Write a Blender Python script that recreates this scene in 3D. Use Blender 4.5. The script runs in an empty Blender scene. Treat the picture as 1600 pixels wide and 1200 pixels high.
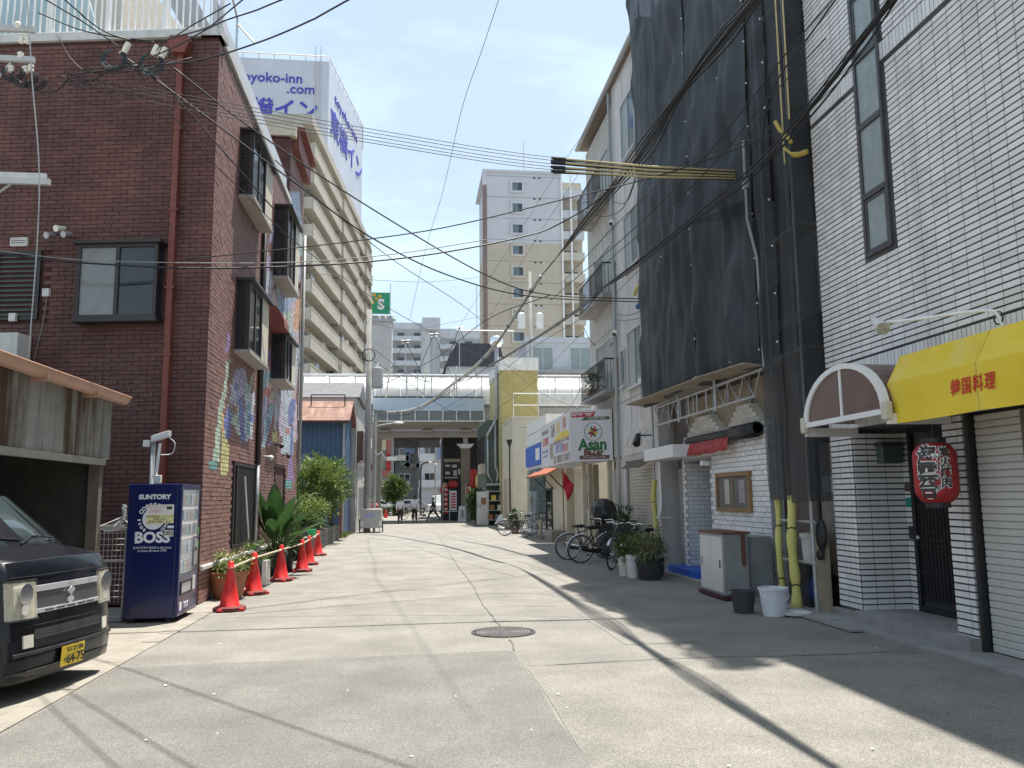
import bpy, bmesh, math, random
from mathutils import Vector as V, Matrix, noise as mnoise
R = math.radians
rnd = random.Random(7)
scn = bpy.context.scene
col = scn.collection

# ---------------------------------------------------------------- camera
F, HY, VX, ROLL, CAMZ = 1300., 777., 645., 0.0110, 1.6
_t = math.atan((HY - 600) / F); _yw = math.atan((800 - VX) / F)
fw = V((math.sin(_yw) * math.cos(_t), math.cos(_yw) * math.cos(_t), math.sin(_t)))
r0 = V((math.cos(_yw), -math.sin(_yw), 0)); u0 = r0.cross(fw)
rt = r0 * math.cos(ROLL) - u0 * math.sin(ROLL); up = u0 * math.cos(ROLL) + r0 * math.sin(ROLL)
cam = bpy.data.cameras.new('camera'); camo = bpy.data.objects.new('camera', cam); col.objects.link(camo)
m = Matrix.Identity(4)
for i in range(3):
    m[i][0], m[i][1], m[i][2] = rt[i], up[i], -fw[i]
m[2][3] = CAMZ
camo.matrix_world = m
cam.sensor_width = 36; cam.lens = F / 1600 * 36; cam.clip_end = 3000; cam.clip_start = 0.05
scn.camera = camo

# ---------------------------------------------------------------- sky and sun
SUN = V((1.0, 1.3, 5.9)).normalized()
SUN_EL = math.asin(SUN.z); SUN_AZ = math.atan2(SUN.x, SUN.y)
w = bpy.data.worlds.new('World'); scn.world = w; w.use_nodes = True
nt = w.node_tree; nt.nodes.clear()
def N(tree, kind, **kw):
    n = tree.nodes.new(kind)
    for k, v in kw.items():
        if k.startswith('i_'): n.inputs[k[2:].replace('_', ' ')].default_value = v
        else: setattr(n, k, v)
    return n
sky = N(nt, 'ShaderNodeTexSky', sky_type='NISHITA', sun_disc=False, sun_elevation=SUN_EL, sun_rotation=SUN_AZ, air_density=1.0, dust_density=1.6, ozone_density=1.4)
tc = N(nt, 'ShaderNodeTexCoord')
mp = N(nt, 'ShaderNodeMapping'); mp.inputs['Scale'].default_value = (1, 1, 2.6)
nz = N(nt, 'ShaderNodeTexNoise', i_Scale=2.3, i_Detail=7.0, i_Roughness=0.6)
nz.inputs['Distortion'].default_value = 0.4
cr = N(nt, 'ShaderNodeValToRGB'); cr.color_ramp.elements[0].position = 0.50; cr.color_ramp.elements[1].position = 0.86
cr.color_ramp.elements[0].color = (0.30, 0.30, 0.30, 1); cr.color_ramp.elements[1].color = (0.78, 0.78, 0.78, 1)
mx = N(nt, 'ShaderNodeMix', data_type='RGBA'); mx.inputs[7].default_value = (7.7, 9.3, 10.0, 1)
bg = N(nt, 'ShaderNodeBackground', i_Strength=0.092); wo = N(nt, 'ShaderNodeOutputWorld')
L = nt.links.new
L(tc.outputs['Generated'], mp.inputs['Vector']); L(mp.outputs[0], nz.inputs['Vector']); L(nz.outputs['Fac'], cr.inputs[0])
L(cr.outputs[0], mx.inputs[0]); L(sky.outputs[0], mx.inputs[6]); L(mx.outputs[2], bg.inputs[0]); L(bg.outputs[0], wo.inputs[0])
sl = bpy.data.lights.new('sun', 'SUN'); sl.energy = 5.0; sl.angle = R(0.53); sl.color = (1.0, 0.95, 0.87)
so = bpy.data.objects.new('sun', sl); col.objects.link(so); so.rotation_euler = (-SUN).to_track_quat('-Z', 'Y').to_euler(); so.location = (20, 20, 60)
vs = scn.view_settings; vs.view_transform = 'Standard'; vs.look = 'None'; vs.exposure = 0.88; vs.gamma = 1; vs.use_curve_mapping = False
scn.cycles.max_bounces = 6; scn.cycles.diffuse_bounces = 3; scn.cycles.transparent_max_bounces = 12
scn.cycles.use_denoising = True

# ---------------------------------------------------------------- materials
MATS = {}
def mat(name, c1, c2=None, rough=0.8, scale=3.0, metal=0.0, bump=0.0, bscale=40.0, streak=0.0, streakc=(0.05, 0.04, 0.03), spec=0.5, emit=None, alpha=1.0, trans=0.0, tint=0.0, coat=0.0, speck=0.0, stscale=(6, 6, 0.35), paint=False, stlo=0.52, sthi=0.75):
    if name in MATS: return MATS[name]
    m = bpy.data.materials.new(name); m.use_nodes = True; t = m.node_tree; b = t.nodes['Principled BSDF']
    L = t.links.new
    c1 = (*c1, 1); c2 = (*c2, 1) if c2 else None
    b.inputs['Roughness'].default_value = rough; b.inputs['Metallic'].default_value = metal
    b.inputs['Specular IOR Level'].default_value = spec; b.inputs['Coat Weight'].default_value = coat
    b.inputs['Transmission Weight'].default_value = trans
    if coat: b.inputs['Coat Roughness'].default_value = 0.06
    tc = N(t, 'ShaderNodeTexCoord'); geo = tc.outputs['Object']
    out = None
    if c2:
        n = N(t, 'ShaderNodeTexNoise', i_Scale=scale, i_Detail=6.0, i_Roughness=0.62); L(geo, n.inputs['Vector'])
        r = N(t, 'ShaderNodeValToRGB'); r.color_ramp.elements[0].position = 0.34; r.color_ramp.elements[1].position = 0.66
        r.color_ramp.elements[0].color = c1; r.color_ramp.elements[1].color = c2
        L(n.outputs['Fac'], r.inputs[0]); out = r.outputs[0]
    else:
        rg = N(t, 'ShaderNodeRGB'); rg.outputs[0].default_value = c1; out = rg.outputs[0]
    if paint:
        a = N(t, 'ShaderNodeAttribute', attribute_name='paint')
        x = N(t, 'ShaderNodeMix', data_type='RGBA'); L(a.outputs['Alpha'], x.inputs[0]); L(out, x.inputs[6]); L(a.outputs['Color'], x.inputs[7]); out = x.outputs[2]
    if speck:
        n = N(t, 'ShaderNodeTexVoronoi', i_Scale=170.0); L(geo, n.inputs['Vector'])
        h = N(t, 'ShaderNodeHueSaturation'); mr = N(t, 'ShaderNodeMapRange'); mr.inputs[3].default_value = 1 - speck; mr.inputs[4].default_value = 1 + speck
        s_ = N(t, 'ShaderNodeSeparateColor'); L(n.outputs['Color'], s_.inputs[0]); L(s_.outputs[0], mr.inputs[0]); L(mr.outputs[0], h.inputs['Value']); L(out, h.inputs['Color']); out = h.outputs[0]
    if tint:
        a = N(t, 'ShaderNodeAttribute', attribute_name='tint'); oi = N(t, 'ShaderNodeObjectInfo')
        ad = N(t, 'ShaderNodeMath', operation='ADD'); L(a.outputs['Fac'], ad.inputs[0]); L(oi.outputs['Random'], ad.inputs[1])
        fr = N(t, 'ShaderNodeMath', operation='FRACT'); L(ad.outputs[0], fr.inputs[0])
        mr = N(t, 'ShaderNodeMapRange'); mr.inputs[3].default_value = 1 - tint; mr.inputs[4].default_value = 1 + tint; L(fr.outputs[0], mr.inputs[0])
        h = N(t, 'ShaderNodeHueSaturation'); L(mr.outputs[0], h.inputs['Value']); L(out, h.inputs['Color']); out = h.outputs[0]
    if streak:
        mp = N(t, 'ShaderNodeMapping'); mp.inputs['Scale'].default_value = stscale; L(geo, mp.inputs[0])
        n = N(t, 'ShaderNodeTexNoise', i_Scale=1.0, i_Detail=5.0, i_Roughness=0.65); L(mp.outputs[0], n.inputs['Vector'])
        r = N(t, 'ShaderNodeMapRange'); r.inputs[1].default_value = stlo; r.inputs[2].default_value = sthi; r.inputs[4].default_value = streak; L(n.outputs['Fac'], r.inputs[0])
        x = N(t, 'ShaderNodeMix', data_type='RGBA'); x.inputs[7].default_value = (*streakc, 1); L(r.outputs[0], x.inputs[0]); L(out, x.inputs[6]); out = x.outputs[2]
    L(out, b.inputs['Base Color'])
    if bump:
        n = N(t, 'ShaderNodeTexNoise', i_Scale=bscale, i_Detail=4.0); L(geo, n.inputs['Vector'])
        bp = N(t, 'ShaderNodeBump', i_Strength=bump); bp.inputs['Distance'].default_value = 0.02; L(n.outputs['Fac'], bp.inputs['Height']); L(bp.outputs[0], b.inputs['Normal'])
    if emit: b.inputs['Emission Color'].default_value = (*emit[:3], 1); b.inputs['Emission Strength'].default_value = emit[3]
    if alpha < 1: b.inputs['Alpha'].default_value = alpha
    MATS[name] = m
    return m
def flat(name, c, rough=0.6, **k):
    return mat(name, c, tuple(min(1, x * 1.16) for x in c), rough=rough, **k)
M = {}
M['asphalt'] = mat('asphalt', (0.185, 0.176, 0.158), (0.262, 0.249, 0.222), 0.9, 0.9, bump=0.5, bscale=230, streak=0.32, streakc=(0.13, 0.125, 0.12), stscale=(1.3, 0.12, 1), speck=0.42)
M['asphalt_dark'] = mat('asphalt_dark', (0.158, 0.151, 0.138), (0.215, 0.205, 0.186), 0.9, 1.1, bump=0.6, bscale=240, streak=0.3, streakc=(0.10, 0.098, 0.095), stscale=(1.3, 0.14, 1), speck=0.45)
M['asphalt_right'] = mat('asphalt_right', (0.190, 0.181, 0.161), (0.272, 0.258, 0.227), 0.9, 1.2, bump=0.55, bscale=240, streak=0.26, streakc=(0.14, 0.135, 0.125), stscale=(1.4, 0.12, 1), speck=0.48)
M['concrete'] = mat('concrete', (0.23, 0.21, 0.175), (0.31, 0.285, 0.24), 0.9, 2.5, bump=0.25, bscale=90, streak=0.4, streakc=(0.2, 0.18, 0.15), stscale=(3, 1.2, 1))
M['concrete_grey'] = mat('concrete_grey', (0.24, 0.235, 0.225), (0.34, 0.33, 0.315), 0.9, 3, bump=0.25, bscale=80, streak=0.4, streakc=(0.12, 0.115, 0.11), stscale=(3, 3, 1))
M['ground'] = mat('ground', (0.22, 0.21, 0.2), (0.28, 0.27, 0.25), 0.95, 0.3)
M['iron'] = mat('iron', (0.06, 0.057, 0.054), (0.10, 0.095, 0.09), 0.55, 8, metal=0.6, bump=0.2)
M['steel'] = mat('steel', (0.42, 0.43, 0.44), (0.58, 0.59, 0.6), 0.38, 6, metal=0.85)
M['galv'] = mat('galv', (0.36, 0.37, 0.38), (0.5, 0.51, 0.52), 0.5, 10, metal=0.6, streak=0.25, streakc=(.2, .17, .14))
M['chrome'] = mat('chrome', (0.8, 0.8, 0.82), rough=0.1, metal=1.0)
M['alu'] = mat('alu', (0.5, 0.5, 0.5), (0.6, 0.6, 0.6), 0.4, 6, metal=0.7)
M['black'] = flat('black', (0.015, 0.015, 0.017), 0.5)
M['black_rubber'] = flat('black_rubber', (0.02, 0.02, 0.02), 0.75)
M['dark'] = flat('dark', (0.03, 0.03, 0.032), 0.7)
M['dark_frame'] = flat('dark_frame', (0.030, 0.027, 0.027), 0.42)
M['white'] = mat('white', (0.72, 0.72, 0.70), (0.8, 0.8, 0.79), 0.5, 4)
M['white_dirty'] = mat('white_dirty', (0.60, 0.59, 0.57), (0.74, 0.73, 0.70), 0.6, 3, streak=0.35, streakc=(0.35, 0.33, 0.3))
M['grey_plastic'] = flat('grey_plastic', (0.32, 0.33, 0.33), 0.5)
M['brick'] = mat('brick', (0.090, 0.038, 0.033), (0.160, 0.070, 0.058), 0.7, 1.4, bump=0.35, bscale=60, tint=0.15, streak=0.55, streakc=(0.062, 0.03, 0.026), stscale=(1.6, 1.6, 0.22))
M['brick_mural_sunlit'] = mat('brick_mural_sunlit', (0.215, 0.115, 0.10), (0.285, 0.160, 0.14), 0.7, 14, bump=0.35, bscale=60, tint=0.18, paint=True)  # lighter, pinker copy of brick: sunlight on the street wall put into the colour
M['mortar_dark'] = mat('mortar_dark', (0.060, 0.026, 0.022), (0.09, 0.038, 0.032), 0.95, 6)
M['tile_grey'] = mat('tile_grey', (0.71, 0.695, 0.69), (0.78, 0.765, 0.755), 0.3, 1.3, bump=0.06, bscale=25, tint=0.10, streak=0.42, streakc=(0.36, 0.345, 0.33), stscale=(3.2, 3.2, 0.16))
M['tile_joint'] = mat('tile_joint', (0.022, 0.022, 0.027), (0.11, 0.106, 0.10), 0.95, 1.2)
M['white_brick'] = mat('white_brick', (0.74, 0.74, 0.75), (0.83, 0.83, 0.82), 0.6, 10, bump=0.5, bscale=35, tint=0.08, streak=0.12, streakc=(0.45, 0.44, 0.43))
M['white_joint'] = mat('white_joint', (0.34, 0.34, 0.37), (0.46, 0.46, 0.48), 0.9, 12)
M['bluewhite_brick'] = mat('bluewhite_brick', (0.50, 0.56, 0.70), (0.58, 0.64, 0.76), 0.6, 10, bump=0.5, bscale=35, tint=0.06)
def glass(name, c=(0.02, 0.025, 0.03), rough=0.04, alpha=1.0, spec=0.9):
    return mat(name, c, rough=rough, spec=spec, alpha=alpha)
M['glass'] = glass('glass'); M['glass_blue'] = glass('glass_blue', (0.10, 0.15, 0.18), 0.06); M['glass_frost'] = mat('glass_frost', (0.22, 0.27, 0.27), (0.30, 0.34, 0.33), 0.3, 7, spec=0.6)
M['glass_clear'] = glass('glass_clear', (0.05, 0.06, 0.065), 0.03, 0.35)
M['wood'] = mat('wood', (0.23, 0.125, 0.055), (0.31, 0.18, 0.085), 0.6, 9, bump=0.2)
M['plywood'] = mat('plywood', (0.30, 0.25, 0.18), (0.40, 0.34, 0.26), 0.8, 3, streak=0.3, streakc=(.15, .12, .09))
M['rust_red'] = mat('rust_red', (0.17, 0.045, 0.034), (0.22, 0.062, 0.046), 0.6, 5, streak=0.2)
M['cable'] = flat('cable', (0.016, 0.016, 0.018), 0.55)
M['cable_grey'] = flat('cable_grey', (0.22, 0.22, 0.22), 0.6)
M['steelwire'] = flat('steelwire', (0.33, 0.34, 0.35), 0.5)
M['ceramic'] = flat('ceramic', (0.72, 0.69, 0.6), 0.3)
M['pole'] = mat('pole', (0.25, 0.245, 0.235), (0.33, 0.32, 0.305), 0.9, 4, streak=0.45, streakc=(0.14, 0.13, 0.12), stscale=(8, 8, 0.5))

# ---------------------------------------------------------------- mesh builder
OFF = {}
class Fr:
    """wall frame: a along u, b up, c out of the wall"""
    def __init__(s, O, u, n): s.O = V(O); s.u = V(u).normalized(); s.n = V(n).normalized(); s.z = V((0, 0, 1)); s.flip = s.u.cross(s.z).dot(s.n) < 0
    def P(s, a, b, c=0.): return s.O + s.u * a + s.z * b + s.n * c
class MB:
    def __init__(s): s.v = []; s.f = []; s.t = []
    def add(s, vs, fs, tint=None):
        k = len(s.v); s.v += [tuple(x) for x in vs]; s.f += [tuple(i + k for i in f) for f in fs]
        if tint is not None: s.t += [tint] * len(fs)
        return s
    def box(s, x0, x1, y0, y1, z0, z1):
        if x0 > x1: x0, x1 = x1, x0
        if y0 > y1: y0, y1 = y1, y0
        if z0 > z1: z0, z1 = z1, z0
        return s.add([(x0, y0, z0), (x1, y0, z0), (x1, y1, z0), (x0, y1, z0), (x0, y0, z1), (x1, y0, z1), (x1, y1, z1), (x0, y1, z1)],
              [(0, 3, 2, 1), (4, 5, 6, 7), (0, 1, 5, 4), (1, 2, 6, 5), (2, 3, 7, 6), (3, 0, 4, 7)])
    def fb(s, fr, a0, a1, b0, b1, c0, c1):
        P = fr.P
        fs = [(0, 3, 2, 1), (4, 5, 6, 7), (0, 1, 5, 4), (1, 2, 6, 5), (2, 3, 7, 6), (3, 0, 4, 7)]
        if not fr.flip: fs = [f[::-1] for f in fs]
        # order: (a,c) plane as xy
        return s.add([P(a0, b0, c0), P(a1, b0, c0), P(a1, b0, c1), P(a0, b0, c1), P(a0, b1, c0), P(a1, b1, c0), P(a1, b1, c1), P(a0, b1, c1)], fs[::1])
    def frame(s, fr, a0, a1, b0, b1, c0, c1, t):
        s.fb(fr, a0, a1, b0, b0 + t, c0, c1); s.fb(fr, a0, a1, b1 - t, b1, c0, c1)
        s.fb(fr, a0, a0 + t, b0 + t, b1 - t, c0, c1); return s.fb(fr, a1 - t, a1, b0 + t, b1 - t, c0, c1)
    def tube(s, pts, r, n=8, cap=True, closed=False):
        pts = [V(p) for p in pts]; m = len(pts); rs = r if isinstance(r, (list, tuple)) else [r] * m
        k = len(s.v); prev = None
        for i, p in enumerate(pts):
            if closed: d = pts[(i + 1) % m] - pts[i - 1]
            else: d = pts[min(i + 1, m - 1)] - pts[max(i - 1, 0)]
            if d.length < 1e-9: d = V((0, 0, 1))
            d.normalize()
            if prev is None:
                a = V((0, 0, 1)) if abs(d.z) < 0.9 else V((1, 0, 0))
                x = a.cross(d).normalized()
            else:
                x = (prev - d * prev.dot(d))
                x = x.normalized() if x.length > 1e-6 else V((0, 0, 1)).cross(d).normalized()
            prev = x; y = d.cross(x)
            for j in range(n):
                an = 2 * math.pi * j / n; s.v.append(tuple(p + (x * math.cos(an) + y * math.sin(an)) * rs[i]))
        for i in range(m if closed else m - 1):
            for j in range(n):
                a = k + i * n + j; b = k + i * n + (j + 1) % n; i2 = (i + 1) % m
                s.f.append((a, b, k + i2 * n + (j + 1) % n, k + i2 * n + j))
        if cap and not closed:
            s.f.append(tuple(k + j for j in range(n - 1, -1, -1))); s.f.append(tuple(k + (m - 1) * n + j for j in range(n)))
        return s
    def lathe(s, prof, n=20, c=(0, 0, 0), sx=1, sy=1):
        k = len(s.v); m = len(prof)
        for r, z in prof:
            for j in range(n):
                a = 2 * math.pi * j / n; s.v.append((c[0] + r * sx * math.cos(a), c[1] + r * sy * math.sin(a), c[2] + z))
        for i in range(m - 1):
            for j in range(n):
                s.f.append((k + i * n + j, k + i * n + (j + 1) % n, k + (i + 1) * n + (j + 1) % n, k + (i + 1) * n + j))
        s.f.append(tuple(k + j for j in range(n - 1, -1, -1))); s.f.append(tuple(k + (m - 1) * n + j for j in range(n)))
        return s
    def ball(s, c, r, n=12, sz=1.0, sx=1.0, sy=1.0):
        pr = [(max(1e-4, r * math.sin(math.pi * i / (n // 2))), -r * sz * math.cos(math.pi * i / (n // 2))) for i in range(n // 2 + 1)]
        return s.lathe(pr, n, c, sx, sy)
    def prism(s, poly, fn, d0, d1):
        """poly of (a,b); fn(a,b,d) -> point"""
        n = len(poly); k = len(s.v)
        for d in (d0, d1): s.v += [tuple(fn(a, b, d)) for a, b in poly]
        s.f.append(tuple(k + i for i in range(n))); s.f.append(tuple(k + n + i for i in range(n - 1, -1, -1)))
        for i in range(n): j = (i + 1) % n; s.f.append((k + i, k + n + i, k + n + j, k + j))
        return s
    def quad(s, a, b, c, d): return s.add([a, b, c, d], [(0, 1, 2, 3)])
    def disc(s, c, n, r, k=20):
        n = V(n).normalized(); x = n.orthogonal().normalized(); y = n.cross(x); c = V(c)
        return s.add([c + (x * math.cos(2 * math.pi * i / k) + y * math.sin(2 * math.pi * i / k)) * r for i in range(k)], [tuple(range(k))])
    def mesh(s, name, mt, parent=None, smooth=False):
        o = OFF.get(parent.name, V((0, 0, 0))) if parent else V((0, 0, 0))
        vs = [(x - o.x, y - o.y, z - o.z) for x, y, z in s.v] if o.length else s.v
        me = bpy.data.meshes.new(name); me.from_pydata(vs, [], s.f)
        if s.t:
            a = me.attributes.new('tint', 'FLOAT', 'FACE'); a.data.foreach_set('value', s.t)
        me.materials.append(M[mt] if isinstance(mt, str) else mt)
        if smooth: me.polygons.foreach_set('use_smooth', [True] * len(me.polygons))
        me.validate(); me.update()
        return me
    def build(s, name, mt, parent=None, smooth=False, bevel=0, seg=2, label=None, kind=None, solid=0, sub=0, auto=0):
        me = s.mesh(name, mt, parent, smooth)
        ob = bpy.data.objects.new(name, me); col.objects.link(ob)
        if parent:
            ob.parent = parent
            OFF[ob.name] = OFF.get(parent.name, V((0, 0, 0)))
        if solid: md = ob.modifiers.new('thick', 'SOLIDIFY'); md.thickness = solid
        if bevel: md = ob.modifiers.new('bevel', 'BEVEL'); md.width = bevel; md.segments = seg; md.limit_method = 'ANGLE'; md.angle_limit = R(40); md.harden_normals = False
        if sub: md = ob.modifiers.new('sub', 'SUBSURF'); md.levels = sub; md.render_levels = sub
        if label: ob['label'] = label
        if kind: ob['kind'] = kind
        return ob
def tag(o, label, cat=None, group=None, kind=None):
    if label: o['label'] = label
    if cat: o['category'] = cat
    if group: o['group'] = group
    if kind: o['kind'] = kind
    return o
def thing(name, label, cat, loc=(0, 0, 0), rz=0., group=None, world=False):
    o = bpy.data.objects.new(name, None); col.objects.link(o); o.location = loc; o.rotation_euler = (0, 0, rz); o.empty_display_size = 0.2
    if world: OFF[o.name] = V(loc)
    return tag(o, label, cat, group)
def struct(mb, name, mt, **k): return mb.build(name, mt, kind='structure', **k)
def inst(src, name, parent, loc=(0, 0, 0), rot=None, scale=None):
    o = bpy.data.objects.new(name, src); col.objects.link(o); o.parent = parent; o.location = V(loc) - OFF.get(parent.name, V((0, 0, 0)))
    if rot is not None: o.rotation_euler = rot
    if scale: o.scale = scale
    return o
KIDS = {}
def copy_tree(o, loc=None, rz=None, label=None, parent=None, scale=None):
    c = o.copy(); col.objects.link(c)
    if parent: c.parent = parent
    if loc is not None: c.location = loc
    if rz is not None: c.rotation_euler = (c.rotation_euler[0], c.rotation_euler[1], rz) if not isinstance(rz, tuple) else rz
    if label: c['label'] = label
    if scale: c.scale = scale
    for ch in list(o.children):
        copy_tree(ch, parent=c)
    return c
def text(s, size, mt, parent, O, u, v, name='lettering', bold=0.0, ext=0.002, align='CENTER', sx=1.0, shear=0.0, track=1.0):
    cu = bpy.data.curves.new('txt', 'FONT'); cu.body = s; cu.size = size; cu.offset = bold; cu.extrude = ext; cu.align_x = align; cu.align_y = 'CENTER'; cu.shear = shear
    cu.space_character = track; cu.resolution_u = 3
    ob = bpy.data.objects.new('txt', cu); col.objects.link(ob)
    dg = bpy.context.evaluated_depsgraph_get(); me = bpy.data.meshes.new_from_object(ob.evaluated_get(dg))
    bpy.data.objects.remove(ob); bpy.data.curves.remove(cu)
    u = V(u).normalized(); v = V(v).normalized(); n = u.cross(v); o = V(O) - OFF.get(parent.name, V((0, 0, 0)))
    for p in me.vertices:
        q = p.co; p.co = o + u * (q.x * sx) + v * q.y + n * q.z
    me.materials.clear(); me.materials.append(M[mt] if isinstance(mt, str) else mt)
    me.name = name
    r = bpy.data.objects.new(name, me); col.objects.link(r); r.parent = parent
    OFF[r.name] = OFF.get(parent.name, V((0, 0, 0)))
    return r
def window(parent, fr, a0, a1, b0, b1, c=0.0, d=0.05, t=0.05, mull=1, fm='alu', gm='glass', trans=None, sill=False, name='window', gc=None):
    mb = MB().frame(fr, a0, a1, b0, b1, c, c + d, t)
    w = (a1 - a0 - 2 * t) / mull
    for i in range(1, mull): x = a0 + t + w * i; mb.fb(fr, x - t * .4, x + t * .4, b0 + t, b1 - t, c + .002, c + d - .008)
    if trans: mb.fb(fr, a0 + t, a1 - t, trans - t * .4, trans + t * .4, c + .004, c + d - .006)
    if sill: mb.fb(fr, a0 - .04, a1 + .04, b0 - .05, b0 - .002, c, c + d + .05)
    f = mb.build(name, fm, parent)
    for i in range(mull):
        g = gm[i % len(gm)] if isinstance(gm, (list, tuple)) else gm
        x = a0 + t + w * i
        gg = c + d * .35 if gc is None else gc
        MB().fb(fr, x, x + w, b0 + t, b1 - t, gg, gg + .008 + .003 * (i % 2)).build('pane', g, f)
    return f
def curve_pts(pts, seg=10):
    """smooth through points (Catmull-Rom)"""
    P = [V(p) for p in pts]
    if len(P) < 3: return P
    P = [P[0] * 2 - P[1]] + P + [P[-1] * 2 - P[-2]]; o = []
    for i in range(1, len(P) - 2):
        for k in range(seg):
            t = k / seg; a, b, c, d = P[i - 1:i + 3]
            o.append(0.5 * ((2 * b) + (c - a) * t + (2 * a - 5 * b + 4 * c - d) * t * t + (3 * b - a - 3 * c + d) * t ** 3))
    return o + [P[-2]]
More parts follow.
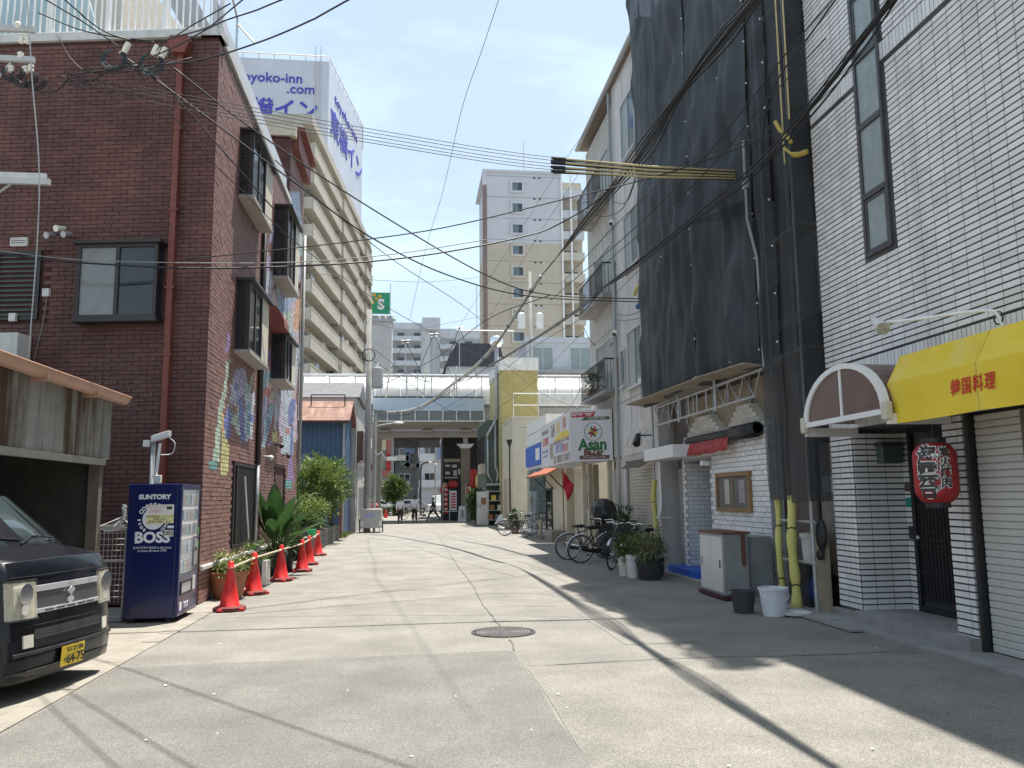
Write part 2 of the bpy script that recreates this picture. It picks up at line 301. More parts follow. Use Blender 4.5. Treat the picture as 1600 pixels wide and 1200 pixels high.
MURAL = [
 ((0.542,0.606,0.75), [(6.12,6.74),(6.83,6.2),(7.91,5.69),(8.63,5.83),(7.84,6.43),(6.74,6.9)]),
 ((0.672,0.592,0.672), [(7.25,7.36),(7.88,6.69),(8.64,6.0),(9.41,6.15),(8.87,6.93),(8.04,7.59)]),
 ((0.506,0.65,0.666), [(6.97,6.47),(6.55,5.82),(6.2,5.21),(6.81,5.32),(7.48,6.02),(7.58,6.62)]),
 ((0.628,0.644,0.74), [(7.68,9.54),(8.4,8.74),(9.15,7.9),(9.97,8.12),(9.65,9.15),(8.41,9.82)]),
 ((0.7,0.604,0.556), [(8.33,9.25),(8.77,8.41),(9.7,7.68),(10.56,7.9),(10.14,8.84),(9.3,9.59)]),
 ((0.552,0.536,0.696), [(7.22,8.52),(7.4,7.91),(8.05,7.42),(8.79,7.62),(8.7,8.3),(7.89,8.75)]),
 ((0.542,0.606,0.75), [(6.45,6.82),(6.77,6.67),(7.33,6.56),(8.02,6.72),(7.9,6.95),(7.16,7.01)]),
 ((0.672,0.592,0.672), [(8.54,7.37),(8.96,6.42),(9.69,5.49),(10.54,5.63),(10.31,6.71),(9.27,7.56)]),
 ((0.506,0.65,0.666), [(8.89,10.0),(8.93,9.1),(10.08,8.53),(10.97,8.8),(10.45,9.61),(9.74,10.32)]),
 ((0.628,0.644,0.74), [(8.11,5.56),(8.46,5.11),(9.21,4.7),(10.02,4.81),(9.88,5.34),(8.92,5.71)]),
 ((0.7,0.604,0.556), [(4.32,7.12),(4.61,6.55),(4.87,5.97),(5.4,6.1),(5.42,6.78),(4.92,7.3)]),
 ((0.552,0.536,0.696), [(4.66,5.92),(4.77,5.59),(5.31,5.34),(5.86,5.45),(5.77,5.81),(5.3,6.07)]),
 ((0.542,0.606,0.75), [(7.2,4.43),(7.73,3.69),(8.82,2.95),(9.59,3.0),(8.71,3.79),(8.05,4.55)]),
 ((0.672,0.592,0.672), [(8.47,4.94),(9.14,4.09),(9.84,3.19),(10.69,3.24),(10.42,4.23),(9.23,5.06)]),
 ((0.506,0.65,0.666), [(2.52,4.1),(2.74,3.73),(3.29,3.38),(3.72,3.43),(3.4,3.81),(2.98,4.17)]),
 ((0.628,0.644,0.74), [(1.9,3.82),(2.0,3.31),(2.41,2.81),(2.79,2.84),(2.62,3.37),(2.29,3.88)]),
 ((0.7,0.604,0.556), [(4.74,4.66),(5.28,4.17),(5.93,3.66),(6.51,3.72),(6.23,4.3),(5.33,4.76)]),
 ((0.552,0.536,0.696), [(6.09,4.28),(6.67,3.74),(7.5,3.19),(8.18,3.24),(7.9,3.87),(6.86,4.38)]),
 ((0.493,0.676,0.549), [(1.39,4.06),(1.18,3.5),(0.9,3.19),(0.77,2.81),(0.59,2.25),(1.05,2.27),(1.07,2.84),(1.3,3.23),(1.42,3.53),(1.62,4.09)]),
 ((0.13,0.393,0.377), [(0.41,2.24),(0.38,2.09),(0.94,2.1),(1.01,2.27)]),
 ((0.674,0.69,0.307), [(1.07,3.13),(1.14,2.84),(1.25,2.48),(1.22,2.05),(1.81,2.07),(1.84,2.52),(1.46,2.87),(1.31,3.15)]),
 ((0.716,0.437,0.261), [(1.14,3.08),(1.18,2.75),(1.33,2.76),(1.34,3.1)]),
 ((0.175,0.255,0.574), [(1.49,3.21),(1.34,2.95),(1.44,2.64),(1.77,2.66),(2.03,3.01),(2.02,3.27)]),
 ((0.462,0.446,0.686), [(2.36,4.05),(2.1,3.79),(1.9,3.51),(1.56,3.28),(2.14,3.34),(2.86,3.63),(3.04,3.93),(2.89,4.14)]),
 ((0.175,0.255,0.574), [(2.11,3.95),(2.08,3.73),(1.93,3.53),(2.2,3.57),(2.4,3.77),(2.48,4.01)]),
 ((0.59,0.678,0.773), [(1.68,3.66),(1.79,3.52),(1.58,3.32),(2.11,3.38),(2.24,3.57),(1.89,3.69)]),
 ((0.32,0.24,0.16), [(1.73,3.3),(1.76,3.14),(2.39,3.21),(2.37,3.37)]),
 ((0.493,0.676,0.549), [(1.98,3.13),(1.85,2.92),(2.91,3.01),(2.79,3.21)]),
 ((0.175,0.255,0.574), [(2.4,3.49),(2.57,3.14),(2.8,2.71),(3.2,2.74),(3.28,3.21),(2.78,3.54)]),
 ((0.59,0.678,0.773), [(3.11,3.7),(3.04,3.19),(3.25,2.77),(3.9,2.81),(3.97,3.28),(4.06,3.82)]),
 ((0.324,0.564,0.668), [(3.21,3.5),(3.22,3.12),(3.31,2.88),(3.68,2.9),(3.52,3.15),(3.58,3.54)]),
 ((0.175,0.255,0.574), [(3.45,3.31),(3.56,3.17),(4.05,3.22),(4.12,3.38)]),
 ((0.493,0.676,0.549), [(3.69,4.15),(3.47,3.9),(3.27,3.66),(3.47,3.68),(3.74,3.93),(3.9,4.18)]),
 ((0.616,0.225,0.201), [(5.14,4.7),(5.07,4.47),(6.11,4.63),(5.96,4.84)]),
 ((0.342,0.246,0.541), [(4.64,4.59),(4.64,4.38),(5.21,4.47),(5.35,4.71)]),
 ((0.324,0.564,0.668), [(4.57,4.3),(4.39,4.09),(4.5,3.88),(5.13,3.96),(5.57,4.26),(6.14,4.54)]),
 ((0.616,0.225,0.201), [(5.3,4.07),(4.43,3.82),(4.43,3.5),(4.55,3.24),(4.85,3.27),(5.19,3.58),(5.9,4.0),(6.6,4.24)]),
 ((0.462,0.446,0.686), [(5.11,3.86),(4.71,3.35),(4.52,2.83),(4.87,2.85),(5.49,3.42),(5.71,3.93)]),
 ((0.324,0.564,0.668), [(5.89,3.78),(5.36,3.36),(5.04,2.73),(5.35,2.74),(6.2,3.44),(6.54,3.85)]),
 ((0.175,0.255,0.574), [(5.77,3.45),(5.48,3.09),(5.74,3.11),(6.03,3.47)]),
 ((0.59,0.678,0.773), [(6.73,4.42),(6.65,3.86),(6.57,3.27),(6.85,3.29),(6.98,3.9),(7.02,4.46)]),
 ((0.674,0.69,0.307), [(6.35,3.18),(6.36,2.95),(7.04,3.0),(7.11,3.24)]),
 ((0.342,0.246,0.541), [(5.75,2.91),(5.7,2.79),(6.18,2.82),(6.54,2.97)]),
 ((0.59,0.678,0.773), [(9.3,5.36),(8.71,4.66),(8.29,4.08),(8.32,3.69),(9.77,3.83),(10.07,4.28),(10.23,4.87),(10.55,5.57)]),
 ((0.175,0.255,0.574), [(9.13,4.29),(8.66,3.89),(8.82,3.57),(9.69,3.65),(9.94,4.02),(10.13,4.41)]),
 ((0.716,0.437,0.261), [(9.62,4.76),(9.53,4.34),(9.91,4.38),(10.01,4.81)]),
 ((0.506,0.673,0.785), [(8.4,3.48),(7.88,3.11),(7.68,2.75),(9.85,2.86),(9.88,3.25),(9.76,3.59)]),
 ((0.175,0.255,0.574), [(9.2,3.55),(9.26,2.83),(9.73,2.86),(9.78,3.59)]),
 ((0.616,0.225,0.201), [(8.42,3.45),(8.36,3.28),(9.09,3.34),(9.16,3.51)]),
 ((0.59,0.678,0.773), [(8.08,4.44),(8.18,3.9),(8.56,3.94),(8.41,4.48)]),
 ((0.342,0.246,0.541), [(9.15,2.8),(8.88,2.09),(10.17,2.11),(9.62,2.82)]),
 ((0.13,0.393,0.377), [(8.46,2.08),(8.5,1.86),(9.85,1.87),(9.81,2.11)]),
 ((0.59,0.678,0.773), [(5.21,6.74),(4.79,6.38),(4.79,6.19),(5.6,6.4),(6.17,6.74),(6.94,7.21)]),
 ((0.462,0.446,0.686), [(5.07,7.05),(4.87,6.62),(5.37,6.75),(5.5,7.18)]),
 ((0.612,0.533,0.573), [(5.11,6.27),(5.3,6.05),(5.99,6.04),(6.73,6.21),(6.58,6.35),(6.2,6.55)]),
 ((0.367,0.511,0.735), [(6.75,6.63),(6.61,6.3),(6.58,5.95),(7.26,5.65),(9.4,6.07),(8.57,6.38),(8.61,6.77),(10.56,7.58)]),
 ((0.493,0.676,0.549), [(7.49,6.33),(7.64,5.75),(8.94,6.01),(8.89,6.64)]),
 ((0.716,0.437,0.261), [(9.71,7.17),(9.24,6.52),(9.3,6.21),(10.19,6.39),(10.63,6.83),(10.65,7.39)]),
 ((0.59,0.678,0.773), [(9.15,8.02),(8.62,7.48),(8.07,7.02),(9.79,7.45),(10.44,7.97),(10.67,8.45)]),
 ((0.589,0.645,0.788), [(9.98,5.94),(9.32,5.37),(10.72,5.6),(11.06,6.14)]),
 ((0.342,0.246,0.541), [(1.27,4.5),(1.25,4.2),(1.61,4.26),(1.49,4.54)]),
 ((0.616,0.225,0.201), [(4.95,5.04),(5.01,4.81),(5.43,4.89),(5.53,5.15)]),
 ((0.342,0.246,0.541), [(5.26,4.96),(5.09,4.46),(5.59,4.53),(6.02,5.1)]),
 ((0.324,0.564,0.668), [(4.97,4.39),(4.91,4.17),(5.87,4.3),(6.36,4.6)]),
 ((0.462,0.446,0.686), [(2.08,3.99),(1.94,3.73),(2.89,3.87),(2.76,4.1)]),
 ((0.462,0.446,0.686), [(2.67,3.99),(2.72,3.84),(3.16,3.9),(3.05,4.05)]),
 ((0.461,0.621,0.797), [(8.44,9.84),(7.75,9.13),(8.24,8.73),(10.38,9.43),(10.04,9.95),(9.76,10.34)]),
 ((0.462,0.446,0.686), [(5.4,7.85),(5.16,7.41),(5.76,7.6),(5.86,8.0)]),
]
WIRES = [
 ('cable',0.006,'thin service wire crossing the street from the left pole,topmost of five',[(-5.26,12.6,8.05),(-3.03,12.6,7.72),(-0.49,12.6,7.34),(2.22,12.6,7.01),(5.5,12.4,6.79)],'five parallel wires across the street'),
 ('cable',0.006,'thin service wire crossing the street from the left pole,second of five',[(-5.25,12.6,8.01),(-3.03,12.6,7.66),(-0.48,12.6,7.28),(2.22,12.6,6.96),(5.5,12.4,6.76)],'five parallel wires across the street'),
 ('cable',0.006,'thin service wire crossing the street from the left pole,middle of five',[(-5.25,12.6,7.96),(-3.03,12.6,7.6),(-0.48,12.6,7.22),(2.21,12.6,6.9),(5.5,12.4,6.73)],'five parallel wires across the street'),
 ('cable',0.006,'thin service wire crossing the street from the left pole,fourth of five',[(-5.25,12.6,7.92),(-3.03,12.6,7.55),(-0.48,12.6,7.16),(2.21,12.6,6.85),(5.5,12.4,6.69)],'five parallel wires across the street'),
 ('cable',0.006,'thin service wire crossing the street from the left pole,lowest of five',[(-5.25,12.6,7.88),(-3.03,12.6,7.49),(-0.48,12.6,7.11),(2.21,12.6,6.8),(5.5,12.4,6.66)],'five parallel wires across the street'),
 ('cable',0.014,'black cable from the left pole sagging down to the grey building',[(-4.49,12.6,8.41),(-3.27,13.2,7.68),(-2.05,14.0,6.99),(-0.85,15.0,6.4),(0.68,16.5,6.09),(2.6,18.0,6.05),(5.6,19.6,6.35)],''),
 ('cable',0.013,'black cable just above the other,ending in a yellow sleeve on the grey building',[(-3.72,12.6,8.24),(-2.6,13.4,7.61),(-0.86,15.0,6.96),(1.51,17.0,6.24),(3.14,18.6,6.24),(5.6,19.6,6.43)],''),
 ('cable_grey',0.008,'pale grey messenger wire running level from the left wall across the street',[(-6.22,13.0,5.37),(-5.02,13.0,5.26),(-3.18,13.2,5.31),(-1.8,13.6,5.48),(-0.3,14.2,5.83),(1.34,15.0,6.38)],''),
 ('cable',0.015,'black lashed cable below the pale messenger wire',[(-6.21,13.0,5.33),(-5.29,13.0,5.23),(-3.47,13.2,5.22),(-1.8,13.6,5.41),(-0.52,14.2,5.71),(0.61,14.8,6.07),(1.87,15.4,6.53),(2.82,15.8,6.97),(3.81,15.0,7.52),(4.3,12.5,8.11),(4.71,10.0,8.34)],''),
 ('cable',0.01,'single black wire rising from the brick wall to the yellow saddle',[(-3.62,13.4,5.42),(-2.34,13.4,5.59),(-0.91,13.4,5.8),(0.55,13.3,6.04),(2.43,13.0,6.46),(4.11,12.4,6.76),(5.5,11.3,7.0)],''),
 ('cable',0.0135,'black cable in the thick bundle hanging from the top right,strand one',[(3.51,0.65,6.0),(3.62,7.6,6.83),(3.64,8.9,6.99),(3.66,10.6,7.14),(3.7,12.4,7.18),(3.71,14.6,7.34),(3.77,17.5,7.67),(3.73,21.0,7.86),(3.53,22.5,7.74)],'black cables in the thick upper bundle'),
 ('cable',0.0135,'black cable in the thick bundle hanging from the top right,strand two',[(3.44,0.68,5.83),(3.65,7.6,6.84),(3.69,8.9,7.02),(3.68,10.6,7.15),(3.77,12.4,7.23),(3.75,14.6,7.37),(3.81,17.5,7.7),(3.73,21.0,7.86),(3.53,22.5,7.74)],'black cables in the thick upper bundle'),
 ('cable',0.0135,'black cable in the thick bundle hanging from the top right,strand three',[(3.57,0.63,6.22),(3.58,7.6,6.83),(3.59,8.9,6.94),(3.64,10.6,7.12),(3.63,12.4,7.11),(3.67,14.6,7.3),(3.74,17.5,7.63),(3.73,21.0,7.86),(3.53,22.5,7.74)],'black cables in the thick upper bundle'),
 ('cable',0.0135,'black cable in the thick bundle hanging from the top right,strand four',[(3.42,0.63,6.26),(3.68,7.6,6.84),(3.73,8.9,6.94),(3.7,10.6,7.12),(3.82,12.4,7.1),(3.78,14.6,7.29),(3.84,17.5,7.62),(3.73,21.0,7.86),(3.53,22.5,7.74)],'black cables in the thick upper bundle'),
 ('cable',0.0135,'black cable in the thick bundle hanging from the top right,strand five',[(3.59,0.68,5.79),(3.56,7.6,6.83),(3.56,8.9,7.02),(3.64,10.6,7.16),(3.59,12.4,7.24),(3.65,14.6,7.37),(3.72,17.5,7.7),(3.73,21.0,7.86),(3.53,22.5,7.74)],'black cables in the thick upper bundle'),
 ('cable',0.0135,'black cable in the thick bundle hanging from the top right,strand six',[(3.48,0.63,6.22),(3.64,7.6,6.83),(3.67,8.9,6.95),(3.67,10.6,7.12),(3.74,12.4,7.11),(3.73,14.6,7.3),(3.79,17.5,7.63),(3.73,21.0,7.86),(3.53,22.5,7.74)],'black cables in the thick upper bundle'),
 ('cable',0.0135,'black cable in the thick bundle hanging from the top right,strand seven',[(3.53,0.69,5.75),(3.6,7.6,6.83),(3.61,8.9,7.04),(3.65,10.6,7.16),(3.66,12.4,7.25),(3.69,14.6,7.38),(3.75,17.5,7.71),(3.73,21.0,7.86),(3.53,22.5,7.74)],'black cables in the thick upper bundle'),
 ('sleeve',0.055,'long whitish protective tube on the cable sagging toward the arcade',[(3.53,22.5,7.74),(3.17,24.0,7.24),(2.7,27.0,6.63),(2.12,30.0,6.25),(1.36,33.0,5.96),(0.6,36.0,5.68),(-0.18,38.5,5.63),(-1.28,41.0,5.77)],''),
 ('cable',0.012,'cable continuing along the whitish tube to the far left pole',[(3.53,22.5,7.74),(3.12,24.0,7.12),(2.59,27.0,6.47),(2.01,30.0,6.06),(1.11,33.0,5.67),(-0.18,38.0,5.4),(-2.12,41.0,5.61)],''),
 ('cable',0.014,'black cable in the lower bundle passing the tiled wall,strand one',[(4.19,0.66,7.11),(5.11,7.6,6.93),(5.24,8.6,6.91),(5.13,9.6,6.62),(4.91,10.3,6.31),(4.79,11.5,6.2),(4.65,13.8,6.26),(4.57,16.8,6.39),(4.51,20.0,6.66)],'black cables in the lower bundle'),
 ('cable',0.014,'black cable in the lower bundle passing the tiled wall,strand two',[(4.18,0.67,6.83),(5.15,7.6,6.93),(5.29,8.6,6.95),(5.19,9.6,6.66),(4.94,10.3,6.35),(4.83,11.5,6.25),(4.67,13.8,6.29),(4.59,16.8,6.43),(4.51,20.0,6.66)],'black cables in the lower bundle'),
 ('cable',0.014,'black cable in the lower bundle passing the tiled wall,strand three',[(4.19,0.67,7.33),(5.07,7.6,6.93),(5.19,8.6,6.87),(5.08,9.6,6.58),(4.88,10.3,6.27),(4.76,11.5,6.16),(4.62,13.8,6.23),(4.54,16.8,6.36),(4.51,20.0,6.66)],'black cables in the lower bundle'),
 ('cable',0.014,'black cable in the lower bundle passing the tiled wall,strand four',[(4.22,0.68,7.34),(5.17,7.6,6.94),(5.31,8.6,6.88),(5.21,9.6,6.59),(4.95,10.3,6.27),(4.84,11.5,6.16),(4.68,13.8,6.23),(4.61,16.8,6.36),(4.51,20.0,6.66)],'black cables in the lower bundle'),
 ('cable',0.014,'black cable in the lower bundle passing the tiled wall,strand five',[(4.16,0.66,6.77),(5.09,7.6,6.93),(5.22,8.6,6.95),(5.11,9.6,6.67),(4.9,10.3,6.36),(4.78,11.5,6.26),(4.64,13.8,6.29),(4.56,16.8,6.43),(4.51,20.0,6.66)],'black cables in the lower bundle'),
 ('sleeve_dark',0.05,'dark grey protective tube over the lower cable bundle',[(4.51,20.0,6.59),(4.42,22.5,6.69),(4.16,26.0,6.83),(3.77,29.5,6.94),(3.03,33.0,6.85)],''),
 ('cable',0.014,'black cable leaving the dark tube toward the arcade',[(3.03,33.0,6.85),(2.32,36.0,6.67),(1.31,39.0,6.32),(-0.19,41.0,5.86),(-2.12,41.0,5.92)],''),
 ('cable',0.01,'thin cable along the netting above the lower bundle',[(5.52,1.93,7.99),(5.05,8.9,7.57),(4.98,9.9,7.51),(4.8,10.9,7.23),(4.61,12.0,6.97),(4.43,13.8,6.84),(4.41,17.5,7.1),(4.12,20.0,7.11),(3.88,23.0,7.17)],''),
 ('cable',0.008,'second thin cable along the netting',[(5.1,9.2,7.25),(4.95,10.6,7.13),(4.71,12.0,6.81),(4.43,13.8,6.6),(4.4,17.5,6.88),(4.13,20.5,6.91)],''),
 ('cable',0.008,'cable dropping along the netting to the grey building balconies',[(5.11,10.3,6.53),(4.5,11.2,6.65),(4.18,12.3,6.79),(4.11,15.0,7.02),(4.09,18.0,7.24),(3.89,21.0,7.2)],''),
 ('cable',0.007,'thin wire rising steeply over the middle of the sky',[(2.59,9.07,12.59),(1.76,16.0,12.01),(1.52,18.0,11.84),(1.18,20.0,11.39),(0.87,25.0,11.07),(0.41,30.0,10.72),(-0.2,38.0,9.77)],''),
 ('cable',0.007,'thin straight guy wire from the grey roof down to the arcade',[(5.29,22.0,12.56),(5.08,27.0,13.0),(4.12,34.0,12.31),(2.72,42.0,11.01),(1.67,50.0,10.0)],''),
 ('cable',0.007,'second thin wire crossing the beige tower',[(5.01,24.0,11.44),(4.61,30.0,11.32),(3.86,37.0,10.51),(3.36,44.0,9.71),(2.84,50.0,9.22)],''),
 ('cable',0.012,'black wire sweeping from the top centre down to the left pole',[(3.34,3.92,6.56),(-0.75,9.5,7.62),(-1.41,10.4,7.8),(-2.25,11.4,8.03),(-3.24,12.2,8.16),(-4.19,12.6,8.24),(-5.03,12.6,8.14)],''),
 ('cable',0.01,'black wire from the top edge down past the brick corner',[(1.79,3.27,4.84),(-1.43,9.0,7.26),(-1.99,10.0,7.68),(-2.69,11.0,8.06),(-3.56,12.0,8.23),(-4.47,12.6,8.2),(-5.26,12.6,8.04)],''),
 ('cable',0.01,'black wire near the roof corner reaching the left insulators',[(1.13,3.83,5.95),(-2.07,9.8,7.73),(-2.6,10.8,8.03),(-2.96,11.4,8.21),(-3.65,12.0,8.35),(-3.97,12.6,8.51)],''),
 ('cable',0.01,'wire from the top left to the middle insulator',[(-7.34,4.46,7.49),(-4.98,11.0,8.31),(-4.76,11.6,8.39),(-4.68,12.6,8.64),(-4.54,12.6,8.54)],''),
 ('cable',0.01,'wire from the top left to the right insulators',[(-5.4,4.12,7.25),(-4.73,11.0,8.33),(-4.68,11.6,8.42),(-4.59,12.2,8.54),(-4.36,12.6,8.66),(-4.02,12.6,8.64)],''),
 ('cable',0.008,'slack service drop looping to the brick corner downpipe',[(-5.43,12.6,8.67),(-5.23,12.6,8.32),(-4.94,12.6,8.1),(-4.38,12.6,8.13),(-3.61,13.2,8.74)],''),
 ('steelwire',0.008,'pale vertical guy wire at the far left of the photo',[(-6.28,11.6,15.61),(-5.44,11.6,8.66),(-5.3,11.6,7.47),(-5.1,11.6,5.81),(-5.09,11.6,3.5)],''),
 ('cable',0.008,'thin wire from the insulators down along the mural wall',[(-4.34,12.6,8.26),(-3.89,13.0,7.75),(-3.32,13.5,7.13),(-2.93,14.2,6.86),(-2.58,15.0,6.63),(-2.19,16.0,6.47),(-1.5,19.0,6.57),(-0.13,24.0,6.76),(2.91,33.0,7.16),(6.36,40.0,7.41)],''),
 ('cable',0.012,'far horizontal wire behind the arcade,upper of two',[(-5.56,42.0,13.04),(-2.34,45.0,13.5),(1.28,50.0,14.78),(5.8,60.0,17.99)],''),
 ('cable',0.012,'far horizontal wire behind the arcade,lower of two',[(-2.2,41.0,10.23),(-0.27,50.0,11.76),(2.48,60.0,14.31),(6.36,66.0,16.42)],''),
 ('cable',0.012,'wire from the far left pole rising right to the duct',[(-2.19,41.0,9.1),(-0.21,43.0,7.97),(1.85,45.0,7.75),(4.84,48.5,9.2)],''),
 ('cable',0.012,'wire from the far left pole falling right toward the green shop',[(-2.18,41.0,8.46),(-0.22,44.0,7.61),(1.94,47.0,6.56),(4.48,49.0,5.82)],''),
 ('cable',0.01,'cross wire in front of the yellow building',[(4.58,46.0,7.9),(6.13,43.0,6.15),(6.9,38.0,4.78),(6.65,33.0,4.26)],''),
 ('cable',0.01,'second cross wire in front of the yellow building',[(4.77,46.0,9.36),(6.48,43.0,7.16),(6.67,33.0,5.09)],''),
 ('cable',0.01,'slack wire between the duct and the grey balcony',[(4.66,47.0,5.83),(5.69,40.0,4.95),(5.82,32.0,4.78),(5.62,27.0,5.31)],''),
 ('cable',0.01,'wire from the far left pole down to the grey house',[(-2.17,41.0,7.19),(-2.81,43.0,6.13),(-3.33,45.0,5.66)],''),
 ('cable',0.01,'loose cable loop on the grey building wall',[(5.46,26.0,7.02),(5.61,25.5,6.44),(5.9,25.0,6.15),(5.53,22.4,5.86)],''),
 ('cable',0.008,'slim cable from the grey building into the netting,upper',[(5.53,22.0,6.56),(5.4,20.0,6.11),(5.41,18.6,5.96)],''),
 ('cable',0.008,'slim cable from the grey building into the netting,lower',[(5.52,22.0,6.41),(5.4,20.0,5.98),(5.41,18.6,5.77)],''),
 ('cable',0.012,'cable from the sleeve joint across to the left pole',[(3.14,18.6,6.24),(2.12,24.0,6.79),(0.82,32.0,6.98),(-1.42,40.0,7.05),(-2.16,41.0,6.87)],''),
 ('cable',0.01,'black wire crossing above the arcade roof from the left',[(-2.15,41.0,5.92),(-0.87,44.0,5.73),(1.21,47.0,6.2),(4.11,49.0,7.73)],''),
 ('cable',0.012,'faint high wire over the hotel tower side',[(-2.72,16.0,8.2),(-1.99,20.0,8.59),(-0.56,26.0,9.06),(1.94,34.0,9.62),(4.41,44.0,10.42)],''),
 ('cable',0.012,'twisted cable hugging the netting down to the service mast',[(7.32,3.18,11.14),(5.28,9.0,7.82),(5.07,9.6,7.48),(5.01,10.4,7.32),(5.08,11.0,7.09),(5.21,11.5,6.52)],''),
 ('cable',0.01,'slack cable from the upper bundle to the grey balcony',[(4.11,14.0,7.81),(4.54,16.5,7.98),(4.68,18.0,8.09),(4.73,20.0,8.66),(4.8,22.5,9.68)],''),
 ('cable',0.01,'second slack cable from the upper bundle to the grey balcony',[(4.05,14.0,7.75),(4.47,16.0,7.93),(4.79,18.0,8.28),(4.94,20.5,9.3),(4.78,23.0,10.09)],''),
 ('cable',0.012,'black wire from the left insulators across the brick front',[(-4.48,12.6,8.31),(-4.06,12.8,8.19),(-3.57,13.2,7.75),(-3.03,13.6,7.19),(-2.42,14.4,6.61)],''),
 ('cable',0.01,'thin wire along the top of the brick front',[(-5.73,12.6,9.02),(-5.07,12.6,8.77),(-4.4,12.6,8.68),(-3.84,12.6,8.69),(-3.3,12.0,8.6),(-2.53,11.0,8.37)],''),
 ('cable',0.01,'sagging wire between the two insulator clusters',[(-5.39,12.6,8.02),(-4.97,12.6,7.94),(-4.52,12.6,8.2),(-4.1,12.6,8.17),(-3.87,12.6,8.34)],''),
 ('cable',0.012,'cable looping under the left crossarm',[(-6.03,12.6,7.97),(-5.74,12.6,7.78),(-5.42,12.6,7.77),(-5.25,12.6,7.95)],''),
 ('cable',0.01,'wire rising from the arcade to the grey wall',[(1.47,44.0,6.24),(3.51,40.0,7.08),(4.74,33.0,7.57),(5.52,27.0,7.49)],''),
 ('cable',0.01,'wire from the far pole over the arcade fascia',[(-2.15,41.0,5.45),(-0.21,45.0,5.38),(1.98,48.0,5.92),(4.49,49.0,6.78)],''),
 ('cable',0.01,'second wire from the duct past the yellow wall',[(4.67,47.0,6.57),(6.0,42.0,7.36),(6.32,33.0,7.72),(5.45,26.0,6.85)],''),
]
TUBES = [[(2.21,12.6,7.0),(5.34,12.4,6.81)],[(2.2,12.6,6.93),(5.34,12.4,6.76)],[(2.2,12.6,6.85),(5.34,12.4,6.72)],[(2.2,12.6,6.78),(5.34,12.4,6.68)]]
# ================================================================= GROUND
struct(MB().quad((-900, -300, -.03), (900, -300, -.03), (900, 1500, -.03), (-900, 1500, -.03)), 'ground', 'ground')
def sheet(x0, x1, y0, y1, z, name, mt, nx=1, ny=1):
    return struct(MB().quad((x0, y0, z), (x1, y0, z), (x1, y1, z), (x0, y1, z)), name, mt)
sheet(-2.86, 5.2, -12, 140, 0.0, 'road', 'asphalt')
def patch(poly, z, name, mt): return struct(MB().add([(x, y, z) for x, y in poly], [tuple(range(len(poly)))]), name, mt)
def wig(x0, y0, x1, y1, n, amp):
    return [(x0 + (x1 - x0) * i / n + rnd.uniform(-amp, amp), y0 + (y1 - y0) * i / n + rnd.uniform(-amp, amp) * .3) for i in range(n + 1)]
patch([(-2.855, -12)] + wig(1.03, -12, 1.06, 8.95, 40, .012) + wig(1.06, 9.0, -2.855, 8.75, 14, .02), .004, 'road_patch', 'asphalt_dark')
patch(wig(1.075, 8.1, 1.05, -12, 40, .012) + [(5.19, -12)] + wig(5.19, 8.05, 1.09, 8.15, 14, .02), .004, 'road_patch', 'asphalt_right')
patch(wig(2.3, 9.1, 2.25, 11.6, 6, .01) + wig(3.1, 11.55, 3.15, 9.15, 6, .01), .004, 'road_patch', 'asphalt')
patch(wig(-.2, 17.0, -.15, 22.0, 8, .01) + wig(.7, 21.9, .65, 17.05, 8, .01), .004, 'road_patch', 'asphalt_right')
mb = MB()
for pts, wd in (([(1.07, 9.0), (1.10, 10.2), (1.05, 13), (1.09, 16), (1.05, 21), (1.08, 30), (1.03, 45)], .008), ([(1.1, 8.15), (2.6, 8.28), (4.2, 8.2), (5.1, 8.3)], .010),
                ([(-2.8, 15.1), (-.8, 15.0), (1.0, 15.2)], .009), ([(1.1, 19.0), (3, 19.3), (5.1, 19.1)], .008), ([(-2.8, 24.2), (.6, 24.6), (5.1, 24.3)], .008), ([(1.1, 12.6), (2.6, 12.4), (5.0, 12.7)], .008)):
    q = curve_pts([(x, y, 0) for x, y in pts], 8); v = []
    for i, p in enumerate(q):
        d = (q[min(i + 1, len(q) - 1)] - q[max(i - 1, 0)]).normalized(); nn = V((-d.y, d.x, 0)); j = rnd.uniform(-.012, .012); e = wd * rnd.uniform(.6, 1.4)
        v += [(p + nn * (j + e)), (p + nn * (j - e))]
    k = [(x.x, x.y, .008) for x in v]
    mb.add(k, [(2 * i, 2 * i + 1, 2 * i + 3, 2 * i + 2) for i in range(len(q) - 1)])
mb.build('road_crack', mat('tar', (.11, .105, .095), (.17, .16, .14), .9, 2), kind='structure')
mb = MB()
for k in range(46):
    x, y = rnd.uniform(-2.6, 5.0), 5 + 22 * rnd.random() ** 1.6; r_ = rnd.uniform(.008, .022); a = rnd.uniform(0, 6)
    mb.add([(x + r_ * math.cos(a + i * 1.57) * (1 if i % 2 else .6), y + r_ * math.sin(a + i * 1.57), .0125 + .004 * (i % 2)) for i in range(4)], [(0, 1, 2, 3)])
mb.build('road_litter', 'white', kind='stuff')
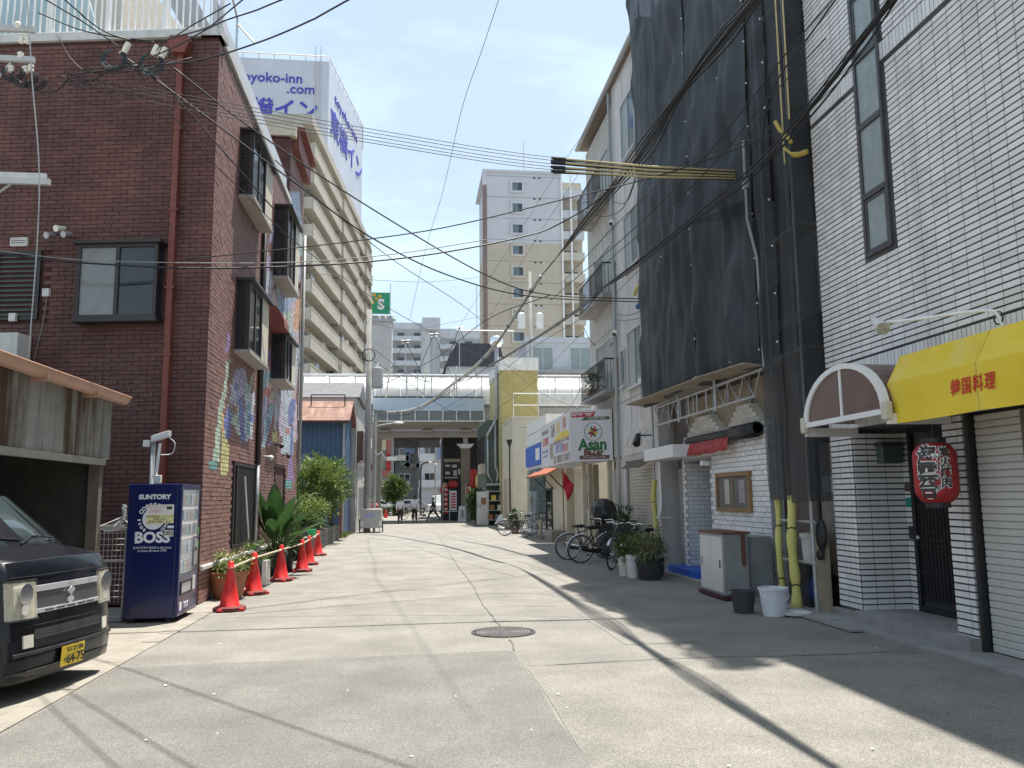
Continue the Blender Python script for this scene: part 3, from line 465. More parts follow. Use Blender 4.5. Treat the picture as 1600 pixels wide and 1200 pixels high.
# worn manhole cover
t = thing('manhole_cover', 'round cast iron manhole cover set in the road', 'manhole cover', (1.08, 10.2, .006))
MB().lathe([(.385, 0), (.385, .006), (.345, .006), (.345, 0)], 40).build('rim', 'iron', t)
MB().lathe([(.335, 0), (.335, .004), (.01, .004)], 40).build('lid', 'iron', t)
mb = MB()
for k in range(3, 32, 4):
    rr = k * .01
    n = max(6, int(rr * 2 * math.pi / .055))
    for j in range(n):
        a = 2 * math.pi * (j + .5 * (k % 8 > 3)) / n; c = V((rr * math.cos(a), rr * math.sin(a), 0)); u = V((math.cos(a), math.sin(a), 0)) * .012; v = V((-math.sin(a), math.cos(a), 0)) * .018
        mb.add([c - u - v + V((0, 0, .004)), c + u - v + V((0, 0, .004)), c + u + v + V((0, 0, .004)), c - u + v + V((0, 0, .004)), c - u * .7 - v * .7 + V((0, 0, .009)), c + u * .7 - v * .7 + V((0, 0, .009)), c + u * .7 + v * .7 + V((0, 0, .009)), c - u * .7 + v * .7 + V((0, 0, .009))], [(4, 5, 6, 7), (0, 1, 5, 4), (1, 2, 6, 5), (2, 3, 7, 6), (3, 0, 4, 7)])
mb.build('tread_stud', mat('iron_worn', (.10, .095, .088), (.16, .152, .14), .55, 9, metal=.3), t, kind='stuff')
# edges of the road: each concrete gutter block is a piece of the kerb
def kerb(name, x0, x1, y0, y1, step, z, mt):
    e = thing(name, None, None, (x0, y0, 0)); e['kind'] = 'structure'
    src = MB().box(0, x1 - x0, 0, step - .012, -.02, z).mesh('gutter_block', mt)
    i = 0; y = y0
    while y < y1:
        o = inst(src, 'gutter_block', e, (0, y - y0, rnd.uniform(-.003, .003))); y += step
    return e
kerb('kerb_left', -3.06, -2.86, -6, 44, .6, .012, 'concrete')
kerb('kerb_right', 5.2, 5.36, -6, 44, .6, .03, 'concrete_grey')
sheet(-30, -3.064, -12, 13.6, .008, 'pavement_left', 'concrete')
sheet(-3.3, -3.064, 13.6, 36, .006, 'pavement_strip', 'concrete')
sheet(5.364, 12, -12, 60, .02, 'pavement_right', 'concrete_grey')
sheet(-60, 60, 140, 175, -.01, 'far_street', 'asphalt')
sheet(-60, -2.87, 62, 140, 0.004, 'plaza', 'concrete')
sheet(5.21, 60, 62, 140, 0.004, 'plaza', 'concrete')

# ================================================================= BRICK BUILDING
LS = Fr((-3.3, 13.65, 0), (0, 1, 0), (1, 0, 0))
an = R(9)
LF = Fr((-3.3, 13.65, 0), (-math.cos(an), math.sin(an), 0), (-math.sin(an), -math.cos(an), 0))
bb = thing('brick_building', 'dark red brick building with a painted mural and bay windows', 'building', (-3.3, 13.65, 0), world=True)
MB().prism([(-3.31, 13.66), (-3.31, 24.35), (-9.5, 24.35), (-9.5, 14.65)], lambda a, b, d: (a, b, d), 0, 9.45).build('wall', 'mortar_dark', bb)
MB().prism([(-3.31, 21.7), (-3.31, 24.35), (-6.0, 24.35), (-6.0, 21.7)], lambda a, b, d: (a, b, d), 9.45, 11.5).build('stair_tower', 'mortar_dark', bb)
def pip(x, y, poly):
    ins = False; n = len(poly); j = n - 1
    for i in range(n):
        xi, yi = poly[i]; xj, yj = poly[j]
        if (yi > y) != (yj > y) and x < (xj - xi) * (y - yi) / (yj - yi) + xi: ins = not ins
        j = i
    return ins
BW, BH = .24, .072
def brick_field(fr, a0, a1, b0, b1, holes, d=.014, ind=None, gap=.009):
    """yields brick rectangles in running bond"""
    out = []; r = 0; b = b0
    while b + BH <= b1 + 1e-6:
        a = a0 - (BW / 2 if r % 2 else 0)
        while a < a1:
            x0, x1 = max(a, a0), min(a + BW - gap, a1)
            if x1 - x0 > .04 and not any(x0 < h[1] and x1 > h[0] and b < h[3] and b + BH > h[2] for h in holes): out.append((x0, x1, b, b + BH - gap))
            a += BW
        b += BH; r += 1
    return out
def add_brick(mb, fr, x0, x1, z0, z1, d, tint, sub=1):
    P = fr.P; vs = []; fs = []
    for i in range(sub + 1):
        x = x0 + (x1 - x0) * i / sub; vs += [P(x, z0, d), P(x, z1, d)]
    for i in range(sub): fs.append((2 * i, 2 * i + 2, 2 * i + 3, 2 * i + 1))
    k = len(vs); vs += [P(x0, z0, 0), P(x1, z0, 0), P(x1, z1, 0), P(x0, z1, 0)]; e = 2 * sub
    fs += [(k, k + 1, e, 0), (k + 1, k + 2, e + 1, e), (k + 2, k + 3, 1, e + 1), (k + 3, k, 0, 1)]
    if fr.flip: fs = [f[::-1] for f in fs]
    mb.add(vs, fs, tint)
# front wall (in shade): the 300 bricks that show largest are parts, the others one mass
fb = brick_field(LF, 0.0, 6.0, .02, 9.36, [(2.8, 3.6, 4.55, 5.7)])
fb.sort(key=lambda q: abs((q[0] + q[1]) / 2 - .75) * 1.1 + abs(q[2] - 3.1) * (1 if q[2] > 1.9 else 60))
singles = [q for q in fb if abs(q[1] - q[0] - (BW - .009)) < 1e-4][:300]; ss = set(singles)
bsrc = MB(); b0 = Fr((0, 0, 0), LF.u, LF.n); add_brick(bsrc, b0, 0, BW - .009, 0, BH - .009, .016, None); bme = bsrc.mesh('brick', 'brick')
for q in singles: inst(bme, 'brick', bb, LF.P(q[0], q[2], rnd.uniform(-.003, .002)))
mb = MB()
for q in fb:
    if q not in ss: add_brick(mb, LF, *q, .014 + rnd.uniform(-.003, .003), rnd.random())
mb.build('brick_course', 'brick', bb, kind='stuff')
# street wall: bricks carry the mural paint, over a brick colour lightened for sun
holes = [(2.25, 4.5, .74, 2.3), (6.9, 8.45, 0.0, 2.45)]
MINZ = .02
fs_ = brick_field(LS, 0, 10.68, MINZ, 9.36, holes) + brick_field(LS, 8.06, 10.68, 9.38, 11.2, [])
mb = MB(); paint = []
for q in fs_:
    add_brick(mb, LS, *q, .014 + rnd.uniform(-.003, .003), rnd.random(), 2)
    for i in range(2):
        xc = q[0] + (q[1] - q[0]) * (i + .5) / 2; c = (0, 0, 0, 0)
        for pc, poly in MURAL:
            if pip(xc, q[2] + .03, poly):
                f = rnd.uniform(.82, 1.12); c = (*[min(1, x * f) for x in pc], rnd.uniform(.74, .93))
        paint.append(c)
    paint += [(0, 0, 0, 0)] * 4
o = mb.build('brick_course', 'brick_mural_sunlit', bb, kind='stuff', label='brick courses painted with a blue, red and yellow mural')
at = o.data.attributes.new('paint', 'FLOAT_COLOR', 'FACE')
at.data.foreach_set('color', [x for c in paint for x in c])
tw = Fr((-3.3, 21.7, 0), (-1, 0, 0), (0, -1, 0)); mb = MB()
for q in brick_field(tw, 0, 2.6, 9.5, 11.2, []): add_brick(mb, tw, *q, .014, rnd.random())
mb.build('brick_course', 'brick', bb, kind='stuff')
M['coping'] = mat('coping', (.50, .50, .49), (.62, .62, .6), .7, 5, streak=.4, streakc=(.25, .24, .23))
mb = MB().fb(LS, -.06, 8.1, 9.38, 9.52, -.3, .05).fb(LF, -.05, 6.2, 9.38, 9.52, -.3, .053); mb.build('coping', 'coping', bb)
MB().fb(LS, -.02, 8.02, 9.524, 10.05, -.12, -.06).build('parapet_panel', mat('parapet_panel', (.50, .52, .56), (.58, .6, .63), .5, 3), bb)
MB().box(-6.1, -3.16, 21.6, 24.4, 11.22, 11.52).build('tower_fascia', mat('cream', (.60, .55, .42), (.68, .63, .50), .7, 4), bb)
MB().box(-6.2, -2.95, 21.9, 24.5, 11.524, 11.6).fb(LS, 8.2, 10.8, 10.95, 11.524, .02, .2).build('eave', 'rust_red', bb)
# low band with a grey conduit along the street wall
MB().fb(LS, .0, 10.7, .52, .60, .012, .07).build('ledge', 'coping', bb, bevel=.02)
# bay windows
M['cream_panel'] = mat('cream_panel', (.60, .55, .44), (.67, .62, .51), .7, 5, streak=.2, streakc=(.4, .36, .3))
M['bay_under'] = mat('bay_under', (.34, .315, .28), (.42, .39, .35), .8, 5)
def bay(fr, a0, a1, b0, b1, d, cream, rows, near=1, cap=.06):
    f = MB()
    t = .055
    f.frame(fr, a0, a1 - cream, b0, b1, d - .05, d, t); m_ = a0 + (a1 - cream - a0) * .5; f.fb(fr, m_ - .03, m_ + .03, b0 + t, b1 - t, d - .048, d - .008)
    # near side frame
    s0 = a0 if near else a1
    sg = 1 if near else -1
    nf = Fr(fr.P(s0, 0, 0), fr.n, fr.u * (-sg))
    f.frame(nf, 0.0, d - .052, b0, b1, -.05, 0, .035)
    for i in range(1, rows): z = b0 + (b1 - b0) * i / rows; f.fb(nf, .035, d - .087, z - .009, z + .009, -.03, -.008)
    o = f.build('bay_window', 'dark_frame', bb)
    MB().fb(fr, a0 - cap, a1 + cap, b1 + .002, b1 + .05, 0.016, d + cap * 1.5).build('cap', 'dark_frame', o)
    MB().fb(fr, a0 - .01, a1 + .01, b0 - .07, b0 - .002, 0.016, d + .03).build('underside', 'bay_under', o)
    MB().fb(fr, a0 + t, a1 - cream - t, b0 + t, b1 - t, d - .035, d - .025).build('pane', 'glass_bay', o)
    MB().fb(nf, .035, d - .087, b0 + .035, b1 - .035, -.036, -.028).build('pane', 'glass_bay', o)
    MB().fb(fr, a0 + .06, a1 - cream - .06, b0 + .05, b1 - .05, .02, d - .09).build('curtain', mat('curtain', (.16, .17, .17), (.24, .25, .25), .9, 9, bump=.4, bscale=12), o)
    if cream: MB().fb(fr, a1 - cream, a1, b0, b1, 0.016, d).build('side_panel', 'cream_panel', o)
    return o
M['glass_bay'] = glass('glass_bay', (.03, .036, .042), .04, .62)
bay(LS, 1.85, 3.95, 7.30, 8.55, .27, .75, 5)
bay(LS, 1.95, 3.95, 4.36, 5.66, .27, .70, 1)
bay(LS, 5.8, 7.7, 6.80, 8.48, .34, .6, 5)
bay(LS, 5.9, 7.5, 4.38, 5.40, .34, .55, 1)
# front bay: two panes and an angled glass side
ob = MB(); fr = LF; ob.frame(fr, .76, 2.08, 4.50, 5.72, .20, .25, .055); ob.fb(fr, 1.39, 1.45, 4.555, 5.665, .202, .245)
nf = Fr(LF.P(.76, 0, 0), LF.n, -LF.u); ob.frame(nf, 0.016, .20, 4.50, 5.72, -.05, 0, .03)
ob = ob.build('bay_window', 'dark_frame', bb)
MB().fb(fr, .70, 2.14, 5.722, 5.77, .016, .31).build('cap', 'dark_frame', ob); MB().fb(fr, .73, 2.11, 4.44, 4.498, .016, .28).build('underside', 'dark_frame', ob)
MB().fb(fr, 1.45, 2.025, 4.555, 5.665, .215, .222).build('pane', mat('blind_pane', (.15, .155, .15), (.19, .195, .19), .12, 6, spec=.9), ob, label='pane with a pale blind behind it')
MB().fb(fr, .815, 1.39, 4.555, 5.665, .212, .219).build('pane', 'glass_bay', ob)
MB().fb(nf, .046, .17, 4.53, 5.69, -.03, -.022).build('pane', 'glass_bay', ob)
MB().fb(fr, .84, 2.0, 4.56, 5.66, .02, .15).build('curtain', mat('curtain_brown', (.06, .05, .045), (.10, .085, .075), .9, 9), ob)
# louvre window
lw = MB().frame(LF, 2.82, 3.58, 4.55, 5.70, -.04, .03, .05).build('louvre_window', 'dark_frame', bb)
lsrc = MB(); q0 = Fr((0, 0, 0), LF.u, LF.n); lsrc.add([q0.P(0, .0, .02), q0.P(.64, 0, .02), q0.P(.64, .055, -.03), q0.P(0, .055, -.03), q0.P(0, .012, .02), q0.P(.64, .012, .02), q0.P(.64, .067, -.03), q0.P(0, .067, -.03)], [(0, 1, 2, 3), (7, 6, 5, 4), (0, 4, 5, 1)])
lme = lsrc.mesh('slat', mat('slat_green', (.07, .085, .075), (.10, .12, .105), .5, 5))
for i in range(13): inst(lme, 'slat', lw, LF.P(2.88, 4.62 + i * .081, 0))
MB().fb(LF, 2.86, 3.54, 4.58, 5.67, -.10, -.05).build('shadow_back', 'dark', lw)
v_ = MB().frame(LF, 3.05, 3.33, 5.78, 5.92, .016, .07, .02).build('vent', 'white_dirty', bb)
for i in range(3): MB().fb(LF, 3.07, 3.31, 5.805 + i * .036, 5.825 + i * .036, .03, .06).build('slat', 'white_dirty', v_)
# downpipes
dp = MB().fb(LF, .56, .66, .05, 9.15, .03, .12).build('downpipe', 'rust_red', bb)
MB().prism([(.46, 9.32), (.76, 9.32), (.80, 9.22), (.72, 9.02), (.50, 9.02), (.42, 9.22)], lambda a, b, d: LF.P(a, b, d), .02, .2).build('rain_head', 'rust_red', dp)
for z in (1.2, 2.6, 3.9, 5.0, 6.3, 7.7): MB().fb(LF, .53, .69, z, z + .035, .017, .13).build('bracket', 'rust_red', dp)
MB().tube([LS.P(4.35, 8.6, .07), LS.P(4.35, 2.35, .07)], .055, 10).build('downpipe', 'dark_frame', bb, smooth=True)
MB().tube([LS.P(4.35, 2.35, .07), LS.P(4.35, .62, .06)], .04, 10).build('downpipe', 'galv', bb, smooth=True)
MB().tube([LS.P(10.6, 9.3, .1), LS.P(10.62, 2.4, .08)], .045, 10).build('downpipe', 'grey_plastic', bb, smooth=True)
o = MB().prism([(-.12, .22), (.12, .22), (.09, -.12), (-.09, -.12)], lambda a, b, d: LS.P(7.95 + a, 8.65 + b, d), .02, .24).build('rain_head', 'rust_red', bb)
MB().tube([LS.P(8.0, 8.5, .12), LS.P(8.35, 7.4, .2), LS.P(8.5, 7.2, .25)], .045, 8).build('downpipe', 'rust_red', bb, smooth=True)
# maroon quarter-round hood
pr = [(0, 0), (.42, 0)] + [(.42 * math.cos(R(x)), .55 * math.sin(R(x))) for x in range(15, 91, 15)]
MB().prism(pr, lambda a, b, d: LS.P(5.0 + d, 5.42 + b, a + .016), 0, .75).build('window_hood', 'rust_red', bb)
# grille over ground floor window, second doorway
g = MB().frame(LS, 2.25, 4.5, .74, 2.3, -.02, .03, .05).fb(LS, 2.55, 2.61, .79, 2.25, -.01, .025).build('grille', 'dark_frame', bb)
mb = MB()
for i in range(36): a = 2.64 + i * .05; mb.fb(LS, a, a + .022, .8, 2.24, .0, .02)
mb.build('grille_bars', 'dark', g, kind='stuff'); MB().fb(LS, 2.3, 4.45, .79, 2.25, -.06, -.03).build('pane', 'glass', g)
MB().tube([LS.P(3.2, .62, .16), LS.P(3.06, 2.05, .06)], .018, 8).build('pole', 'white_dirty', g)
d2 = MB().frame(LS, 6.9, 8.45, .0, 2.45, -.12, .02, .06).build('doorway', 'dark_frame', bb)
MB().fb(LS, 6.96, 8.39, 0.0, 2.39, -.16, -.12).build('door', 'dark', d2); MB().fb(LS, 6.97, 8.38, 1.72, 1.94, -.05, -.02).build('door_sign', 'white_dirty', d2); MB().fb(LS, 7.6, 8.3, 1.05, 1.68, -.1, -.07).build('pane', 'glass_blue', d2)
for a, z in ((5.25, 2.55), (7.9, 2.72), (6.7, 2.9)):
    l_ = MB().tube([LS.P(a, z, .016), LS.P(a, z, .14)], .018, 8).ball(LS.P(a, z - .03, .18), .06, 10).build('wall_lamp', 'white_dirty' if a < 6 else 'dark_frame', bb, smooth=True)
# floodlights and small boxes on the front wall
fl = MB().tube([LF.P(2.35, 5.95, .016), LF.P(2.35, 5.95, .2)], .02, 8).fb(LF, 2.2, 2.5, 5.90, 5.94, .18, .23).build('floodlight_bracket', 'dark_frame', bb)
for a, dz in ((2.22, -.04), (2.35, .06), (2.5, -.05)):
    MB().tube([LF.P(a, 5.95 + dz, .2), LF.P(a + .05, 5.90 + dz, .36)], [.035, .055], 10).build('lamp', 'ceramic' if dz > 0 else 'galv', fl)
for a, z in ((2.62, 4.92), (3.15, 4.52)):
    MB().fb(LF, a, a + .11, z, z + .13, .016, .08).build('junction_box', 'white_dirty', bb)
MB().tube([LF.P(2.67, 4.92, .03), LF.P(2.72, 4.4, .03), LF.P(2.82, 3.9, .03)], .008, 5).build('conduit', 'cable_grey', bb)
# white rail on the roof, set-back rooms behind
rl = MB().fb(LF, -.02, 6.0, 9.60, 9.66, -.2, -.15).fb(LF, -.02, 6.0, 10.72, 10.78, -.2, -.15)
for a in (0.0, 1.0, 2.0, 3.0, 4.0, 5.0): rl.fb(LF, a, a + .07, 9.524, 10.9, -.21, -.14)
rl = rl.build('railing', 'white', bb)
bme2 = MB().box(-.012, .012, -.012, .012, 0, 1.06).mesh('baluster', 'white')
for i in range(48):
    p = LF.P(.12 + i * .12, 9.662, -.175); inst(bme2, 'baluster', rl, p, (0, 0, -an))
M['roofblue'] = mat('roofblue', (.33, .47, .52), (.42, .56, .6), .3, 2)
MB().prism([(2.9, 9.5), (6.0, 9.5), (6.0, 12.5), (2.9, 12.5)], lambda a, b, d: LF.P(a, b, -d), 2.2, 6).build('roof_room', 'cream_panel', bb)
MB().prism([(2.4, 9.55), (4.2, 9.55), (5.6, 12.2), (3.2, 12.2)], lambda a, b, d: LF.P(a, b, -d), .7, .76).build('roof_screen', 'roofblue', bb)
MB().prism([(.25, 9.55), (.75, 9.55), (2.2, 12.2), (1.6, 12.2)], lambda a, b, d: LF.P(a, b, -d), .9, .95).build('roof_screen', mat('screen_grey', (.32, .34, .37), (.4, .42, .45), .5), bb)
MB().tube([(-3.6, 16.3, 9.5), (-3.6, 16.3, 11.3)], .025, 6).tube([(-3.6, 16.3, 11.2), (-3.25, 16.3, 10.8)], .02, 6).tube([(-3.6, 16.3, 11.3), (-3.6, 15.6, 11.5)], .02, 6).build('antenna_post', 'alu', bb)
# mortar repaired with light joints under the front bay
mb = MB()
for r in range(14):
    z = 2.98 + r * BH
    for k in range(4):
        a = 1.0 + k * BW - (BW / 2 if (r + 41) % 2 else 0) + rnd.uniform(-.02, .02)
        if rnd.random() < .5: mb.fb(LF, a, a + BW * rnd.uniform(.5, 1), z - .008, z - .001, .012, .0205)
        if rnd.random() < .28: mb.fb(LF, a, a + .008, z, z + BH - .01, .012, .0205)
mb.build('repointed_joint', mat('joint_light', (.20, .15, .14), (.28, .22, .2), .9), bb, kind='stuff')

# ================================================================= AC unit on the front wall
t = thing('air_conditioner', 'white outdoor air conditioner hanging on the shaded brick wall', 'air conditioner', LF.P(3.4, 3.35, .35), world=True)
MB().fb(LF, 2.86, 3.75, 3.40, 4.26, .05, .42).build('casing', 'white_dirty', t, bevel=.02)
MB().fb(LF, 3.3, 3.7, 4.08, 4.12, .42, .428).build('slot', 'dark', t); MB().fb(LF, 2.9, 3.7, 3.33, 3.4, .03, .40).build('bracket', 'galv', t)

# ================================================================= GARAGE
gr = thing('garage', 'open garage with rust streaked corrugated metal front and copper gutter', 'garage', (-3.95, 4, 0), world=True)
M['corr'] = mat('corr', (.22, .225, .21), (.36, .355, .33), .6, 1.3, metal=.1, streak=.95, streakc=(.075, .04, .02), stscale=(1, 2.6, .22), stlo=.47, sthi=.60)
GF = Fr((-3.95, 0, 0), (0, 1, 0), (1, 0, 0))
y = 4.0
while y < 11.1:
    mb = MB(); n = 22; w = .74; vs = []; fs = []
    for i in range(n + 1):
        a = y + min(w - .012, w * i / n); c = .016 + .016 * math.sin(i / n * 2 * math.pi * 5.5)
        vs += [GF.P(a, 2.14, c), GF.P(a, 2.98, c)]
    for i in range(n): fs.append((2 * i, 2 * i + 2, 2 * i + 3, 2 * i + 1))
    mb.add(vs, fs); mb.build('corrugated_panel', 'corr', gr, solid=.004); y += w
MB().fb(GF, 4, 11.2, 2.06, 2.14, -.02, .05).build('beam', mat('beam', (.26, .245, .22), (.34, .32, .29), .8, 4), gr)
M['copper'] = mat('copper', (.46, .27, .19), (.56, .34, .25), .45, 3, streak=.3, streakc=(.3, .17, .12))
pr = [(.02, .0)] + [(.11 + .09 * math.cos(R(x)), .02 + .09 * math.sin(R(x))) for x in range(180, 361, 30)] + [(.22, .03)]
gu = MB(); vs = []
for y in (3.9, 11.55): vs += [GF.P(y, 2.95 + b, a) for a, b in pr]
k = len(pr); gu.add(vs, [(i, i + 1, k + i + 1, k + i) for i in range(k - 1)]); gu.build('gutter', 'copper', gr, solid=.008)
for y in (5.5, 7.5, 9.0, 10.4): MB().fb(GF, y, y + .03, 2.84, 2.97, .02, .2).build('gutter_bracket', 'copper', gr)
MB().prism([(-3.92, 2.98), (-3.92, 3.02), (-9.5, 4.0), (-9.5, 3.96)], lambda a, b, d: (a, d, b), 3.9, 11.4).build('roof', 'corr', gr)
MB().box(-4.06, -3.93, 11.08, 11.2, 0, 2.06).build('post', mat('oldwood', (.10, .085, .07), (.16, .135, .11), .9, 5), gr)
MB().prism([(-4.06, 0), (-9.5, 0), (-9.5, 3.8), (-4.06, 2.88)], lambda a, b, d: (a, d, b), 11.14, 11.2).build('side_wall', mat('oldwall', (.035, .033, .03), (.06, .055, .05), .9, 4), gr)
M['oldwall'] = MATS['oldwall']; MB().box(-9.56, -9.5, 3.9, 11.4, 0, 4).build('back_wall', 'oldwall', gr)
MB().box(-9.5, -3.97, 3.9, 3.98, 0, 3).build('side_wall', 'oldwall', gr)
for y in (5.6, 7.2, 8.8, 10.3): MB().prism([(-3.97, 2.86), (-3.97, 2.97), (-9.5, 3.93), (-9.5, 3.82)], lambda a, b, d: (a, d, b), y, y + .07).build('rafter', MATS['oldwood'], gr)
# ================================================================= VAN (nose to the street)
M['van'] = mat('van', (.005, .006, .010), (.006, .008, .012), .3, 3, metal=.0, coat=.4, spec=.25)
M['van_trim'] = mat('van_trim', (.022, .023, .026), (.03, .031, .034), .45, 8)
van = thing('parked_van', 'black van with a yellow number plate parked nose out of the garage', 'van', (-2.97, 7.93, 0), R(-11))
prof = [(-.10, .14), (-.02, .17), (.0, .34), (-.005, .36), (-.01, .50), (-.03, .64), (-.045, .80), (-.07, 1.0), (-.13, 1.12), (-.5, 1.20), (-1.08, 1.68), (-1.24, 1.76), (-1.7, 1.81), (-3.1, 1.82), (-3.34, 1.5), (-3.38, .3), (-3.2, .16)]
secs = [(-.737, .10, .975), (-.70, .055, .995), (-.52, .02, 1), (0, 0, 1.005), (.52, .02, 1), (.70, .055, .995), (.737, .10, .975)]
mb = MB(); n = len(prof)
for yy, back, sc in secs:
    for x, z in prof:
        k = 1 - max(0, (z - 1.0)) * .16
        xx = x - back * (1 if x > -1.5 else -.5) if x > -3.3 else x + back * .5
        mb.v.append((xx, yy * k, .14 + (z - .14) * sc))
for i in range(len(secs) - 1):
    for j in range(n): mb.f.append((i * n + j, i * n + (j + 1) % n, (i + 1) * n + (j + 1) % n, (i + 1) * n + j))
mb.f.append(tuple(range(n - 1, -1, -1))); mb.f.append(tuple((len(secs) - 1) * n + j for j in range(n)))
body = mb.build('body', 'van', van, smooth=True, bevel=.018, seg=2)
def vq(fx, y0, y1, z0, z1, name, mt, th=.01, par=None, bev=0, arc=0.055):
    """panel following the curved nose"""
    mb = MB(); k = 8; vs = []
    def fxx(z):
        for (x0, za), (x1, zb) in zip(prof, prof[1:]):
            if za <= z <= zb and zb > za: return x0 + (x1 - x0) * (z - za) / (zb - za)
        return -.1
    for i in range(k + 1):
        yy = y0 + (y1 - y0) * i / k; b = .02 * (yy / .52) ** 2 if abs(yy) < .52 else .02 + .035 * (abs(yy) - .52) / .18 if abs(yy) < .70 else .055 + .045 * (abs(yy) - .70) / .037
        for z in (z0, z1):
            for d in (fx, fx + th): vs.append((fxx(z) - b + d, yy, z))
    fs = []
    for i in range(k):
        a = 4 * i; c = a + 4
        fs += [(a + 1, c + 1, c + 3, a + 3), (a, a + 2, c + 2, c), (a + 2, a + 3, c + 3, c + 2), (a, c, c + 1, a + 1)]
    fs += [(0, 1, 3, 2), (4 * k, 4 * k + 2, 4 * k + 3, 4 * k + 1)]
    mb.add(vs, fs); return mb.build(name, mt, par or van, smooth=False, bevel=bev)
M['lamp_glass'] = mat('lamp_glass', (.62, .60, .48), (.72, .70, .60), .12, 6, spec=.9, coat=1)
M['lens'] = glass('lens', (.75, .72, .58), .05, .30); M['lamp_inner'] = mat('lamp_inner', (.42, .41, .34), (.78, .76, .66), .22, 22, metal=.5)
for sgn in (-1, 1):
    a, b = (.455, .728)
    y0, y1 = (a, b) if sgn > 0 else (-b, -a)
    h = vq(.002, y0, y1, .66, .96, 'headlight', 'lamp_inner', .004); vq(.022, y0 + .004, y1 - .004, .665, .955, 'lens', 'lens', .006, h); vq(.003, y0 - .012, y1 + .012 if sgn < 0 else y1, .648, .66, 'bezel', 'van_trim', .03, h); vq(.003, y0 - .012, y1 + .012 if sgn < 0 else y1, .96, .972, 'bezel', 'van_trim', .028, h)
    for zz, rr in ((.74, .05), (.86, .085)):
        c = (-.052, sgn * .585, zz); MB().tube([(c[0] - .03, c[1], c[2]), (c[0] + .012, c[1], c[2])], [rr * .6, rr], 14).build('reflector', 'chrome', h)
    f = vq(.004, (.5 if sgn > 0 else -.6), (.6 if sgn > 0 else -.5), .43, .53, 'fog_lamp', 'lamp_glass', .012)
M['chrome_l'] = mat('chrome_l', (.70, .70, .72), rough=.22, metal=.55)
g = vq(.002, -.45, .45, .72, .86, 'grille', mat('grille_mesh', (.16, .16, .18), (.26, .26, .29), .35, 180, metal=.8), .006)
vq(.006, -.45, .45, .865, .915, 'chrome_bar', 'chrome_l', .016, g, .004); vq(.006, -.45, .45, .69, .725, 'chrome_bar', 'chrome_l', .016, g, .004)
for i in range(5):
    y0 = -.36 + i * .15; vq(.02, y0, y0 + .11, .702, .713, 'slot', 'dark', .004, g)
pts = [(.045, .055), (.045, .03), (.0, .008), (.03, -.012), (.048, -.03), (0, -.062), (-.045, -.04), (-.045, -.018), (0, .0), (-.03, .02), (-.048, .035), (0, .066)]
MB().prism(pts, lambda a, b, d: (-.036 + d, a, .79 + b * 1.15), 0, .014).build('emblem', 'chrome_l', g)
vq(.003, -.48, .48, .42, .56, 'air_intake', 'dark', .005); vq(.006, -.48, .48, .485, .497, 'intake_bar', 'van_trim', .012)
vq(.004, -.7, .7, .37, .40, 'bumper_ledge', 'van_trim', .018, bev=.006); vq(.004, -.72, .72, .15, .25, 'bumper_lip', 'van_trim', .02, bev=.008)
pl = vq(.03, -.165, .165, .205, .37, 'number_plate', mat('plate_yellow', (.78, .55, .04), (.82, .60, .06), .45, 6), .006)
M['plate_black'] = flat('plate_black', (.02, .02, .02), .5)
text('64-75', .105, 'plate_black', pl, (.041, .012, .258), (0, 1, 0), (0, 0, 1), bold=.002, sx=1.05); text('なにわ 580', .05, 'plate_black', pl, (.041, .0, .338), (0, 1, 0), (0, 0, 1)); text('り', .05, 'plate_black', pl, (.041, -.135, .255), (0, 1, 0), (0, 0, 1))
vq(.0015, -.70, .70, .992, .998, 'panel_gap', 'dark', .003); vq(.0015, -.72, .72, .595, .600, 'panel_gap', 'dark', .003)
# windscreen following the body, wipers, hood edge
mb = MB(); vs = []
for yy, bk in ((-.60, .035), (-.3, .012), (0, .004), (.3, .012), (.60, .035)):
    for x, z in ((-.53, 1.215), (-1.06, 1.655)):
        k = 1 - max(0, z - 1) * .16; nn = V((.65, 0, .76)) * .012; vs.append((x - bk + nn.x, yy * k, z + nn.z))
mb.add(vs, [(2 * i, 2 * i + 2, 2 * i + 3, 2 * i + 1) for i in range(4)])
wd = mb.build('windscreen', glass('windscreen', (.05, .07, .075), .02, 1.0, 1.0), van, smooth=True, solid=.006)
for y0, y1 in ((-.5, .05), (.0, .52)): MB().tube([(-.52, y0, 1.235), (-.60, (y0 + y1) / 2, 1.295), (-.56, y1, 1.27)], .009, 6).build('wiper', 'black', van)
MB().box(-.66, -.58, .30, .48, 1.24, 1.26).build('sticker', mat('lilac', (.55, .42, .75), (.6, .48, .78), .5), wd)
for sgn in (-1, 1):
    mrr = MB().ball((-.95, sgn * .86, 1.18), .1, 12, sz=1.3, sx=.6, sy=.9).tube([(-.95, sgn * .70, 1.12), (-.95, sgn * .82, 1.15)], .025, 8).build('wing_mirror', 'van', van, smooth=True)
    MB().box(-2.9, -1.1, sgn * .655 - .01, sgn * .655 + .01, 1.16, 1.56).build('side_window', 'glass', van)
for x in (-.72, -2.75):
    for sgn in (-1, 1):
        tyre = MB().lathe([(.17, -.075), (.25, -.08), (.27, -.05), (.27, .05), (.25, .08), (.17, .075)], 24)
        tyre.v = [(x + a, sgn * .665 + c, .272 + b) for a, b, c in tyre.v]; o = tyre.build('wheel', 'black_rubber', van, smooth=False)
        rim = MB().lathe([(.165, -.07), (.165, .07), (.05, .085 if 1 else 0)], 20); rim.v = [(x + a, sgn * (.665 + abs(c) * .9) if abs(c) else sgn * .665, .272 + b) for a, b, c in rim.v]
        rim.build('rim', 'steel', o)

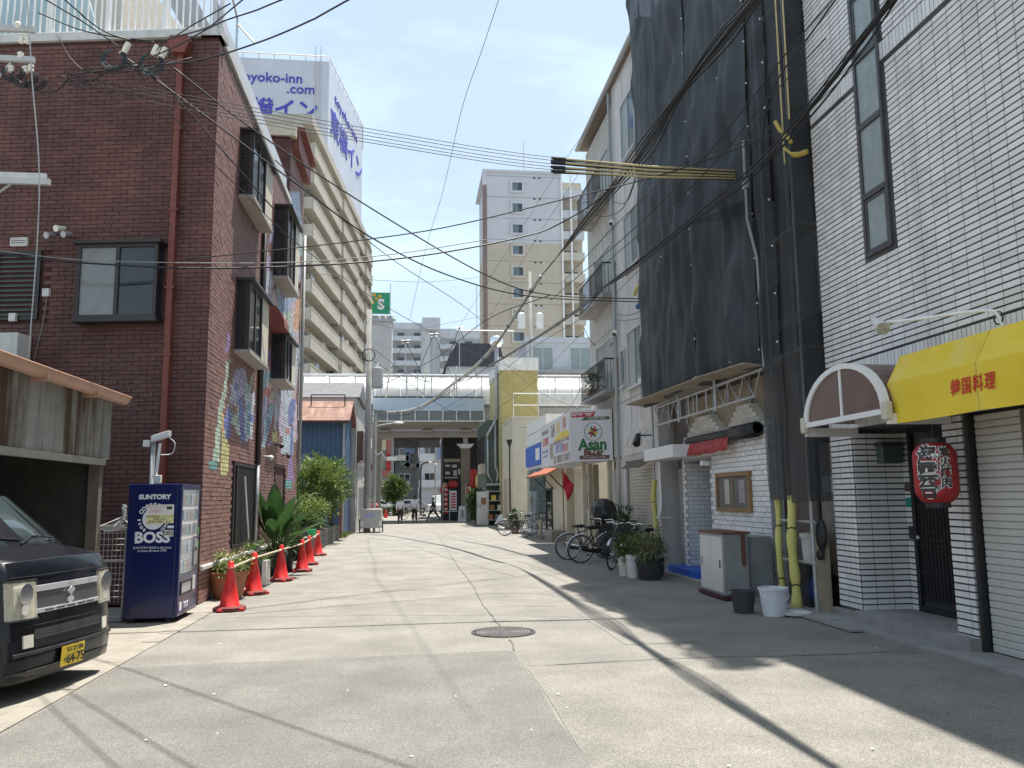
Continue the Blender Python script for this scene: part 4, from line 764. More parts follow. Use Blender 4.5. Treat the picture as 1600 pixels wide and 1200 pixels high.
# ================================================================= VENDING MACHINE
M['vm_blue'] = mat('vm_blue', (.004, .011, .085), (.005, .014, .10), .28, 2, spec=.5, coat=.3)
M['decal'] = flat('decal', (.72, .75, .82), .5)
VX0, VX1, VY0, VY1 = -3.79, -3.10, 11.78, 12.76
vm = thing('vending_machine', 'dark blue coffee vending machine beside the brick wall', 'vending machine', (-3.45, 12.27, 0), world=True)
MB().box(VX0, VX1 - .05, VY0, VY1, .06, 1.83).build('cabinet', 'vm_blue', vm, bevel=.012)
for x in (VX0 + .06, VX1 - .14):
    for y in (VY0 + .06, VY1 - .06): MB().tube([(x, y, 0), (x, y, .07)], .03, 8).build('foot', 'dark', vm)
DF = Fr((VX1 - .05, VY0, 0), (0, 1, 0), (1, 0, 0))
dr = MB().frame(DF, .0, .98, .08, 1.825, .002, .05, .07).fb(DF, .07, .91, .08, .62, .002, .046).fb(DF, .66, .91, .62, 1.1, .002, .046).build('door', 'vm_blue', vm, bevel=.006)
dw = MB().fb(DF, .07, .91, 1.10, 1.755, .004, .012).fb(DF, .07, .66, .62, 1.10, .004, .012).build('display_back', mat('vm_display', (.62, .65, .66), (.72, .75, .75), .4, 3), vm)
M['vm_strip'] = flat('vm_strip', (.68, .68, .70), .4)
for z in (1.10, 1.30, 1.50): MB().fb(DF, .07, .91, z - .02, z + .035, .012, .045).build('price_strip', 'vm_strip', dw)
cc = [(.25, .35, .5), (.5, .3, .28), (.12, .14, .2), (.6, .55, .4), (.4, .5, .45), (.7, .7, .7), (.42, .36, .3), (.3, .5, .6)]
cans = []
for c in cc:
    nm = 'can_%02d%02d%02d' % tuple(int(x * 99) for x in c); mt_ = flat(nm, c, .3)
    cans.append(MB().lathe([(.022, 0), (.026, .008), (.026, .112), (.02, .125)], 10).mesh('drink_can', mt_))
for z in (.66, .88, 1.145, 1.345, 1.545):
    for i in range(6 if z < 1.1 else 9): inst(cans[(i * 3 + int(z * 20)) % 8], 'drink_can', dw, DF.P(.115 + i * .093, z, .03) , scale=(.9, .9, 1.2 if z < 1.1 or z > 1.5 else 1.0)).parent = dw
MB().fb(DF, .073, .655, .625, 1.075, .046, .05).fb(DF, .073, .907, 1.14, 1.275, .046, .05).fb(DF, .073, .907, 1.34, 1.475, .046, .05).fb(DF, .073, .907, 1.54, 1.75, .046, .05).build('display_window', glass('vm_glass', (.62, .68, .74), .03, .38), vm)
tr = MB().frame(DF, .12, .68, .34, .52, .047, .06, .025).build('dispenser', 'dark', vm); MB().fb(DF, .145, .655, .365, .495, .047, .052).build('flap', glass('flap', (.35, .37, .38), .1), tr)
MB().fb(DF, .72, .88, .70, 1.06, .047, .058).build('coin_panel', 'steel', vm); MB().fb(DF, .76, .84, .9, .94, .058, .064).build('coin_slot', 'dark', vm)
MB().fb(DF, .915, .95, 1.12, 1.22, .05, .056).fb(DF, .915, .95, .92, 1.02, .05, .056).build('lamp_panel', flat('vm_green', (.15, .6, .2), .4), vm)
MB().fb(DF, .73, .87, .36, .55, .047, .053).build('price_card', 'white', vm)
text('TAX', .12, 'decal', vm, DF.P(.42, .19, .048), (0, 1, 0), (0, 0, 1), bold=.002)
MB().fb(DF, .1, .2, .14, .25, .047, .051).build('sticker', 'decal', vm)
SF = Fr((VX0, VY0, 0), (1, 0, 0), (0, -1, 0))
def vt(s, size, a, z, **k): return text(s, size, 'decal', vm, SF.P(a, z, .001), (1, 0, 0), (0, 0, 1), **k)
vt('SUNTORY', .085, .34, 1.655, bold=.004, sx=1.05); vt('SUNTORY BOSS is the boss', .042, .335, .985); vt('of them all since 1992', .042, .335, .945)
# slab-serif letters BOSS
bo = vt('BOSS', .195, .33, 1.115, bold=.0075, sx=1.02)
mb = MB(); 
for a in (.108,): mb.fb(SF, a, a + .05, 1.045, 1.062, .001, .0035).fb(SF, a, a + .05, 1.168, 1.185, .001, .0035)
mb.build('serif', 'decal', bo)
MB().disc(SF.P(.335, 1.365, .0035), (0, -1, 0), .142, 40).build('logo_disc', 'decal', vm)
for ch, a_ in zip('BOSS COFFEE', [232, 216, 200, 184, 0, 150, 134, 118, 102, 86, 70]):
    if ch == ' ': continue
    a0 = R(a_); c = SF.P(.335 + .182 * math.cos(a0), 1.365 + .182 * math.sin(a0), .001)
    text(ch, .072 if a_ < 160 else .05, 'decal', vm, c, (math.sin(a0), 0, -math.cos(a0)), (math.cos(a0), 0, math.sin(a0)), bold=.003)
for ch, a_ in zip('COFFEE', [-50, -40, -30, -20, -10, 0]):
    a0 = R(a_); c = SF.P(.335 + .185 * math.cos(a0), 1.365 + .185 * math.sin(a0), .001)
    text(ch, .05, 'decal', vm, c, (-math.sin(a0), 0, math.cos(a0)), (-math.cos(a0), 0, -math.sin(a0)), bold=.002)
MB().fb(SF, .27, .36, 1.325, 1.36, .0036, .0046).fb(SF, .24, .30, 1.30, 1.325, .0036, .0046).build('logo_mark', 'vm_blue', vm)
nt_ = MB().fb(SF, .245, .595, 1.42, 1.555, .004, .006).build('notice', 'white', vm); MB().fb(SF, .245, .595, 1.305, 1.42, .004, .0061).build('notice_lower', flat('notice_yellow', (.72, .70, .36), .6), nt_)
M['ink'] = flat('ink', (.05, .045, .04), .6); M['ink_pink'] = flat('ink_pink', (.65, .25, .3), .6)
for s_, z, mt_, a in (('防犯カメラ', 1.525, 'ink_pink', .37), ('作動中', 1.465, 'ink_pink', .36), ('24時間録画しています', 1.395, 'ink', .42), ('故障の際は', 1.36, 'ink', .42), ('警察に通報します', 1.325, 'ink', .42)):
    text(s_, .036 if mt_ == 'ink' else .048, mt_, nt_, SF.P(a, z, .0065), (1, 0, 0), (0, 0, 1), ext=.0005)
MB().fb(SF, .5, .57, 1.49, 1.53, .006, .0075).build('camera_pictogram', 'ink', nt_)
st_ = MB().fb(SF, .475, .60, 1.13, 1.215, .004, .006).build('sticker', 'white', vm); text('085', .085, 'ink', st_, SF.P(.538, 1.172, .0065), (1, 0, 0), (0, 0, 1), bold=.001); MB().fb(SF, .52, .60, 1.24, 1.275, .004, .006).build('sticker', 'decal', vm)

# ================================================================= things between garage and brick wall
t = thing('camera_post', 'grey post with a white security camera behind the vending machine', 'camera post', (-3.85, 12.95, 0), world=True)
MB().tube([(-3.85, 12.95, 0), (-3.85, 12.95, 2.50)], .032, 10).build('post', 'galv', t, smooth=True)
MB().add([(-3.87, 12.87, 2.47), (-3.60, 12.80, 2.55), (-3.58, 12.90, 2.55), (-3.85, 12.97, 2.47), (-3.87, 12.87, 2.56), (-3.60, 12.80, 2.64), (-3.58, 12.90, 2.64), (-3.85, 12.97, 2.56)], [(0, 3, 2, 1), (4, 5, 6, 7), (0, 1, 5, 4), (1, 2, 6, 5), (2, 3, 7, 6), (3, 0, 4, 7)]).build('camera', 'white', t, bevel=.01)
MB().box(-3.80, -3.70, 12.86, 12.94, 1.86, 1.98).box(-3.98, -3.89, 12.88, 12.96, 2.40, 2.50).build('junction_box', 'white', t, bevel=.008)
MB().tube([(-3.78, 12.91, 1.95), (-3.76, 12.9, 2.2), (-3.74, 12.9, 2.45)], .022, 8).build('conduit', 'white', t); MB().tube(curve_pts([(-3.62, 12.86, 2.55), (-3.52, 12.86, 2.45), (-3.56, 12.88, 2.3), (-3.72, 12.9, 2.28)]), .007, 5).build('lead', 'white', t)
t = thing('hanger_stand', 'thin stand hung with a bunch of white clothes hangers', 'hanger stand', (-3.98, 12.1, 0), world=True)
MB().tube([(-3.9, 12.1, .03), (-3.9, 12.1, 1.42)], .018, 8).build('post', 'galv', t); MB().box(-4.05, -3.84, 11.9, 12.25, .01, .10).build('base', 'grey_plastic', t, bevel=.02)
for i in range(7):
    a = R(150 + i * 16 + rnd.uniform(-8, 8)); ex = V((math.cos(a), math.sin(a) * .4, 0)); c = V((-3.93, 12.08 + i * .012, 1.36 + rnd.uniform(-.03, .05)))
    MB().tube([c + V((0, 0, .12)), c + ex * .03 + V((0, 0, .16)), c, c + ex * .32 + V((0, 0, -.13)), c - ex * .12 + V((0, 0, -.11)), c], .011, 6).build('clothes_hanger', 'white', t)
t = thing('wire_rack', 'white wire mesh rack standing between the garage and vending machine', 'rack', (-4.2, 12.4, 0), world=True)
mb = MB().tube([(-4.55, 12.5, 1.26), (-3.86, 12.5, 1.26)], .022, 6).tube([(-4.55, 12.5, .78), (-3.86, 12.5, .78)], .018, 6)
for x in (-4.55, -3.86): mb.tube([(x, 12.5, .02), (x, 12.5, 1.27)], .014, 6)
mb.build('frame', 'white_dirty', t)
mb = MB()
for i in range(1, 12): x = -4.55 + i * .0575; mb.tube([(x, 12.5, .2), (x, 12.5, 1.25)], .004, 4)
for i in range(1, 14): z = .2 + i * .08; mb.tube([(-4.55, 12.5, z), (-3.86, 12.5, z)], .004, 4)
mb.build('wire_mesh', 'white_dirty', t, kind='stuff')
M['terracotta'] = mat('terracotta', (.33, .12, .06), (.42, .17, .09), .8, 6, bump=.1, streak=.2, streakc=(.5, .4, .32))
def pot(parent, r, h, mt, rim=True, soil=True, name='pot', sq=False):
    pr = [(r * .72, 0), (r * .97, h * .86), (r * 1.04, h * .87), (r * 1.04, h), (r * .94, h), (r * .92, h * .9)] if rim else [(r * .78, 0), (r, h), (r * .95, h), (r * .93, h * .93)]
    o = MB().lathe(pr, 24).build(name, mt, parent, smooth=False, bevel=.006)
    if soil: MB().disc((0, 0, h * .9), (0, 0, 1), r * .94, 20).build('soil', mat('soil', (.04, .03, .022), (.07, .05, .035), 1, 20), o)
    return o
t = thing('flower_pot', 'empty terracotta pot on the ground left of the vending machine', 'flower pot', (-4.12, 11.55, .01)); pot(t, .2, .34, 'terracotta')

# ================================================================= TRAFFIC CONES AND BARS
M['cone'] = mat('cone', (.60, .022, .022), (.68, .032, .028), .42, 5, streak=.12, streakc=(.4, .02, .02))
M['cone_base'] = mat('cone_base', (.10, .025, .025), (.16, .035, .03), .8, 12)
cn = thing('traffic_cone', 'red traffic cone nearest to the vending machine', 'traffic cone', (-2.66, 12.9, .0), R(18), 'red traffic cones along the brick wall')
MB().lathe([(.165, .055), (.16, .075), (.14, .09), (.045, .60), (.052, .605), (.052, .63), (.045, .635), (.04, .70), (.025, .715)], 24).build('cone_body', 'cone', cn, smooth=True)
MB().box(-.19, .19, -.19, .19, .012, .05).build('base_plate', 'cone', cn, bevel=.01)
wt = MB().lathe([(.13, .0), (.135, .07), (.20, .075), (.235, .055), (.235, .0)], 8).build('weight_ring', 'cone_base', cn)
cones = [(-2.66, 12.9), (-2.70, 15.0), (-2.60, 17.3), (-2.47, 19.45), (-2.55, 21.4), (-2.71, 24.8)]
cl = ['', 'red traffic cone second from the vending machine, beside the terracotta planter', 'red traffic cone in front of the large-leaved potted plant', 'red traffic cone fourth from the vending machine, on a tilted dark weight', 'red traffic cone half hidden right behind another cone', 'red traffic cone farthest from the vending machine']
for i, (x, y) in enumerate(cones[1:], 1): copy_tree(cn, (x, y, 0), R(18 + 25 * i), cl[i])
M['bar_y'] = flat('bar_y', (.66, .60, .42), .5); M['bar_k'] = flat('bar_k', (.25, .16, .12), .5)
bl = ['striped cone bar spanning the two cones nearest the vending machine', 'striped cone bar in front of the large-leaved plant', 'striped cone bar between the third and fourth cones', 'short striped cone bar near the two overlapping cones', 'striped cone bar reaching the farthest cone']
for i in range(5):
    a, b = V((*cones[i], .615)), V((*cones[i + 1], .615)); t = thing('cone_bar', bl[i], 'cone bar', (a + b) / 2, 0, 'striped bars linking the cones', world=True)
    d = (b - a).normalized(); a2 = a + d * .055; b2 = b - d * .055; L_ = (b2 - a2).length
    MB().tube([a2, b2], .019, 8).build('tube', 'bar_y', t)
    for k in range(int(L_ / .2)):
        p = a2 + d * (.06 + k * .2); MB().tube([p, p + d * .1], .0205, 8).build('stripe', 'bar_k', t)
    for p in (a, b): q = [p + V((math.cos(R(x)) * .06, math.sin(R(x)) * .06, 0)) for x in range(0, 360, 30)]; MB().tube(q, .008, 5, closed=True).build('ring', 'bar_k', t)

# ================================================================= PLANTS
def leafmat(name, c1, c2, tint=.3):
    m = mat(name, c1, c2, .5, 5, tint=tint, spec=.35)
    b = m.node_tree.nodes['Principled BSDF']; b.inputs['Subsurface Weight'].default_value = 0.0
    t = m.node_tree; tr = N(t, 'ShaderNodeBsdfTranslucent'); mxs = N(t, 'ShaderNodeMixShader'); mxs.inputs[0].default_value = .28
    src = b.inputs['Base Color'].links[0].from_socket; t.links.new(src, tr.inputs['Color'])
    out = [n for n in t.nodes if n.type == 'OUTPUT_MATERIAL'][0]; t.links.new(b.outputs[0], mxs.inputs[1]); t.links.new(tr.outputs[0], mxs.inputs[2]); t.links.new(mxs.outputs[0], out.inputs[0]); M[name] = m
    return m
leafmat('leaf_mid', (.055, .105, .022), (.10, .16, .04)); leafmat('leaf_dark', (.03, .07, .018), (.06, .11, .03)); leafmat('leaf_light', (.11, .17, .035), (.17, .22, .06)); leafmat('leaf_big', (.028, .085, .022), (.06, .13, .035), .12); leafmat('leaf_pale', (.14, .17, .06), (.22, .22, .10)); leafmat('petal', (.6, .55, .25), (.7, .6, .4))
leafmat('leaf_far', (.06, .10, .03), (.10, .15, .045))
M['bark'] = mat('bark', (.09, .065, .045), (.15, .115, .085), .9, 8, bump=.5)
def leaf(mb, p, d, s, up=V((0, 0, 1)), asp=.45, tint=0.5):
    d = d.normalized(); x = d.cross(up); x = x.normalized() if x.length > 1e-3 else V((1, 0, 0)); n = x.cross(d)
    b = p + d * s * .45 - n * s * .04
    mb.add([p, b + x * s * asp * .5 + n * s * .08, p + d * s - n * s * .12, b - x * s * asp * .5 + n * s * .08, b], [(0, 1, 4), (1, 2, 4), (4, 2, 3), (0, 4, 3)], tint)
def rdir(z0=-1): 
    while 1:
        v = V((rnd.uniform(-1, 1), rnd.uniform(-1, 1), rnd.uniform(z0, 1)))
        if .05 < v.length < 1: return v.normalized()
def clumps(mb, c, rx, ry, rz, nclump, nleaf, size, cr, shell=.45, droop=0.0):
    c = V(c)
    for _ in range(nclump):
        v = rdir(-.9); rr = rnd.uniform(shell, 1.0) if rnd.random() < .86 else rnd.uniform(1.0, 1.2)
        q = c + V((v.x * rx, v.y * ry, v.z * rz)) * rr; tb = rnd.random() * .5
        for _ in range(nleaf):
            w_ = rdir(); p = q + w_ * cr * rnd.uniform(.2, 1); d = (w_ + v * .9 + V((0, 0, .25 - droop))).normalized()
            leaf(mb, p, d, size * rnd.uniform(.5, 1.35), tint=tb + rnd.random() * .5)
def shrub(name, label, cat, loc, rx, ry, rz, zc, mt, ncl, nl, size, cr, trunk=.05, group=None, stems=4):
    t = thing(name, label, cat, loc, rnd.uniform(0, 6), group)
    mb = MB(); clumps(mb, (0, 0, zc), rx, ry, rz, ncl, nl, size, cr); mb.build('crown', mt, t)
    mb = MB()
    for k in range(stems):
        a = 2 * math.pi * k / stems; e = V((math.cos(a) * rx * .5, math.sin(a) * ry * .5, zc + rz * rnd.uniform(.1, .5)))
        mb.tube(curve_pts([(math.cos(a) * trunk * .5, math.sin(a) * trunk * .5, 0), (math.cos(a) * rx * .15, math.sin(a) * ry * .15, zc * .5), e], 4), [trunk * (1 - i / 10) for i in range(9)], 6)
    mb.build('trunk', 'bark', t); return t
# big-leaved plant: every leaf a part
def paddle(parent, base, tip, width, bend, mt='leaf_big', name='leaf', stalk=.35):
    base, tip = V(base), V(tip); ax = tip - base; side = ax.cross(V((bend.x, bend.y, 0.01))).normalized() if bend.length > 0 else ax.cross(V((0, 1, 0))).normalized()
    mb = MB(); n = 10; vs = []
    sag = V((bend.x, bend.y, -.4 * bend.length))
    def c(t): return base + ax * t + V((bend.x, bend.y, 0)) * (t * t) * .5 - V((0, 0, 1)) * bend.length * (t ** 3) * .35
    mb.tube([c(i / 6 * stalk) for i in range(7)], [.014 - .001 * i for i in range(7)], 6)
    for i in range(n + 1):
        t = i / n; p = c(stalk + (1 - stalk) * t); wv = width * math.sin(math.pi * min(1, (t * .96 + .04)) ** .8) ** .75 * (1 if t < .98 else .1)
        nn = (c(min(1, stalk + (1 - stalk) * t + .02)) - c(stalk + (1 - stalk) * t - .02)).normalized().cross(side)
        vs += [p + side * wv + nn * wv * .3, p + side * wv * .5 + nn * wv * .08, p, p - side * wv * .5 + nn * wv * .08, p - side * wv + nn * wv * .3]
    fs = []
    for i in range(n):
        for j in range(4): a = i * 5 + j; fs.append((a, a + 1, a + 6, a + 5))
    mb.add(vs, fs); return mb.build(name, mt, parent, smooth=True)
M['black_pot'] = mat('black_pot', (.025, .025, .027), (.04, .04, .042), .6, 5)
def frond(mb, base, a, l, elev, n=26, w=.16):
    d = V((math.cos(a), math.sin(a), 0)); side = V((-math.sin(a), math.cos(a), 0)); pts = []
    for i in range(n + 1):
        t = i / n; pts.append(V(base) + d * l * (t * math.cos(elev) + .1 * t * t) + V((0, 0, 1)) * l * (math.sin(elev) * t - .55 * t * t))
    mb.tube(pts, [.009 * (1 - .7 * i / n) for i in range(n + 1)], 4); mb.t = mb.t + [.5] * (len(mb.f) - len(mb.t))
    for i in range(2, n):
        t = i / n; ww = w * math.sin(math.pi * min(1, .12 + t * .88)) ** .6
        for s_ in (-1, 1): dd = side * s_ * 1 + d * .55 + V((0, 0, .22)); leaf(mb, pts[i], dd, ww * 1.25, asp=.12, tint=rnd.random())
t = thing('potted_plant', 'large paddle-leaved plant in a black pot behind the third cone', 'potted plant', (-2.95, 18.6, .02)); t.scale = (1.18, 1.18, 1.12); pot(t, .24, .42, 'black_pot')
for a, h, r, w_ in ((200, 1.45, .35, .15), (150, 1.72, .3, .16), (110, 1.86, .1, .15), (250, 1.5, .25, .16), (300, 1.45, .45, .14), (340, 1.35, .6, .15), (20, 1.1, .75, .13), (60, 1.6, .35, .15), (270, 1.2, .55, .13), (320, 1.0, .75, .12), (180, 1.15, .55, .13), (90, 1.4, .5, .14), (280, 1.75, .2, .15), (225, 1.8, .3, .14), (350, 1.62, .4, .15)):
    a = R(a + rnd.uniform(-10, 10)); paddle(t, (math.cos(a) * .04, math.sin(a) * .04, .38), (math.cos(a) * r, math.sin(a) * r, h), w_, V((math.cos(a) * .35, math.sin(a) * .35, 0)))
paddle(t, (.02, -.05, .38), (-.22, -.2, 1.0), .08, V((-.2, -.2, 0)), mat('dead_leaf', (.45, .38, .25), (.55, .48, .35), .8, 6), 'dead_leaf'); M['dead_leaf'] = MATS['dead_leaf']
t = thing('cycad', 'cycad with arching feathery fronds in a black tub by the wall', 'cycad', (-2.98, 22.3, .02)); pot(t, .28, .5, 'black_pot')
MB().lathe([(.1, .4), (.12, .6), (.09, .8), (.05, .86)], 10).build('trunk', 'bark', t)
for k in range(30):
    mb = MB(); frond(mb, (0, 0, .82), R(k * 137.5), rnd.uniform(.9, 1.25), R(rnd.uniform(28, 72))); mb.build('frond', 'leaf_dark' if k % 3 else 'leaf_mid', t)
t = thing('planter', 'round terracotta planter with low pale flowers behind the first two cones', 'planter', (-3.02, 14.5, .015)); pot(t, .31, .42, 'terracotta')
mb = MB(); clumps(mb, (0, 0, .5), .3, .3, .2, 60, 14, .075, .08); mb.build('foliage', 'leaf_light', t, kind='stuff'); mb = MB(); clumps(mb, (0, 0, .56), .3, .3, .2, 30, 5, .05, .06); mb.build('flower', 'petal', t, kind='stuff')
t = thing('planter', 'dark square pot with trailing leaves between the second and third cones', 'planter', (-2.98, 16.6, .015)); MB().prism([(-.2, -.2), (.2, -.2), (.2, .2), (-.2, .2)], lambda a, b, d: (a * (.8 + d * .5), b * (.8 + d * .5), d), 0, .42).build('pot', 'black_pot', t)
MB().box(.17, .25, -.24, .2, .0, .45).build('trim_board', 'white_dirty', t)
mb = MB(); clumps(mb, (0, 0, .55), .26, .26, .25, 40, 12, .09, .1); mb.build('foliage', 'leaf_mid', t)
t = thing('planter', 'tall dark pot with drooping leaves just behind the third cone', 'planter', (-2.9, 19.7, .015)); pot(t, .24, .6, 'black_pot', rim=False); mb = MB(); clumps(mb, (0, 0, .65), .35, .35, .25, 40, 12, .16, .12); mb.build('foliage', 'leaf_dark', t)
t = thing('tool_crate', 'grey crate holding a small green bucket near the far cones', 'crate', (-2.95, 25.3, .01)); MB().box(-.22, .22, -.3, .3, 0, .5).build('body', 'concrete_grey', t, bevel=.01); MB().lathe([(.1, .5), (.13, .72), (.12, .72)], 16).build('bucket', flat('green_plastic', (.03, .42, .14), .4), t)
t = thing('small_pot_tray', 'white tray crowded with little dark plant pots behind the cones', 'tray', (-2.85, 22.0, .01)); MB().box(-.3, .3, -.6, .6, .0, .06).build('tray', 'white_dirty', t)
pm = MB().lathe([(.06, .06), (.085, .22), (.075, .22)], 12).mesh('pot', 'black_pot')
for i in range(8): inst(pm, 'pot', t, (-.15 + .3 * (i % 2), -.45 + .3 * (i // 2), 0))
# long dark planter with shrubs
t = thing('long_planter', 'long dark board planter holding shrubs past the brick building', 'planter', (-3.7, 30, 0), world=True)
M['board_dark'] = mat('board_dark', (.035, .035, .038), (.06, .058, .058), .6, 5)
for (x0, x1, y0, y1) in ((-2.98, -2.94, 25.8, 34.5), (-4.8, -4.76, 25.8, 34.5), (-4.8, -2.94, 25.76, 25.8), (-4.8, -2.94, 34.5, 34.54)):
    for k in range(3): MB().box(x0, x1, y0, y1, .02 + k * .20, .21 + k * .20).build('board', 'board_dark' if k or 1 else 'wood', t)
MB().box(-4.76, -2.98, 25.8, 34.5, .4, .52).build('soil', MATS['soil'], t)
sg = 'shrubs in the long planter'
shrub('round_shrub', 'tall rounded light green shrub in the long planter', 'shrub', (-3.75, 31.5, .5), 1.05, 1.4, 1.0, 1.55, 'leaf_light', 300, 26, .15, .26, .05, sg)
shrub('round_shrub', 'darker green shrub overhanging the end of the long planter', 'shrub', (-3.25, 34.0, .5), .85, .9, .75, 1.75, 'leaf_mid', 150, 26, .15, .24, .05, sg)
shrub('low_shrub', 'low yellow-green shrub at the near side of the long planter', 'shrub', (-3.4, 28.6, .5), .55, .9, .45, .7, 'leaf_light', 110, 24, .11, .18, .03, sg)
shrub('low_shrub', 'shaded dark shrub against the brick wall end in the long planter', 'shrub', (-4.2, 27.3, .5), .6, .9, .8, .9, 'leaf_dark', 110, 24, .12, .2, .03, sg)
t = tag(MB().box(-3.02, -2.9, 35.2, 35.35, 0, 1.7).build('brick_gatepost', mat('gatepost', (.2, .07, .05), (.27, .1, .08), .8, 9)), 'narrow red brick gatepost at the end of the long planter', 'gatepost')
mb = MB()
for _ in range(260): x, y = rnd.uniform(-3.1, -2.75), rnd.uniform(35, 38.5); leaf(mb, V((x, y, 0)), V((rnd.uniform(-.4, .4), rnd.uniform(-.4, .4), 1)), rnd.uniform(.12, .28), asp=.12, tint=rnd.random())
mb.build('roadside_grass', 'leaf_light', kind='stuff')
# ================================================================= TILED BUILDING (right foreground)
RF = Fr((5.65, 0, 0), (0, 1, 0), (-1, 0, 0))
tb = thing('tiled_building', 'pale grey tiled building with dark joints and a narrow strip window', 'building', (5.65, 8, 0), world=True)
TW, TH = .237, .0725
mb = MB().box(5.67, 12, -4, 10.8, 2.42, 12.5).box(5.67, 6.33, 10.22, 10.8, 0, 2.42).box(6.33, 12, 8.0, 10.8, 0, 2.42).box(5.67, 6.33, 8.02, 8.36, 0, 2.42).box(5.85, 12, -4, 8.0, 0, 2.42).box(5.66, 5.84, -4, -3.5, 0, 2.42)
mb.build('wall', 'tile_joint', tb)
def tfield(a0, a1, b0, b1, holes, soldier=False):
    out = []; w, h = (TH, TW) if soldier else (TW, TH); b = b0
    while b + h <= b1 + 1e-4:
        a = a1
        while a - .03 > a0:
            x0, x1 = max(a - w + .013, a0), a
            if not any(x0 < q[1] and x1 > q[0] and b < q[3] - .01 and b + h > q[2] + .01 for q in holes): out.append((x0, x1, b, b + h - .0185))
            a -= w
        b += h
    return out
hol = [(8.98, 9.56, 4.53, 11.2), (5.55, 6.64, 7.1, 8.7)]
tf = tfield(-1, 10.79, 3.32, 6.85, hol) + tfield(-1, 10.79, 7.10, 12.45, hol) + tfield(-1, 10.79, 2.70, 3.05, []) + tfield(10.24, 10.79, .14, 2.42, []) + tfield(8.03, 8.35, .02, 2.42, [])
sol = tfield(-1, 10.79, 3.07, 3.32, [], True) + tfield(-1, 10.79, 6.86, 7.10, hol, True) + tfield(-1, 10.79, 2.44, 2.70, [], True)
full = [q for q in tf if abs(q[1] - q[0] - (TW - .013)) < 1e-3 and 3.3 < q[2] < 8.6 and q[0] > 5.9 and q[1] < 9.0]
full.sort(key=lambda q: (q[0] - 6.3) ** 2 * 1.0 + (q[2] - 4.9) ** 2 * .5); sing = full[:300]; ss = set(sing)
sm = MB(); f0 = Fr((0, 0, 0), RF.u, RF.n); add_brick(sm, f0, 0, TW - .013, 0, TH - .0185, .012, None); tme = sm.mesh('tile', 'tile_grey')
for q in sing: inst(tme, 'tile', tb, RF.P(q[0], q[2], -.02 + rnd.uniform(-.0015, .0015)))
mb = MB(); R2 = Fr((5.67, 0, 0), (0, 1, 0), (-1, 0, 0))
for q in tf + sol:
    if q not in ss: add_brick(mb, R2, *q, .012 + rnd.uniform(-.0015, .0015), rnd.random())
# recess: far side wall, back wall, near pillar side
sd = Fr((5.67, 10.22, 0), (1, 0, 0), (0, -1, 0)); bk = Fr((6.33, 0, 0), (0, 1, 0), (-1, 0, 0))
for q in tfield(0.0, .65, .14, 2.42, []): add_brick(mb, sd, *q, .012, rnd.random())
for q in tfield(9.99, 10.2, .14, 2.42, []) + tfield(8.4, 9.17, .14, 2.42, []): add_brick(mb, bk, *q, .012, rnd.random())
sp = Fr((5.67, 8.02, 0), (1, 0, 0), (0, -1, 0))
for q in tfield(0, .16, .02, 2.42, []): add_brick(mb, sp, *q, .012, rnd.random())
mb.build('tile_course', 'tile_grey', tb, kind='stuff')
MB().box(5.55, 6.33, 8.02, 10.22, .02, .14).build('threshold', 'concrete_grey', tb)
MB().box(5.60, 5.67, 8.1, 10.9, .02, .10).build('threshold', 'concrete_grey', tb)
# strip window
WF = Fr((5.668, 0, 0), (0, 1, 0), (-1, 0, 0))
sw = MB().frame(WF, 8.98, 9.56, 4.53, 11.2, .0, .035, .045)
zs = [4.53, 5.30, 6.22, 7.12, 8.0, 8.9, 9.8, 11.2]
for z in zs[1:-1]: sw.fb(WF, 9.02, 9.52, z - .035, z + .035, 0.002, .04)
sw = sw.build('strip_window', mat('frame_grey', (.055, .055, .06), (.08, .08, .085), .45, 6), tb)
for i, (z0, z1) in enumerate(zip(zs, zs[1:])): MB().fb(WF, 9.03, 9.51, z0 + .04, z1 - .04, .003, .012).build('pane', 'glass_frost', sw); (MB().frame(WF, 9.04, 9.50, z0 + .05, z1 - .05, .012, .026, .03).build('sash', MATS['frame_grey'], sw) if i in (0, 3) else None)
window(tb, WF, 5.58, 6.62, 7.12, 8.68, 0, .05, .05, 2, MATS['frame_grey'], 'glass_frost')
# door with iron grille on the recess back wall
df = MB().frame(bk, 9.17, 9.99, .14, 2.42, .0, .06, .07).fb(bk, 9.24, 9.92, 2.0, 2.06, .0, .05).build('door', 'black', tb)
MB().fb(bk, 9.24, 9.92, .14, 2.0, .005, .02).build('door_panel', 'dark', df)
mb = MB()
for i in range(9): a = 9.30 + i * .07; mb.fb(bk, a, a + .012, .3, 1.9, .035, .05)
for z in (.3, .62, .95, 1.02, 1.12, 1.45, 1.9): mb.fb(bk, 9.27, 9.89, z, z + .014, .032, .052)
for k in range(4):
    for s_ in (-1, 1):
        cx, cz = 9.58 + s_ * .13, (.46, .78, 1.28, 1.67)[k]; mb.tube([bk.P(cx + .06 * math.cos(R(x)), cz + .08 * math.sin(R(x)), .045) for x in range(0, 300, 30)], .006, 5)
mb.build('iron_grille', 'black', df); MB().ball(bk.P(9.86, 1.05, .08), .03, 10).build('door_knob', 'steel', df)
